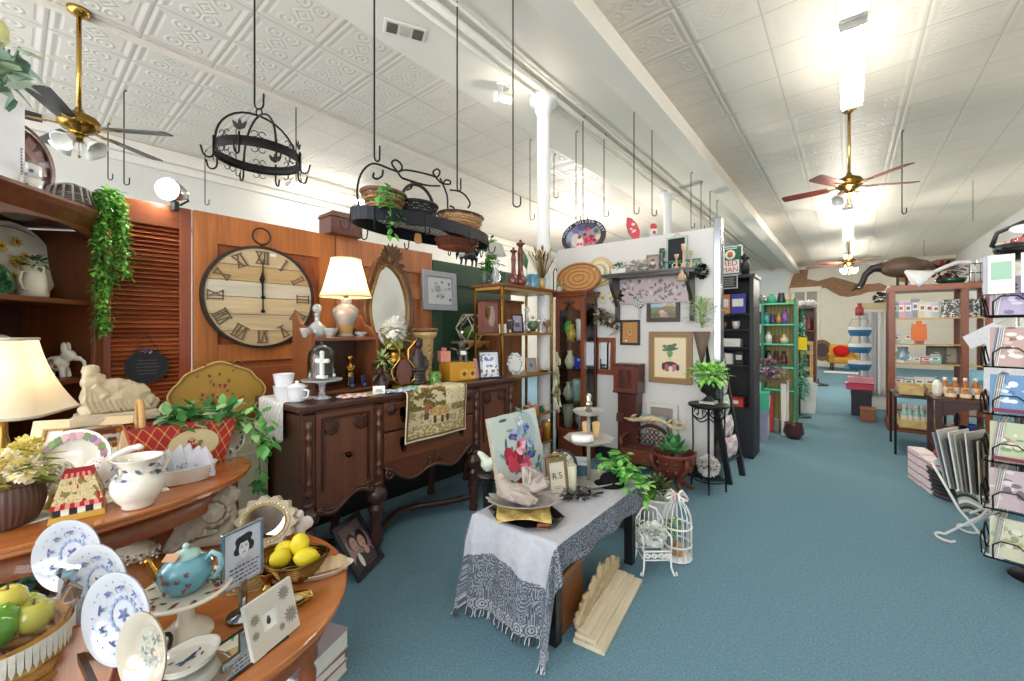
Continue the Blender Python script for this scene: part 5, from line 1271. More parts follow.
b = MB('c0a05a').grid(lambda u, v: (.055*(2*u-1)*(1-.25*abs(2*v-1)), .04*(2*v-1)*sin(pi*max(.04,min(.96,u)))**.5, .004+.022*((2*u-1)**2*.5+(2*v-1)**2*.6)), 14, 10); b.done('dish', 'brass', t, solid=.002)
MB('c9b48a').blob((.0,0,.016),(.02,.014,.01),.2).done('shell', 'gloss', t)
p = at(248, 583, Z=LT); p.z = LT
b = MB('b99a66')
n = 40; b.add([(0,0,.001)]+[(.085*(1+.05*cos(12*a))*cos(a), .07*(1+.05*cos(12*a))*sin(a), .001) for a in (2*pi*k/n*1. for k in range(n))], [(0,1+k,1+(k+1)%n) for k in range(n)], False)
for rr in (.3,.55,.8): b.tube([(.085*rr*cos(a), .07*rr*sin(a), .003) for a in (2*pi*k/24 for k in range(24))], .002, 4, True, c='a5864f')
for k in range(24): a = 2*pi*k/24; b.tube([(.01*cos(a),.008*sin(a),.003),(.083*cos(a),.068*sin(a),.003)], .0014, 4, c='a5864f')
o = b.done('crochet_doily', 'fabric', loc=p, rz=60); tag(o, 'tan crochet doily lying behind the portrait sign', 'doily')
p = at(212, 655, Z=LT); p.z = LT-.0005
t = T('mirror_tray', 'rectangular mirrored tray with black edge at the front of the low table', 'tray', V((-1.33,.36,LT)), 106)
MB('1c1e1e').ring(rect(.3,.16), rect(.285,.145), .008).done('rim', 'gloss', t).rotation_euler.x = pi/2
MB('9aa89c').box((0,0,.0005), (.285,.145,.003)).done('mirror_glass', 'mirror', t)
p = at(189, 664, Z=LT+.005); p.z = LT+.011
t = T('bird_dish', 'small round white dish painted with a blue bird on the mirrored tray', 'dish', p, 110)
MB('e8e4da').lathe(hollow([(0,0),(.058,0),(.064,.008),(.068,.022),(.071,.024)], .004), 40, sx=1.05, sy=.92).done('dish', 'gloss', t)
b = MB('2f4f74', TR(0,0,.006))
b.leaf((-.012,0,0),(1,.3,0), .045,.016,'2f4f74',droop=0); b.leaf((.0,0,.0002),(-.8,.5,0), .03,.012,'3f6a8c',droop=0)
for k in range(9): b.leaf((RND.uniform(-.035,.035), RND.uniform(-.035,.035), 0), (RND.uniform(-1,1),RND.uniform(-1,1),0), .018,.007,RND.choice(['4a4a46','5f6a5a','3a4a5a','7a7a70']),droop=0)
b.done('painted_bird', 'print', t)
p = at(146, 672, Z=LT); p = V((p.x, p.y, LT))
t = T('scissors', 'black-handled scissors at the front edge of the low table', 'scissors', p, 60)
for s in (-1,1):
    b = MB('18181a'); b.tube([(s*.02+.017*cos(a), .0, .05+.032*sin(a)) for a in (2*pi*k/16 for k in range(16))], .006, 6, True); b.tube([(s*.015,0,.02),(0,0,.0)], .006, 6); o = b.done('handle', 'satin', t); o.rotation_euler.x = radians(-62); o.location.z = .008
MB('b8b8bc').bar((0,.0,.006),(0,-.09,.006),.012,.003).done('blade','silver',t)
p = at(232, 622, Z=LT)+V((.0,.03,0)); p.z = LT+.004
t = T('portrait_sign', 'blue-grey framed sign with a black and white portrait on a metal stand', 'sign', p, 108)
MB('a8b4be').lathe([(0,0),(.045,0),(.045,.006),(.012,.012),(.008,.03),(.008,.06),(0,.06)], 20).done('base', 'silver', t); MB('9aa6b0').box((0,.0,.06),(.024,.012,.11)).done('post', 'silver', t, bev=.002)
zc = .195; b = MB('b4bec6'); b.ring(rect(.135,.185,0,zc), rect(.118,.168,0,zc), .012); b.done('frame', 'silver', t, bev=.002)
b = MB('c9ccd6'); b.box((0,.001,zc),(.12,.004,.17)); b.M = TR(0,-.0015,zc)
W = .11
discs(b, [(0,.2,.3,.28,'d4d6de'), (.02,.2,.24,.3,'2a2a2e'), (-.18,.12,.1,.12,'2a2a2e'), (.24,.14,.09,.14,'2a2a2e'), (-.1,.3,.14,.14,'2a2a2e'), (.12,.34,.16,.12,'2a2a2e'),
          (.02,.13,.155,.24,'e2e2e6'), (.02,.0,.07,.1,'dcdce2'), (-.045,.17,.035,.014,'35353a'), (.085,.17,.035,.014,'35353a'), (-.045,.2,.045,.009,'3a3a40'), (.085,.2,.045,.009,'3a3a40'), (.02,.06,.05,.016,'54444a'), (.02,.11,.014,.03,'bfbfc8'), (0,-.12,.26,.09,'b4b6c4'), (0,.29,.15,.05,'26262a')], W, .16, 0, -.00012, 14)
for j in range(4):
    x = -.045
    while x < .045:
        l = RND.uniform(.006,.016); b.box((x+l/2, -.0026, -.03-.013*j), (l,.0004,.003+.002*RND.random()), c='2e2e36', rz=0); x += l+.004
b.done('poster', 'print', t)
pL, pR = at(252.6,664,Z=LT), at(299,625,Z=LT); c = (pL+pR)/2; c.z = LT; an = math.degrees(math.atan2(pR.y-pL.y, pR.x-pL.x))
t = T('engraved_frame', 'pale grey photo frame engraved with flowers and a tiny square window', 'picture frame', c, an, rx=-16); w, h = (pR-pL).length*1.0, .15
MB('c9c2b6').ring(rect(w,h,0,h/2), rect(.05,.05,-.012,h/2), .014).done('frame', 'satin', t, bev=.002)
b = MB('ece9e2').box((-.012,.002,h/2),(.052,.004,.052)); b.M = TR(-.012,-.001,h/2); discs(b, [(0,-.05,.14,.18,'33312f'),(0,.1,.12,.05,'4a4844'),(0,.2,.08,.05,'2a2826')], .05, .05); b.done('picture', 'print', t)
b = MB('8a8278')
for cx_, cz_, s in ((-.055,.1,.017),(.055,.05,.026),(.045,.12,.022),(.02,.035,.012),(-.06,.06,.013)):
    for k in range(12): a = 2*pi*k/12; b.leaf((cx_,-.0075,cz_),(cos(a),0,sin(a)), s, s*.35, droop=0, up=(0,-1,0))
b.done('engraving', 'matte', t)
c = at(68, 655, d=.97)
t = T('wooden_board', 'round wooden board with a reddish rim in front of the blue plates', 'board', (c.x, c.y, LT), 62, rx=-16)
MB('b07850').prism(ell(.075,.095,40,0,.095), .012).done('disc', 'wood_z', t, bev=.002); b = MB('8a4034'); b.tube([(x,0,z) for x, z in ell(.076,.096,40,0,.095)], .006, 6, True); b.done('rim', 'satin', t)
p = at(-4, 690, d=.95); p.z = LT
t = T('fruit_basket', 'light wicker basket of green fruit in clear wrap at the lower left corner', 'basket', p, 10)
weave(MB(), .085, .115, .2, 1., .95, cs=('b8823c','9a6a2c','caa055')).done('bowl', 'wicker', t); b = MB('b07a35'); b.tube([(.118*cos(a), .112*sin(a), .205) for a in (2*pi*k/24 for k in range(24))], .012, 6, True); b.done('rim', 'wicker', t)
b = MB('d8d0c0')
for k in range(64):
    a = 2*pi*k/64; b.add([(.132*cos(a+u), .126*sin(a+u), z) for u, z in ((-.047,.215),(.047,.215),(.04,.175),(0,.16),(-.04,.175))], [(0,1,2,3,4)], False)
b.done('lace_edging', 'fabric', t, solid=.001)
b = MB()
n = 30
b.lathe([(.115,.205),(.135,.25),(.115,.28),(.13,.31)], n, wave=(9,.07), cap=False); b.done('clear_wrap', 'plastic_wrap', t)
for i, (x, y, z, r, c_, lab) in enumerate(((.045,-.02,.165,.052,'5c9424','large green apple on top of the wicker fruit basket'), (-.01,.055,.155,.038,'a8b040','yellow-green fruit at the back left of the fruit basket'), (.06,.06,.16,.036,'b0a838','yellow-green fruit at the back right of the fruit basket'), (-.05,-.03,.15,.045,'6f9a30','green apple at the far left of the fruit basket'), (.005,.02,.2,.034,'c8b848','small yellowish fruit topmost in the basket'))):
    w_ = Matrix.Rotation(radians(10),4,'Z') @ V((x*.8,y*.8,z+.085)); b = MB(c_)
    b.lathe([(0,-r*.85),(r*.3,-r*.92),(r*.75,-r*.68),(r,-r*.05),(r*.92,r*.45),(r*.55,r*.84),(r*.2,r*.8),(0,r*.62)], 20)
    b.cyl((0,0,r*.62),(r*.15,0,r*1.1),.003,c='5a4020'); o = b.done('apple', 'gloss', loc=p+w_); tag(o, lab, 'fruit', 'fruit in the wicker basket')
p = at(25, 572, d=1.35); p.z = LT
turn('silver_bowl', 'small silver-blue bowl behind the fruit basket', 'bowl', at(22,590,Z=LT), hollow([(0,0),(.03,0),(.035,.01),(.06,.06),(.075,.09)], .004), 'a8b0b8', 'silver')
b = MB(); leafball(b, (0,0,.05), (.06,.06,.05), 90, .05, .4, ('3f7030','5a9048','2f5826')); MB
o = b.done('green_sprig', 'leaf', loc=V((-2.1,.0,LT+.02))); tag(o, 'green leafy sprig lying behind the fruit basket', 'plant')
zz = .002
for i, (w_, d_, h_, c, sp, rz, lab) in enumerate(((.26,.2,.05,'d8d0c4','b0a898',112,'white book at the bottom of the pile under the low oval table'), (.25,.19,.045,'a03038','d8d0c0',106,'red book in the middle of the pile under the low oval table'), (.27,.2,.08,'a49aa4','c8c0c4',110,'thick grey album on top of the pile under the low oval table'))):
    t = T('book', lab, 'book', (-1.66,.73,zz), rz, 'books under the low oval table')
    b = MB(c); b.box((0,0,.003),(w_,d_,.006)).box((0,0,h_-.003),(w_,d_,.006)).box((0,d_/2-.003,h_/2),(w_,.006,h_)); b.done('cover','satin',t,bev=.001)
    MB('e4dfd2').box((0,-.004,h_/2),(w_-.012,d_-.012,h_-.012)).done('pages','matte',t); zz += h_+.001
pL, pR = V((-2.12,1.24,0)), V((-2.24,1.47,0)); c = (pL+pR)/2
def couple(b, w, h, y):
    b.box((0,y+.001,0),(w,.001,h), c='8a7274')
    discs(b, [(0,-.1,.6,.5,'9a8284'),(-.16,-.42,.3,.34,'2a2628'),(.2,-.42,.3,.34,'35303a'),(-.16,-.3,.08,.2,'e0dcda'),(-.16,.12,.19,.25,'26201f'),(.2,.06,.21,.3,'1f1a1c'),(-.15,.07,.14,.2,'c09484'),(.17,.02,.14,.19,'cfa090'),(.2,-.2,.1,.12,'c89a8a'),(-.2,.1,.03,.012,'3a2a28'),(-.1,.1,.03,.012,'3a2a28'),(.12,.05,.03,.012,'3a2a28'),(.22,.05,.03,.012,'3a2a28'),(-.15,-.02,.05,.014,'8a4a48'),(.17,-.06,.05,.014,'9a4448')], w, h, y, -.0002, 16)
framed('picture_frame', 'black framed photo of a couple leaning on the carpet by the sideboard', (c.x, c.y, .003), math.degrees(math.atan2(.23,-.12)), .27, .33, .03, '1a1818', 'satin', '8a7274', couple, 34, z0=0)
ST_ = SBZ+.0015
def sb(px, X): q = at(px, 330, X=X); q.z = ST_; return q
def run_(u, v):
    s = v*.42; x = -2.78+.34*u
    if s < .22: return (x, 1.18-s, ST_+.003)
    return (x, .955-.004*sin(u*11), ST_+.003-(s-.22)-.03*abs(sin(u*9))*(s > .3))
o = MB().grid(run_, 24, 22, lambda u, v: 'f0eeea' if (int(u*24)+int(v*22)) % 3 else 'dcdad6').done('lace_runner', 'fabric', solid=.002); tag(o, 'white lace runner hanging off the left end of the dark sideboard', 'runner')
for px, X, lab, sc in ((284,-2.52,'stacked white cups on the left end of the sideboard, left stack',1.), (297,-2.44,'white scalloped sugar bowl beside the stacked white cups',.8)):
    p = sb(px, X); t = T('white_cups' if sc == 1 else 'sugar_bowl', lab, 'cup', p, 20)
    for k in range(2 if sc == 1 else 1):
        MB('e8e8ea').lathe([(r, z+.068*k) for r, z in hollow([(0,0),(.04,0),(.043,.01),(.05,.05),(.055,.085),(.058,.088)], .004)], 28, wave=(14,.02)).done('cup', 'gloss', t)
    if sc != 1: MB('e8e8ea').tube([(.05,0,.07),(.085,0,.065),(.08,0,.03),(.048,0,.02)], .006, 6).done('handle', 'gloss', t); MB('e8e8ea').lathe([(.055,.086),(.03,.1),(.008,.105),(.012,.115),(0,.12)], 20, cap=False).done('lid','gloss',t)
p = sb(322, -2.42)
t = T('glass_cloche', 'clear glass dome over a white cross on a glass pedestal', 'cloche', p, 20)
MB().lathe([(0,0),(.05,0),(.052,.006),(.02,.02),(.014,.05),(.02,.085),(.05,.1),(.11,.108),(.115,.118),(.108,.116),(.05,.108),(0,.106)], 32).done('pedestal', 'cut_glass', t)
MB().lathe([(.078,.118),(.079,.24),(.072,.28),(.05,.308),(.02,.318),(.008,.32),(.012,.335),(0,.345)], 32, cap=False).done('dome', 'glass', t)
b = MB('e8e4da').box((0,0,.13),(.06,.03,.016)).box((0,0,.2),(.022,.014,.14)).box((0,0,.225),(.075,.014,.022))
for x, z in ((0,.272),(-.04,.225),(.04,.225)): b.sph((x,0,z),.014,8,6)
b.done('cross', 'satin', t)
PXF, PXB, PY0, PY1, PZT = -2.53, -2.8, 1.16, 1.62, 1.372
t = T('small_shelf_unit', 'small scalloped pine shelf unit standing on the sideboard', 'shelf', ((PXF+PXB)/2, (PY0+PY1)/2, ST_), 90)
w, d, h = PY1-PY0, PXF-PXB, PZT-ST_
prof = [(-d/2,0),(d/2,0),(d/2,h+.16)]+[(d/2-.02-(d-.02)*k/14, h+.16-.13*sin(pi/2*k/14)**1.3+.012*sin(4*pi*k/14)) for k in range(15)]
for e in (-1,1):
    b = MB('7a4526', Matrix.Translation((e*(w/2-.01),0,0)) @ Matrix.Rotation(pi/2,4,'Z')); b.prism(prof, .02); b.done('side_panel','wood_z',t,bev=.002)
MB('7a4526').box((0,0,h-.01),(w-.04,d,.02)).done('shelf','wood_x',t,bev=.002); MB('7a4526').box((0,0,.012),(w-.04,d,.02)).done('shelf','wood_x',t,bev=.002)
MB('4a2614').box((0,d/2-.008,h/2+.03),(w-.04,.014,h+.06)).done('back_panel','wood_z',t)
p = at(346, 336, X=-2.66); p.z = PZT+.001
t = T('table_lamp', 'crystal table lamp with a pleated cream shade on the pine shelf unit', 'lamp', p, 0)
MB('e8b888').lathe([(0,0),(.055,0),(.055,.012),(.03,.03),(.045,.06),(.07,.12),(.085,.165),(.08,.19),(.05,.215),(.03,.23),(.04,.245),(.03,.26),(0,.265)], 16, wave=(16,.02)).done('base', 'cut_glass', t)
MB('c89a5a').lathe([(0,.008),(.04,.01),(.06,.11),(.07,.16),(.04,.2),(.0,.21)], 16).done('inner_fill', 'gloss', t)
MB('b8963c').cyl((0,0,.255),(0,0,.4),.008).sph((0,0,.28),.018).done('neck', 'brass', t)
b = MB(); b.lathe([(.165,.275),(.145,.33),(.12,.42),(.1,.5),(.096,.53)], 120, wave=(60,.012), cap=False, c='f0e2c4'); sh = b.done('lamp_shade', 'lampshade', t)
for r, z in ((.166,.275),(.097,.53)): MB('d8c8a4').tube([(r*cos(2*pi*k/40), r*sin(2*pi*k/40), z) for k in range(40)], .005, 5, True).done('shade_trim', 'fabric', sh)
bulb('lamp_bulb', p+V((0,0,.4)), 3.6, .04, (1., .76, .46))
p = at(317, 333, X=-2.64); p.z = PZT+.001
t = T('crystal_decanter', 'cut crystal decanter with ball stopper beside the pleated lamp', 'decanter', p)
MB().lathe(hollow([(0,0),(.05,0),(.055,.02),(.058,.06),(.03,.09),(.014,.1),(.014,.14),(.024,.15)],.004), 12).done('body','cut_glass',t); MB().sph((0,0,.185),.03,8,6).cyl((0,0,.13),(0,0,.16),.01).done('stopper','cut_glass',t)
for px, r, h, lab in ((306,.035,.06,'small cut crystal bowl at the left end of the pine shelf unit'), (330,.045,.06,'cut crystal bowl between decanter and pleated lamp'), (361,.04,.035,'low cut crystal dish to the right of the pleated lamp')):
    p = at(px, 335, X=-2.6); p.z = PZT+.001
    turn('crystal_bowl', lab, 'bowl', p, hollow([(0,0),(r*.5,0),(r*.6,.006),(r,h*.8),(r*1.05,h)],.004), 'ffffff', 'cut_glass', 12, wave=(6,.06))
p = at(350, 382, X=-2.64); p.z = ST_+.024
t = T('gold_statuette', 'gilded standing robed figure inside the pine shelf unit', 'statuette', p, 70)
b = MB().tube([(0,0,0),(0,0,.06),(0,0,.13),(0,0,.16)], [.034,.03,.028,.014], 12).sph((0,0,.185),.02).blob((0,0,.195),(.024,.02,.022),.2).tube([(-.025,-.01,.14),(-.01,-.03,.11),(.01,-.03,.115),(.026,-.01,.14)], .01, 6); sculpt(b, 'figure', 'a8803a', 'brass', t, .004)
for i, dx in enumerate((-.045,.045)):
    t2 = T('miniature_boot', ('blue miniature boot left of the gilded figure in the pine unit','blue miniature boot right of the gilded figure in the pine unit')[i], 'ornament', p+V((.09,dx+.005,-.0)), 70, 'miniature blue boots')
    b = MB('2f3c5c').tube([(0,.01,.075),(0,.008,.03),(0,-.005,.018),(0,-.04,.014)], [.018,.017,.02,.014], 10); b.done('boot', 'gloss', t2); MB('1a1c24').box((0,-.012,.003),(.026,.075,.006)).done('sole','satin',t2)
b = MB().grid(lambda u, v: (-2.3-.16*v, 1.26+.26*u+.05*(v-.5), ST_+.002+.004*sin(u*7)), 10, 6, lambda u, v: 'c2ae88' if (int(u*10)+int(v*6)) % 2 else 'd0be9a'); o = b.done('linen_cloth','fabric',solid=.002); tag(o,'beige linen cloth on the sideboard in front of the pine shelf','cloth')
p = sb(379, -2.32); t = T('price_card','small white price card standing on the sideboard','card',p,60); MB('f2f0ea').box((0,0,.026),(.075,.002,.05),rx=-12).done('card','matte',t)
b = MB('555')if False else MB('5a5a60'); [b.box((0,-.008,.014+.008*k),(.05-.008*k,.001,.003)) for k in range(3)]; b.done('printed_text','matte',t)
for i, (px, X, w_, d_, cs, rz, lab) in enumerate(((352,-2.32,.16,.1,('c8b0a8','a85a54','e0d4cc'),70,'pink and white patterned cloth on the front of the sideboard'), (398,-2.3,.2,.1,('8aa8c0','d8dce4','7a8ab0'),80,'pale blue folded cloth on the front of the sideboard'), (412,-2.34,.2,.1,('2f8a6a','6ab89a','a8c4c0'),95,'green folded scarf on the front of the sideboard'), (428,-2.3,.22,.09,('c8b48a','d8c8a4','a8906a'),88,'tan folded cloth lying left of the tapestry on the sideboard'))):
    p = sb(px, X); o = MB().grid(lambda u, v: ((u-.5)*w_+.01*sin(v*8), (v-.5)*d_+.008*sin(u*9), .004+.012*abs(sin(u*5+i))*sin(pi*v)+.004), 16, 10, lambda u, v: cs[(int(u*9+3*sin(v*5))) % 3]).done('folded_cloth','fabric',loc=p,rz=rz,solid=.006); tag(o, lab, 'cloth')
c = at(389, 330, X=-2.8)
t = T('ornate_mirror', 'arched mirror in a carved gilt wood frame standing on the sideboard', 'mirror', (-2.8, c.y, ST_), 96, rx=0)
def arch_(s, n=40):
    o = []
    for k in range(n):
        a = 2*pi*k/n; x, z = cos(a), sin(a)
        o.append((.205*s*x*(1-.1*(z > 0)*z-.05*cos(6*a)*0), .58+.34*s*z+(.035*s*abs(cos(a*1.5))**2 if z > .6 else 0)))
    return o
b = MB('6a4424'); b.ring(arch_(1.16), arch_(.9), .04); b.tube([(x,-.02,z) for x, z in arch_(.93)], .012, 6, True, c='8f6a34'); b.tube([(x,-.012,z) for x, z in arch_(1.14)], .014, 6, True)
b.done('frame', 'wood_z', t)
MB().prism(arch_(.92), .008).done('mirror_glass', 'mirror', t)
b = MB('6f4a26')
for k in range(9):
    a = radians(20+17.5*k); b.leaf((.03*cos(a),-.02,.955+.02*sin(a)), (cos(a),-.2,sin(a)), .09+.03*sin(a), .045, RND.choice(['6f4a26','7d5830','553618']), droop=0, up=(0,-1,0))
for e in (-1,1): b.tube([(e*x,y,z) for x, y, z in spiral((.1,-.02,.9),.008,.045,90,-330)], .011, 6)
b.blob((0,-.025,.97),(.035,.02,.045),.4,5); b.done('carved_crest', 'wood_z', t)
b = MB('7a5428').box((0,0,.02),(.3,.14,.04))
for e in (-1,1): b.tube([(e*.2,0,.6),(e*.23,0,.4),(e*.16,0,.2),(e*.14,-.03,.04)], [.018,.02,.025,.03], 8)
b.done('stand', 'wood_z', t)
p = sb(395, -2.56)
t = T('gilt_urn', 'antique gold urn on the sideboard in front of the arched mirror', 'urn', p)
MB('a07a38').lathe([(0,0),(.075,0),(.078,.012),(.05,.025),(.03,.05),(.035,.08),(.07,.13),(.085,.18),(.08,.215),(.06,.24),(.066,.255),(.085,.27),(.088,.28),(.06,.275),(.0,.2)], 28, wave=(14,.015)).done('body','brass',t)
b = MB(); petalball(b,(0,0,.42),.07,90,.06,('f0f0ec','e4e6e0','fafaf6')); leafball(b,(0,0,.34),(.08,.08,.06),50,.08,.35,('8aa860','6a8a48','b4c890')); b.done('lily_bunch','leaf',t)
p = sb(383, -2.5)
t = T('flower_bunch', 'dark purple and green dried foliage in a small pot by the gilt urn', 'plant', p); turn_=MB('4a3a34').lathe([(0,0),(.035,0),(.045,.06),(.04,.06),(0,.05)],16).done('pot','satin',t)
b = MB(); leafball(b,(0,0,.12),(.07,.07,.08),110,.05,.4,('4a3a4c','5f4a60','3a3440','7a9a54')); leafball(b,(.0,-.0,.2),(.06,.06,.05),50,.05,.4,('a4c070','7a9a4a','c0d48a')); b.done('foliage','leaf',t)
p = sb(404, -2.42)
t = T('gilt_scroll_stand', 'gilt lyre-shaped scroll stand beside the dark carved figure', 'stand', p, 60)
b = MB('b08a48')
for e in (-1,1): b.tube([(e*.02,0,.02),(e*.075,0,.06),(e*.085,0,.13),(e*.03,0,.2),(e*.03,0,.27),(e*.075,0,.32),(e*.09,0,.35)], .009, 6)
b.box((0,0,.01),(.16,.07,.02)); b.done('scroll','brass',t); MB('5a2a1a').prism([(-.03,.03),(.03,.03),(.055,.1),(.045,.15),(.02,.2),(-.02,.2),(-.045,.15),(-.055,.1)],.02).done('panel','wood_z',t)
p = sb(418, -2.4)
t = T('carved_figure', 'tall black-brown carved wooden figure on the sideboard', 'sculpture', p, 70)
b = MB().tube([(0,0,0),(0,0,.05),(0,0,.15),(0,0,.23),(0,0,.27)], [.05,.048,.045,.04,.026], 12).sph((0,-.005,.305),.034).blob((0,.0,.335),(.034,.034,.02),.2).tube([(-.05,0,.22),(-.06,-.015,.14),(-.03,-.045,.12)],.016,8).tube([(.05,0,.22),(.06,-.015,.14),(.03,-.045,.12)],.016,8)
for k in range(5): b.tube([(.05*cos(a),.05*sin(a),.03+.022*k) for a in (2*pi*j/14 for j in range(14))],.006,5,True)
sculpt(b,'figure','2a1e1c','satin',t,.006,1)
p = sb(425, -2.62)
t = T('carved_column', 'cream and tan carved column with a wide capital behind the dark figure', 'column', p)
b = MB('b89a68').lathe([(0,0),(.075,0),(.075,.02),(.06,.035),(.05,.05),(.06,.2),(.068,.33),(.075,.345),(.09,.36),(.095,.39),(.08,.395),(0,.395)],24); b.done('shaft','wood_z',t)
b = MB()
for k in range(40): a = RND.uniform(0,6.28); z = RND.uniform(.08,.32); b.leaf((.064*cos(a),.064*sin(a),z),(-sin(a),cos(a),.8),.03,.014,RND.choice(['7a5c34','5f4a2c','d4c090']),droop=0,up=(cos(a),sin(a),0))
b.done('carving','satin',t); MB('7a5030').lathe([(0,.395),(.1,.395),(.105,.41),(.09,.425),(0,.425)],24).done('capital','wood_x',t)
p = sb(435, -2.36); mug('patterned_jug','small green jug patterned with black and white flowers',p,150,.042,.1,'5f8a3a',('1f1f22','f0eee8','2f4a2a','f4f0e4'),'jug')
p = sb(457, -2.48)
t = T('yellow_box', 'mustard yellow wooden box with two small drawers on the sideboard', 'box', p, 80)
MB('c8902c').box((0,0,.075),(.24,.17,.15)).done('body','satin',t,bev=.004)
for e in (-1,1): o = MB('d8a848').box((.05+e*.04,-.088,.05),(.07,.008,.075)).done('drawer','satin',t,bev=.002); MB('6a4a28').box((.05+e*.04,-.094,.055),(.03,.004,.03),ry=45).done('drawer_motif','satin',o)
q = sb(444, -2.52); q.z = ST_+.151
t = T('pink_bottle', 'square pink ceramic bottle on top of the yellow box', 'bottle', q, 70); MB('d08a78').box((0,0,.045),(.085,.085,.09)).done('body','gloss',t,bev=.006); MB('c88070').cyl((0,0,.09),(0,0,.115),.022,n=16).done('neck','gloss',t)
q = sb(462, -2.46); q.z = ST_+.151
t = T('seated_figurine', 'grey figurine of a seated child with a book on the yellow box', 'figurine', q, 60)
b = MB().blob((0,.02,.055),(.035,.03,.05),.1).sph((0,.01,.13),.03).blob((0,.015,.145),(.034,.032,.024),.3)
for e in (-1,1): b.tube([(e*.018,0,.03),(e*.022,-.05,.04),(e*.022,-.06,-.005)],.015,8).tube([(e*.032,.015,.085),(e*.04,-.02,.065),(e*.012,-.04,.06)],.011,8)
sculpt(b,'figure','4a4846','satin',t,.005); MB('e4e0d8').box((0,-.045,.07),(.045,.006,.035),rx=-35).done('book','matte',t)
for e in (-1,1): b = MB('8a8478'); b.leaf((e*.02,.04,.09),(e,.5,.4),.07,.05,droop=.1); b.done('wing','satin',t,solid=.004)
p = sb(475, -2.4); turn('pink_vase','slim tapering dusty pink vase left of the butterfly picture','vase',p,hollow([(0,0),(.035,0),(.038,.02),(.02,.14),(.016,.16),(.02,.17)],.003),'b07a80')
def butterfly(b, w, h, y):
    for k in range(60): x, z = RND.uniform(-.5,.5)*w, RND.uniform(-.5,.5)*h; (abs(x) > .36*w or abs(z) > .38*h) and b.leaf((x,y-.0004,z),(RND.uniform(-1,1),0,RND.uniform(-1,1)),.022,.01,RND.choice(['2a2a30','55555c','3a3a42']),droop=0,up=(0,-1,0))
    for e, zz_, s in ((-1,.03,.055),(1,.03,.055),(-1,-.005,.035),(1,-.005,.035)): b.leaf((0,y-.0006,zz_),(e,0,.7 if s > .04 else -.5),s,s*.9,RND.choice(['6f7ca8','8a94bc']),droop=0,up=(0,-1,0))
    for x in (-.03,.02,.035): b.leaf((x,y-.0006,-.07),(.3,0,1),.03,.02,'5a5a60',droop=0,up=(0,-1,0))
p = sb(490, -2.34); framed('picture_frame','butterfly picture in a black and white floral frame on the sideboard end',p,62,.19,.235,.012,'1c1c20','satin','d0cfd2',butterfly,10,mat=('e4e2e4',.66),z0=0)
p = at(465, 341, X=-3.22)
t = T('bracket_shelf', 'small scalloped wooden bracket shelf on the green door panel', 'shelf', (-3.13, p.y, p.z), 90)
MB('a87a44').box((0,0,-.012),(.32,.27,.024)).done('top','wood_x',t,bev=.004)
b = MB('9a6c3a',TR(0,-.12,0)); b.prism([(-.15,-.024),(.15,-.024)]+[(.15-.3*k/16,-.05-.022*cos(k*pi/4)) for k in range(17)],.016); b.done('scalloped_edge','wood_x',t)
MB('8a5c30').prism([(-.02,-.04),(.02,-.04),(.015,-.3),(-.015,-.3)],.03).done('bracket','wood_z',t).location.y = .11
t = T('geometric_terrarium', 'gold-wire geometric glass terrarium holding a moss ball', 'terrarium', (-3.13, p.y, p.z+.001), 70)
pts = [V((.1*cos(a),.1*sin(a),0)) for a in (2*pi*k/5 for k in range(5))]+[V((.17*cos(a+.6),.17*sin(a+.6),.14)) for a in (2*pi*k/5 for k in range(5))]+[V((.09*cos(a),.09*sin(a),.28)) for a in (2*pi*k/5 for k in range(5))]
b = MB('d8d0b8'); ed = []
for k in range(5):
    j = (k+1) % 5; ed += [(k,j),(10+k,10+j),(k,5+k),(j,5+k),(5+k,10+k),(5+k,10+j)]
for a, c_ in ed: b.cyl(pts[a],pts[c_],.0055,n=6,c='dcd2b8')
b.done('wire_frame','satin',t)
b = MB(); b.add([tuple(q) for q in pts],[(k,(k+1)%5,5+k) for k in range(5)]+[((k+1)%5,5+(k+1)%5,5+k) for k in range(5)]+[(5+k,10+(k+1)%5,10+k) for k in range(5)]+[(5+k,5+(k+1)%5,10+(k+1)%5) for k in range(5)],False); b.done('glass_pane','glass',t)
b = MB('3f6a22'); b.blob((0,0,.09),(.085,.085,.075),.25,5.,c='5c8c34'); leafball(b,(0,0,.09),(.085,.085,.08),160,.02,.5,('5c8c34','74a842','8cc050')); b.done('moss','leaf',t)
p = at(439.5, 291, X=-3.26)
framed('picture_frame','silver-grey framed floral print hanging at the edge of the green door',(-3.25,p.y,p.z),90,.45,.4,.055,'a4a8ae','satin','d8d8da',[(RND.gauss(0,.2),RND.gauss(0,.2),.06,.05,RND.choice(['b4b6ba','9a9ea4','c8cacc','7d8288'])) for k in range(26)],3,inner='8a8f96')
p = at(470, 266, X=-3.3)
t = T('toy_horse','black and white toy horse on top of the green door panel','toy',(-3.3,p.y,2.14),90)
b = MB().blob((-.03,0,.13),(.13,.045,.06),.08).tube([(.07,0,.15),(.13,0,.22),(.15,0,.27)],[.05,.04,.035],10).tube([(.14,0,.27),(.2,0,.24),(.235,0,.215)],[.038,.028,.022],10)
for x in (-.12,-.09,.05,.075): b.tube([(x,.02*(1 if x in (-.12,.05) else -1),.1),(x+.01,.02*(1 if x in (-.12,.05) else -1),.05),(x,.02*(1 if x in (-.12,.05) else -1),.0)],[.025,.014,.012],8)
for e in (-1,1): b.tube([(.14,e*.015,.295),(.142,e*.018,.33)],[.012,.004],6)
sculpt(b,'body','17171a','satin',t,.007); MB().blob((-.14,0,.14),(.05,.05,.055),.15,c='e4e2de').done('white_patch','satin',t); b = MB('0f0f12')
for k in range(9): b.leaf((.06+.01*k,0,.19+.013*k),(-.6,RND.uniform(-.4,.4),.2),.05,.02)
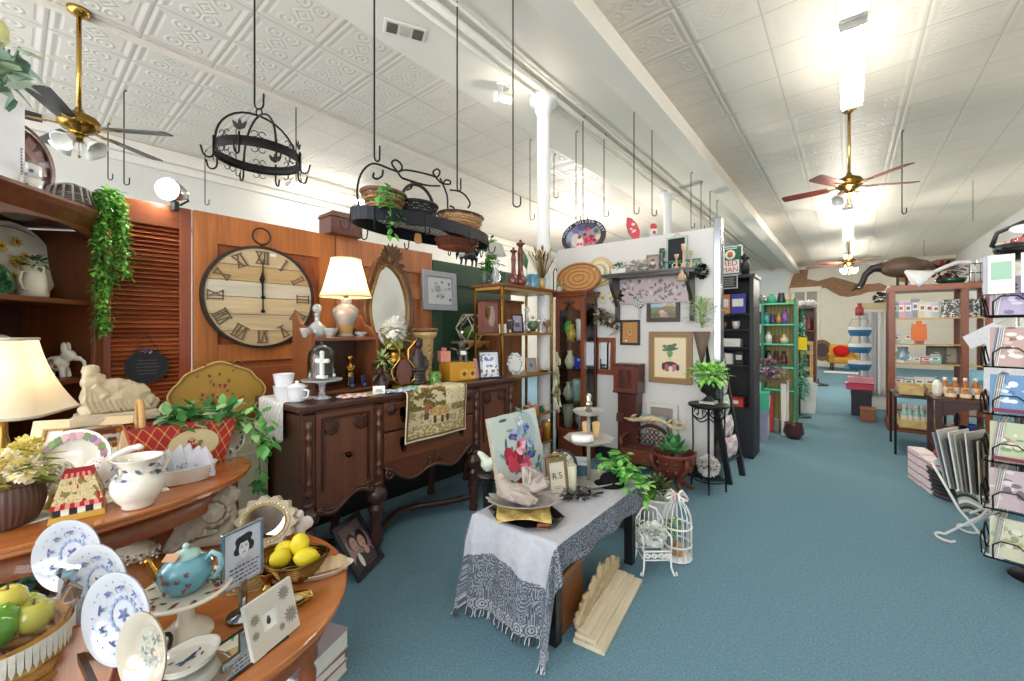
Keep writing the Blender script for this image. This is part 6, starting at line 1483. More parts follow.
b.tube([(-.15,0,.15),(-.2,0,.11),(-.205,0,.05)],[.012,.016,.004],6); b.done('mane','fabric',t); MB('b0a890').tube([(.19,.028,.235),(.2,0,.26),(.19,-.028,.235)],.004,5).done('bridle','matte',t)

EX, EY = (EX0+EX1)/2, (EY0+EY1)/2
def ep(px, z, X=-2.55): q = at(px, 330, X=X); q.z = z+.0015; return q
ETOP = EZ+.0245
p = ep(496, ETOP, -2.7)
t = T('candlestick_lamp','white lamp with a pleated shade and crystal column on the gilt shelf','lamp',p); MB().lathe([(0,0),(.06,0),(.05,.02),(.03,.05),(.045,.1),(.03,.16),(.045,.2),(.012,.26),(0,.27)],14,wave=(7,.06)).done('base','cut_glass',t); MB('e4e2dc').lathe([(.1,.3),(.06,.42)],32,wave=(16,.03),cap=False).done('lamp_shade','lampshade',t); MB('c8c8c8').cyl((0,0,.26),(0,0,.36),.006).done('neck','silver',t)
p = ep(485, ETOP, -2.8)
t = T('ivy_plant','tall sprig of green ivy behind the white lamp on the gilt shelf','plant',p); MB('4a5a50').lathe(hollow([(0,0),(.035,0),(.04,.08),(.025,.14),(.028,.15)],.004),16).done('vase','gloss',t)
b = MB()
for pts in ([(0,0,.14),(.0,.05,.3),(.0,.03,.42),(.02,.08,.5)],[(0,0,.14),(-.02,.1,.26),(.0,.16,.2),(.0,.18,.1)],[(0,0,.14),(.03,.08,.36),(.05,.15,.42)]): vine(b,pts,34,.075,.75,('3f8a3a','6cb054','2f6a2c'),.06)
b.done('foliage','leaf',t)
for px, hh_, lab in ((513.5,.36,'shorter turned brown wooden candlestick on the gilt shelf'),(520.5,.45,'taller turned brown wooden candlestick on the gilt shelf')):
    p = ep(px, ETOP, -2.56); s = hh_/.45
    turn('wooden_candlestick',lab,'candlestick',p,[(0,0),(.045*s,0),(.06*s,.03),(.062*s,.07),(.04*s,.11),(.03*s,.13),(.025*s,.2),(.032*s,.34*s),(.02*s,.4*s),(.04*s,.42*s),(.046*s,.44*s),(.03*s,.445*s),(.014*s,.45*s),(.016*s,.47*s),(0,.48*s)],'6b2f20','polished',20)
for px, X, r, lab in ((532,-2.66,.09,'pale blue scalloped plate at the back of the gilt shelf top'),(539,-2.56,.085,'pale blue scalloped plate at the front of the gilt shelf top')): plate('blue_scalloped_plate',lab,ep(px,ETOP,X),r,50,10,'7fb4cc','a4d0e0')
p = ep(527, ETOP, -2.72)
t = T('leaf_spray','single large dark green leaf in a slim vase behind the blue plates','plant',p); MB('3a3a3c').lathe(hollow([(0,0),(.02,0),(.015,.1),(.018,.11)],.003),12).done('vase','satin',t); b = MB('4a7a58'); b.tube([(0,0,.1),(0,0,.24)],.003,4); b.leaf((0,0,.22),(-.2,-.1,1),.26,.11,'4f7f5c',droop=.05,up=(1,-.3,0)); b.done('foliage','leaf',t)
p = ep(542, ETOP, -2.52)
t = T('dried_grass','bunch of dried wheat and dark grasses standing on the gilt shelf','plant',p); MB('b89a5a').lathe(hollow([(0,0),(.03,0),(.035,.06),(.025,.1),(.03,.11)],.003),14).done('vase','gloss',t)
b = MB()
for k in range(110):
    a = RND.uniform(0,6.28); e = RND.uniform(.1,.55); d_ = V((sin(e)*cos(a),sin(e)*sin(a),cos(e))); q = d_*RND.uniform(.2,.32)+V((0,0,.08)); c_ = RND.choice(['b89a50','d0b46a','9a7a3a','3a4a3a','2f3a34','c8a860']); b.tube([(0,0,.09),q],.0015,3,c=c_); b.leaf(q,d_,.07,.014,c_,droop=.1)
b.done('grass','leaf',t)
S1, S2, S3 = ESH[3], ESH[2], ESH[1]
p = ep(488, S1, -2.72)
t = T('rose_glass_panel','rose-brown wooden clock case with an oval glass on the gilt shelf','clock case',p,84); MB('8a5a50').box((0,0,.15),(.17,.1,.3)).done('case','wood_z',t,bev=.005); MB('b09a94').prism(ell(.04,.1,24,0,.16),.012).done('dial_glass','gloss',t).location.y=-.05
framed('photo_card','black and white photo card at the front left of the gilt shelf',ep(503,S1,-2.52),60,.07,.085,.006,'e8e6e0','satin','d0cfcc',[(0,0,.2,.25,'3a3a3c'),(0,.1,.12,.12,'b4b2ae')],12,z0=0)
framed('framed_photo','dark blue framed photo on the upper gilt shelf',ep(518,S1,-2.68),60,.13,.2,.016,'1f2438','satin','a89aa8',[(0,-.1,.3,.3,'6a5a70'),(0,.15,.16,.16,'c8b0a8')],10,z0=0)
turn('silver_cup','silver cup on the upper gilt shelf beside the photo card','cup',ep(510,S1,-2.55),hollow([(0,0),(.03,0),(.012,.02),(.012,.04),(.04,.06),(.045,.12),(.05,.125)],.003),'c8c8cc','silver')
turn('glass_decanter','tall clear glass decanter on the upper gilt shelf','decanter',ep(527,S1,-2.64),[(0,0),(.045,0),(.05,.08),(.02,.14),(.014,.2),(.02,.22),(.03,.24),(.02,.27),(0,.28)],'ffffff','cut_glass',16)
p = ep(533, S1, -2.53)
t = T('green_bulb_vase','round green glass vase with a grass tuft and gold foot','vase',p); MB('4f6a54').lathe(hollow([(0,.03),(.03,.032),(.058,.06),(.06,.085),(.04,.115),(.042,.12)],.003),24).done('bowl','gloss',t); MB('c09a48').lathe([(0,0),(.06,0),(.055,.012),(.02,.03),(0,.032)],16,wave=(5,.12)).done('foot','brass',t); b = MB(); leafball(b,(0,0,.13),(.04,.04,.03),30,.06,.3,('6a9a4a','88b860')); b.done('tuft','leaf',t)
p = ep(541, S1, -2.55)
t = T('jewelled_cross','white jewelled cross on a small stand on the upper gilt shelf','cross',p,60); b = MB('e8e6e4').box((0,0,.01),(.05,.03,.02)).box((0,0,.1),(.014,.01,.17)).box((0,0,.13),(.09,.01,.014))
for x, z in ((0,.19),(-.05,.13),(.05,.13),(0,.13)): b.box((x,0,z),(.034,.014,.034),ry=45)
b.done('cross','silver',t,bev=.002)
turn('gold_goblet','brown and cream goblet at the right end of the upper gilt shelf','goblet',ep(547,S1,-2.53),hollow([(0,0),(.035,0),(.01,.015),(.012,.05),(.045,.09),(.04,.13),(.044,.14)],.003),'8a6a54','gloss')
def porc(b, w, h, y): discs(b,[(0,.0,.34,.3,'e8e8e6')]+[(RND.gauss(0,.15),RND.gauss(0,.15),.05,.04,RND.choice(['5a5a60','8a8a84','6f7f74'])) for k in range(9)],w,h,y)
t = T('porcelain_easel_plate','white porcelain oval plate with a floral rim on the middle gilt shelf','plate',ep(516,S2,-2.54),58,rx=-10)
b = MB('e4e4e2'); b.prism([(.085*(1+.05*cos(10*a))*cos(a),.115+.11*(1+.05*cos(10*a))*sin(a)) for a in (2*pi*k/60 for k in range(60))],.012); b.done('plate','gloss',t)
b = MB(); 
for k in range(22): a = 2*pi*k/22; b.leaf((.068*cos(a),-.008,.115+.09*sin(a)),(RND.uniform(-1,1),0,RND.uniform(-1,1)),.024,.014,RND.choice(['5a7a4a','6a6a70','3a3a40','8a9a7a']),droop=0,up=(0,-1,0))
discs(b,[(0,.1,.3,.22,'9aa0b0'),(-.1,-.1,.2,.12,'5a6070')],.1,.22,-.0075); b.done('painted_flower','print',t)
framed('framed_photo','small honey wood frame with a grey photo on the middle gilt shelf',ep(532,S2,-2.56),60,.12,.16,.016,'b8823c','wood_z','8a94a0',[(0,0,.2,.3,'5a6878')],14,z0=0)
turn('silver_dish','shallow silver dish at the right end of the middle gilt shelf','dish',ep(545,S2,-2.53),hollow([(0,0),(.03,0),(.06,.015),(.075,.028)],.003),'c0b8a8','silver')
p = ep(531, S3, -2.53)
t = T('orange_box','orange wooden box on the low gilt shelf','box',p,70); MB('c8743a').box((0,0,.035),(.13,.1,.07)).done('body','satin',t,bev=.003); MB('d8844a').box((0,0,.077),(.136,.106,.014)).done('lid','satin',t,bev=.003)
q = p.copy(); q.z += .086; o = MB('e4dcd0').blob((0,0,.025),(.035,.028,.026),.35,5.).done('seashell','gloss',loc=q); tag(o,'white seashell on top of the orange box','shell')
for i,(px,c_) in enumerate(((540,'2f7a6a'),(546,'e0dccf'))): turn('small_pot',('green glazed little pot on the low gilt shelf','cream glazed little pot on the low gilt shelf')[i],'pot',ep(px,S3,-2.52),hollow([(0,0),(.03,0),(.04,.03),(.03,.06),(.034,.065)],.003),c_)
p = ep(547, ESH[0], -2.55); turn('painted_tin','mustard and red painted tin on the lowest gilt shelf','tin',p,[(0,0),(.06,0),(.06,.18),(.05,.19),(0,.19)],'b8842c','gloss'); 
p = ep(539, ESH[0], -2.5); turn('red_tin','dark red painted tin on the lowest gilt shelf','tin',p,[(0,0),(.045,0),(.045,.16),(.03,.17),(0,.17)],'8a2f28','gloss')
p = at(555, 352, X=-2.44); 
b = MB('d8d0b4')
for k in range(34):
    z = -.018*k; q = V((RND.uniform(-.02,.03),RND.uniform(-.04,.04),z)); b.tube([q,q+V((0,0,-.02)),q+V((RND.uniform(-.01,.01),0,-.07))],[.006,.01,.016],6,c=RND.choice(['d8d0b4','c4b890','e8e2cc','a89a6a']))
b.tube([(-.012,0,.02),(-.012,0,-.6)],.006,5); o = b.done('tassel_garland','fabric',loc=(-2.44,3.73,p.z)); tag(o,'cream tassel garland hanging on the right post of the gilt shelf','garland')
cy_ = CY0+.15
def cur(px, z): q = at(px, 330, Y=cy_); return V((min(max(q.x,CX0+.07),CX1-.07), cy_, z+.0045))
k = 0
for z, row in ((.3,[(565,'b0a890',.1,.26),(580,'8a9a94',.08,.2)]),(.62,[(566,'c8c0a8',.07,.2),(577,'9fb0a8',.08,.24)]),(.98,[(563,'d8a83c',.05,.12),(570,'e4d8b8',.06,.2),(579,'2a3aa8',.075,.13)]),(1.3,[(564,'3f9a3c',.05,.22),(572,'c89a3a',.06,.18),(580,'d8d0c0',.05,.24)])):
    for px, c_, r, h_ in row:
        k += 1; lab = {'2a3aa8':'cobalt blue glass jar inside the curio cabinet','3f9a3c':'bright green glass vase inside the curio cabinet','d8a83c':'amber yellow cup inside the curio cabinet','e4d8b8':'cream china teapot-shaped jar inside the curio cabinet','c89a3a':'gold vase on the upper glass shelf of the curio cabinet','d8d0c0':'white china vase on the upper glass shelf of the curio cabinet','c8c0a8':'beige vase low in the curio cabinet','9fb0a8':'grey-green glass vase low in the curio cabinet','b0a890':'pale wide vase at the bottom of the curio cabinet','8a9a94':'grey vase at the bottom of the curio cabinet'}[c_]
        r = min(r,.06); pf = [[(0,0),(r*.6,0),(r,h_*.3),(r*.8,h_*.6),(r*.4,h_*.85),(r*.55,h_)],[(0,0),(r*.8,0),(r*.9,h_*.5),(r,h_*.9),(r*.9,h_)],[(0,0),(r*.5,0),(r*.25,h_*.15),(r*.9,h_*.5),(r*.9,h_*.8),(r*.5,h_)]][k%3]
        turn('vase' if k%3 else 'jar',lab,'vase',cur(px,z),hollow(pf,.003),c_,'gloss',20)
CT = CZT+.0275
p = at(573, 290, Y=3.98); p.z = CT
t = T('wicker_tray','round tan wicker tray standing on the curio cabinet','tray',(p.x,4.08,CT),8,rx=-12)
MB('b8844a').prism(ell(.26,.17,48,0,.17),.012).done('tray_floor','wicker',t); b = MB('a06c38'); b.tube([(x,-.012,z) for x, z in ell(.26,.17,48,0,.17)],.013,6,True); 
for s in (.25,.5,.75): b.tube([(x,-.007,z) for x, z in ell(.26*s,.17*s,36,0,.17)],.006,5,True,c='94642f')
b.done('rim','wicker',t)
p = at(559, 288, Y=3.9); p.z = CT
t = T('potted_succulent','little white pot of greenery on the curio cabinet corner','plant',p); MB('e4e0d8').lathe(hollow([(0,0),(.03,0),(.04,.05),(.042,.055)],.004),16).done('pot','gloss',t); b = MB(); leafball(b,(0,0,.075),(.04,.04,.03),50,.04,.4,('5a8a48','88b070','d8e0c8')); b.done('foliage','leaf',t)
MB
p = at(555, 288, Y=3.86); p.z = CT
t = T('candle_hook','dark iron hook stand on the left corner of the curio cabinet','stand',(p.x-.02,p.y,CT)); MB('1c1c1e').lathe([(0,0),(.03,0),(.03,.006),(0,.006)],14).done('base','iron',t); MB('1c1c1e').tube([(0,0,0),(0,0,.22),(.015,0,.26),(.04,0,.255),(.045,0,.23)],.006,6).done('hook','iron',t)

t = T('brown_wardrobe','brown wooden wardrobe standing behind the gilt display shelf','wardrobe',(-3.06,3.52,0),90)
MB('8a4e2a').box((0,0,.86),(.42,.3,1.72)).done('body','wood_z',t,bev=.004); MB('7a4022').box((0,0,1.735),(.46,.34,.03)).done('cornice','wood_x',t,bev=.004)
for e in (-1,1): o = MB('94562e').box((e*.1,-.156,.86),(.19,.014,1.6)).done('door','wood_z',t,bev=.003); MB('b8963c').sph((e*.02,-.17,.9),.012).done('knob','brass',o)
FT = FZ+.0115
def ft(px, py): q = at(px, py, Z=FT); q.z = FT; return q
p = V((-1.255, 1.64, FT))
t = T('lacquer_tray', 'black lacquered octagonal tray under the stone dove on the shawl', 'tray', p, 8)
oc = lambda rx, ry, z: [(rx*cos(pi/8+pi*k/4), ry*sin(pi/8+pi*k/4), z) for k in range(8)]
b = MB('141316'); vs = oc(.15,.11,.004)+oc(.2,.15,.02)+oc(.205,.155,.02)+oc(.16,.12,.0)
b.add(vs, [(7,6,5,4,3,2,1,0)[::-1], tuple(range(31,23,-1))]+[(8*j+k,8*j+(k+1)%8,8*j+8+(k+1)%8,8*j+8+k) for j in range(3) for k in range(8)], False); b.done('tray','gloss',t)
MB('9a5a44').box((.13,-.06,.008),(.06,.05,.004),rz=20).done('copper_patch','satin',t)
o = MB().grid(lambda u, v: ((u-.5)*.27, (v-.5)*.27, .012-.05*max(0,abs(u-.5)+abs(v-.5)-.62)+.007*sin(u*14)*sin(v*11)), 22, 22, lambda u, v: RND.choice(['c2a860','b89a50','cbb574'])).done('gold_napkin','satin',loc=p+V((-.03,.02,.018)),rz=38,solid=.002); tag(o,'gold satin napkin spread under the stone dove','napkin')
q = p+V((-.03,.03,.036))
t = T('leaf_dish', 'grey scalloped leaf-shaped dish under the stone dove', 'dish', q, TD)
b = MB(); b.grid(lambda u, v: ((.02+.15*u)*(1+.06*cos(v*2*pi*16)*u)*cos(v*2*pi)*1.12, (.02+.15*u)*(1+.06*cos(v*2*pi*16)*u)*sin(v*2*pi)*.72, .004+.036*u*u+.004*cos(v*2*pi*16)*u), 8, 96, lambda u, v: '9a938a' if u > .8 else '857f78'); b.done('dish','rough',t,solid=.004)
t = T('stone_dove', 'pinkish stone dove with fanned tail sitting in the leaf dish', 'sculpture', q+V((-.02,-.015,.012)), TD, s=.88)
b = MB()
b.blob((-.02,0,.06),(.095,.06,.055),.08).tube([(-.07,0,.08),(-.1,0,.115),(-.108,0,.14)],[.05,.036,.028],12).sph((-.112,0,.152),.03).tube([(-.135,0,.15),(-.152,0,.142)],[.012,.003],8)
for k in range(9):
    a = radians(25+9*k); d_ = V((cos(a)*.9,(k-4)*.05,sin(a)*1.0)); b.tube([V((.04,0,.06)),V((.04,0,.06))+d_*.09,V((.04,0,.06))+d_*.145],[.018,.019,.017],6,flat=.55)
for e in (-1,1):
    for k in range(5): b.tube([(-.05+.01*k,e*.05,.085-.012*k),(.01+.012*k,e*.068,.07-.011*k),(.08-.004*k,e*.06,.055-.01*k)],[.018,.02,.01],6)
sculpt(b,'body','a89a90','plaster',t,.004,0)
b = MB()
for e in (-1,1):
    for k in range(60): u, v = RND.random(), RND.random(); b.leaf((-.06+.13*u,e*(.06-.012*u),.1-.05*v-.03*u),(1,e*.15,-.25),.04,.018,RND.choice(['a89a90','94867c','b8aaa0']),droop=.05,up=(0,e,.3))
    for k in range(40): a = radians(25+9*RND.uniform(0,8)); l = RND.uniform(.05,.12); b.leaf((.04+.9*l*cos(a),e*.018+RND.uniform(-.01,.01),.06+l*sin(a)),(cos(a),0,sin(a)),.05,.018,RND.choice(['a89a90','94867c','b8aaa0']),droop=0,up=(0,e,0))
b.done('feathers','rough',t)
for e in (-1,1): MB('3a3430').sph((-.125,e*.022,.158),.004,8,6).done('eye','gloss',t)
def bouquet(b, w, h, y):
    its = [(0,0,.55,.6,'b8c0bc'),(-.25,.3,.3,.3,'c2ccc4'),(.22,.25,.22,.34,'a8b8bc'),(-.2,-.3,.3,.25,'c4c8c0'),(.2,-.3,.25,.25,'b4bcc0')]
    for k in range(40): its.append((RND.gauss(.05,.17),RND.gauss(.02,.2),.05+.05*RND.random(),.025,RND.choice(['4f7a74','3a5f66','5f8a84','7aa09a','54706a','2f4f5a']),RND.uniform(0,180)))
    for cx_, cz_, r, cs in ((-.14,.0,.2,('a8203c','c03850','8a1830')),(.1,-.16,.15,('c84a68','e0809a','b43a58')),(-.03,-.36,.14,('a02040','c84060','7a1830')),(.06,.1,.14,('e0a0b0','d0809a','eac4cc')),(.22,.3,.08,('4f5fae','7a86c8','3a4690')),(.02,.26,.1,('a8b4d8','c4cce4','8a9ac8')),(-.12,.24,.08,('5a4a9a','7a6ab4','46387e')),(.1,.4,.07,('d8d8e4','b0a8cc','e8e8ee')),(.2,-.02,.09,('3a50a0','5a70bc','2a3a80')),(.22,.12,.08,('8aa8c4','b4c8d8','6a8aac')),(.0,.12,.06,('c82848','e86070','a01c38'))):
        for k in range(9): its.append((cx_+RND.gauss(0,.35*r),cz_+RND.gauss(0,.28*r),r*RND.uniform(.3,.6),r*RND.uniform(.25,.5),cs[k%3],RND.uniform(0,180)))
    discs(b,its,w,h,y,-.00006)
t = T('floral_canvas','floral canvas painting of red and blue flowers leaning behind the dove','painting',(-1.40,1.84,FT),90,rx=-13); t.scale = (1.12,1,1)
MB('a89a84').box((0,.006,.235),(.38,.022,.47)).done('stretcher','fabric',t)
b = MB('c4ccc8').box((0,-.006,.235),(.38,.002,.47)); b.M = TR(0,-.0075,.235); bouquet(b,.36,.45,0); b.done('painting','print',t)
t = T('monogram_frame','ornate silver-gilt frame with a cursive monogram beside the floral canvas','picture frame',(-1.235,1.92,FT),66,rx=-10)
b = MB('a08c68'); b.ring(rect(.135,.225,0,.115),rect(.1,.18,0,.112),.014)
for e in (-1,1): b.tube([(e*x,y,z) for x,y,z in spiral((.03,-.004,.235),.004,.024,0,420)],.005,5); b.leaf((e*.05,-.006,.225),(e,0,.3),.04,.02,droop=0,up=(0,-1,0))
b.blob((0,0,.24),(.03,.01,.018),.3); b.done('frame','brass',t,bev=.003)
b = MB('d2c8b4').box((0,.002,.112),(.102,.004,.182)).text('R S',.05,TR(0,-.001,.125),'54483a').box((0,-.0012,.07),(.05,.001,.002),c='54483a').box((0,-.0012,.06),(.04,.001,.002),c='54483a'); b.done('picture','print',t)
t = T('desk_clock','round desk clock with dark rim and pale dial behind the monogram frame','clock',(-1.345,2.13,FT),62,rx=-8,s=.9)
MB('3a3436').ring(ell(.115,.115,40,0,.115),ell(.098,.098,40,0,.115),.04).done('rim','satin',t,bev=.003); b = MB('d4d2cc').prism(ell(.1,.1,40,0,.115),.01)
for k in range(12): a = 2*pi*k/12; b.box((.082*cos(a),-.0056,.115+.082*sin(a)),(.006,.001,.016),c='2a2a2c',ry=-math.degrees(a)+90)
b.done('dial','print',t); MB('1c1c1e').bar((0,-.007,.115),(.05,-.007,.15),.002,.005).done('hand','satin',t); MB('1c1c1e').bar((0,-.007,.115),(-.03,-.007,.14),.002,.005).done('hand','satin',t)
p = ft(568,489)
t = T('pillar_candle','ivory pillar candle standing among black leaves on the shawl','candle',p,s=1.2); MB('e4dfc2').lathe([(0,0),(.04,0),(.042,.004),(.042,.118),(.038,.122),(.03,.119),(0,.117)],28).done('wax','satin',t); MB('2a2622').cyl((0,0,.117),(.002,0,.13),.0015,n=6).done('wick','matte',t)
p = ft(574,497)
t = T('black_leaf_branch','dark pewter branch of leaves and roses lying in front of the candle','ornament',p,TD)
b = MB('2e2c30'); b.tube([(-.11,.01,.01),(-.03,-.01,.016),(.06,-.005,.012),(.17,.03,.014)],.006,6)
for k in range(46):
    x = RND.uniform(-.12,.1); b.leaf((x,RND.uniform(-.02,.02),.012),(RND.uniform(-1,1),RND.uniform(-1,1),RND.uniform(0,.9)),.05,.024,RND.choice(['2e2c30','4a484c','8a8a8c','1c1b1e','6a6a6e']),droop=.2)
b.done('branch','iron',t); b = MB()
for x, y in ((.04,-.03),(-.04,-.035)): petalball(b,(x,y,.03),.026,26,.026,('5a585c','2f2d31','77757a'))
b.done('rose','iron',t)
p = V((-1.245,2.27,FT))
t = T('tiered_tray','three-tier pewter serving stand with octagonal trays on the shawl','serving stand',p,15)
for i, (z, r) in enumerate(((.01,.165),(.255,.155),(.425,.1))):
    b = MB('a8a298'); o8 = lambda k_, zz: [(k_*cos(pi/8+pi*k/4),k_*sin(pi/8+pi*k/4),zz) for k in range(8)]
    vs = o8(r*.8,z)+o8(r,z+.018)+o8(r*1.02,z+.016)+o8(r*.82,z-.006)
    b.add(vs,[tuple(range(8)),tuple(range(31,23,-1))]+[(8*j+k,8*j+(k+1)%8,8*j+8+(k+1)%8,8*j+8+k) for j in range(3) for k in range(8)],False); b.done('tray','satin',t)
MB('8a8478').cyl((0,0,0),(0,0,.44),.012).done('post','satin',t)
MB('c4beb0').lathe([(0,.43),(.022,.435),(.012,.455),(.026,.475),(.02,.495),(.01,.5),(.022,.52),(.012,.54),(0,.548)],14,wave=(6,.1)).done('finial','silver',t)
q = p+V((-.0,-.075,.263))
t = T('lace_box','white lace-covered oval box on the middle tier of the serving stand','box',q,TD); MB('e6e4e2').lathe([(0,0),(.062,0),(.066,.01),(.066,.035),(.06,.04),(0,.04)],40,sy=.6,wave=(20,.03)).done('body','fabric',t)
for i, dx in enumerate((-.042,.02)):
    q = p+V((.0,.05,.263))+V((RT[0]*dx,RT[1]*dx,0)); b = MB('d2ac72')
    b.prism([(-.012,0),(.012,0),(.02,.05),(.024,.09),(.015,.1),(0,.102),(-.015,.1),(-.024,.09),(-.02,.05)],.012); o = b.done('wooden_scoop','wood_z',loc=q,rz=TD+(-8,8)[i],bev=.004); tag(o,('left pale wooden scoop standing behind the lace box','right pale wooden scoop standing behind the lace box')[i],'scoop')
q = V((-1.12,2.3,FT)); o = MB('161518').lathe([(0,0),(.075,0),(.078,.01),(.05,.02),(.045,.05),(.03,.065),(0,.068)],28,sx=1.2).done('black_hat_box','fabric',loc=q,rz=TD); tag(o,'small black felt hat on the end of the shawl table beside the ivy','hat')
q = V((-1.38,2.33,FT)); t = T('striped_box','teal and white gift box behind the serving stand','box',q,30); MB('2f5a64').box((0,0,.04),(.16,.12,.08)).done('body','satin',t,bev=.003); MB('c4d0d8').box((0,0,.085),(.165,.125,.02)).done('lid','satin',t,bev=.003)
t = T('ivy_plant','bright green ivy spilling over the far end of the shawl table','plant',(-1.1,2.37,FT),s=.8)
MB('3a342c').lathe([(0,0),(.045,0),(.06,.08),(.055,.08),(0,.07)],18).done('pot','satin',t)
b = MB()
for pts, n in (([(0,0,.08),(-.05,.03,.16),(-.12,.02,.14),(-.2,.0,.1)],36),([(0,0,.08),(.05,-.04,.14),(.1,-.1,.1),(.14,-.14,.02)],36),([(0,0,.08),(.04,.06,.15),(.12,.1,.1),(.18,.12,-.02)],40),([(0,0,.08),(.0,.0,.2),(.05,.02,.22)],22),([(0,0,.08),(.08,.0,.12),(.14,.02,.04),(.17,.03,-.08)],34)): vine(b,pts,n,.075,.75,('5fae44','86cc60','3f8a34','a8dc80'),.05)
b.done('foliage','leaf',t)
t = T('plant_pedestal','slim dark pedestal between the sideboard and the shawl table','pedestal',(-1.77,1.92,0)); MB('1e1614').lathe([(0,0),(.1,0),(.1,.02),(.04,.05),(.03,.25),(.04,.46),(.09,.5),(.09,.515),(0,.515)],20).done('column','wood_z',t)
t = T('ceramic_bird','pale green-white ceramic bird on the slim dark pedestal','ornament',(-1.77,1.92,.516),20)
b = MB().blob((0,0,.05),(.05,.04,.045),.1).tube([(-.02,0,.08),(-.05,0,.11),(-.07,0,.12)],[.03,.02,.014],8).tube([(.03,0,.07),(.07,0,.1),(.09,0,.13)],[.03,.025,.01],8); sculpt(b,'body','c9d0c0','gloss',t,.005)
t = T('wooden_crate','brown wooden keepsake box on the carpet under the near end of the shawl','box',(-1.13,1.72,0),4)
MB('7a4a2a').box((0,0,.13),(.2,.22,.26)).done('body','wood_x',t,bev=.005); MB('8a5630').box((0,0,.275),(.215,.235,.03)).done('lid','wood_x',t,bev=.005)
t = T('wood_moulding','long cream wooden moulding board lying on the carpet beside the shawl table','moulding',(-.93,1.93,0),97)
b = MB('c6baa0')
for i, (y, z, hh_) in enumerate(((0,.0,.02),(.02,.02,.018),(.035,.038,.014))): b.box((0,y,z+hh_/2),(.62-.03*i,.15-.045*i,hh_))
b.done('board','grey_wood_x',t,bev=.004)
t = T('carved_crest','tan carved scrollwork crest standing along the cream moulding board','carving',(-1.0,1.93,.053),97)
b = MB()
for k in range(15):
    x = -.27+.54*k/14; h_ = (.05+.085*sin(pi*(k+.6)/15.2))*RND.uniform(.8,1.15); b.blob((x,.0,h_*.3),(.03,.02,h_*.42),.7,7).tube(spiral((x,-.012,h_*.62),.006,.02,90*k,90*k+420,10),.008,6).blob((x+.012,0,h_*.72),(.024,.017,h_*.28),.7,7)
b.tube([(-.28,0,.01),(.28,0,.01)],.016,8); sculpt(b,'scrollwork','b09a76','satin',t,.0045,0)

t = T('wire_chair_planter','little white wire chair planter holding white hydrangeas','planter',(-.9,2.43,0),40,s=.84)
b = MB('e8e6e2')
for ex in (-1,1):
    for ey in (-1,1): b.tube([(ex*.09,ey*.08,.16),(ex*.095,ey*.085,.05),(ex*.11,ey*.1,.0),(ex*.125,ey*.11,.012),(ex*.12,ey*.105,.028)],.007,6)
b.tube([(-.095,-.085,.16),(.095,-.085,.16),(.095,.085,.16),(-.095,.085,.16)],.007,6,True).tube([(-.095,-.085,.1),(.095,-.085,.1),(.095,.085,.1),(-.095,.085,.1)],.005,6,True)
b.tube([(-.095,.085,.1),(-.1,.09,.3),(-.05,.095,.38),(0,.095,.4),(.05,.095,.38),(.1,.09,.3),(.095,.085,.1)],.008,6)
for e in (-1,1): b.tube([(e*.095,-.085,.16),(e*.1,-.08,.25),(e*.1,.09,.26)],.006,6)
b.done('wire_frame','satin',t); b = MB('e8e6e2')
for k in range(4):
    for s_ in (0,1):
        c_ = (-.07+.047*k,-.086,.13); 
        b.tube(spiral(c_,.004,.022,180*s_,180*s_+400),.0035,5)
for k in range(5): b.tube([(-.08+.04*k,.09,.16),(-.06+.03*k,.094,.36)],.004,5)
for e in (-1,1): b.tube([(e*x,y,z) for x,y,z in spiral((.05,.094,.28),.006,.036,0,420)],.004,5)
b.done('scrollwork','satin',t)
b = MB(); petalball(b,(0,0,.24),.085,170,.036,('f2f2ee','e4e8e0','fafaf6','dce4d4')); petalball(b,(-.05,.03,.22),.06,70,.034,('f2f2ee','e0e6d8')); b.done('hydrangea','leaf',t)
t = T('bird_cage','white wire bird cage with a ribbon bow standing on the carpet','bird cage',(-.83,2.64,0),20,s=.92)
b = MB('e6e4e0'); R_ = .095
for z in (.01,.1,.22): b.tube([(R_*cos(a),R_*sin(a),z) for a in (2*pi*k/24 for k in range(24))],.006,6,True)
for k in range(16):
    a = 2*pi*k/16; b.tube([(R_*cos(a),R_*sin(a),.01),(R_*cos(a),R_*sin(a),.24)]+[(R_*cos(u)*cos(a),R_*cos(u)*sin(a),.24+.15*sin(u)) for u in (.4,.8,1.2,1.5)],.003,4)
b.done('wire_frame','satin',t); MB('dcd8d0').lathe([(0,.004),(R_,.004),(R_,.02),(0,.02)],24).done('base','satin',t)
b = MB('e4dcd8')
for k in range(14): a = 2*pi*k/14; b.tube([(0,0,.4),(.04*cos(a),.04*sin(a),.43+.02*sin(a*3)),(.075*cos(a),.075*sin(a),.4)],.007,5,c=RND.choice(['e8e4e0','d8b8bc','f0eeea']))
b.done('ribbon_bow','fabric',t); b = MB(); leafball(b,(-.02,0,.2),(.05,.05,.05),60,.04,.5,('7aa84a','a0c464','5a8a3a')); b.done('foliage','leaf',t); MB('b89a74').box((.02,-.06,.1),(.05,.004,.06)).done('price_tag','matte',t); MB('a8865a').lathe([(0,.02),(.04,.02),(.045,.06),(.03,.1),(0,.1)],14).done('pot','satin',t)
t = T('fern_planter','round white planter with dark fern behind the wire chair','planter',(-1.06,2.93,0))
MB('e0ded8').lathe(hollow([(0,0),(.09,0),(.1,.05),(.13,.16),(.145,.235),(.15,.25)],.006),40,wave=(20,.02)).done('pot','gloss',t)
b = MB()
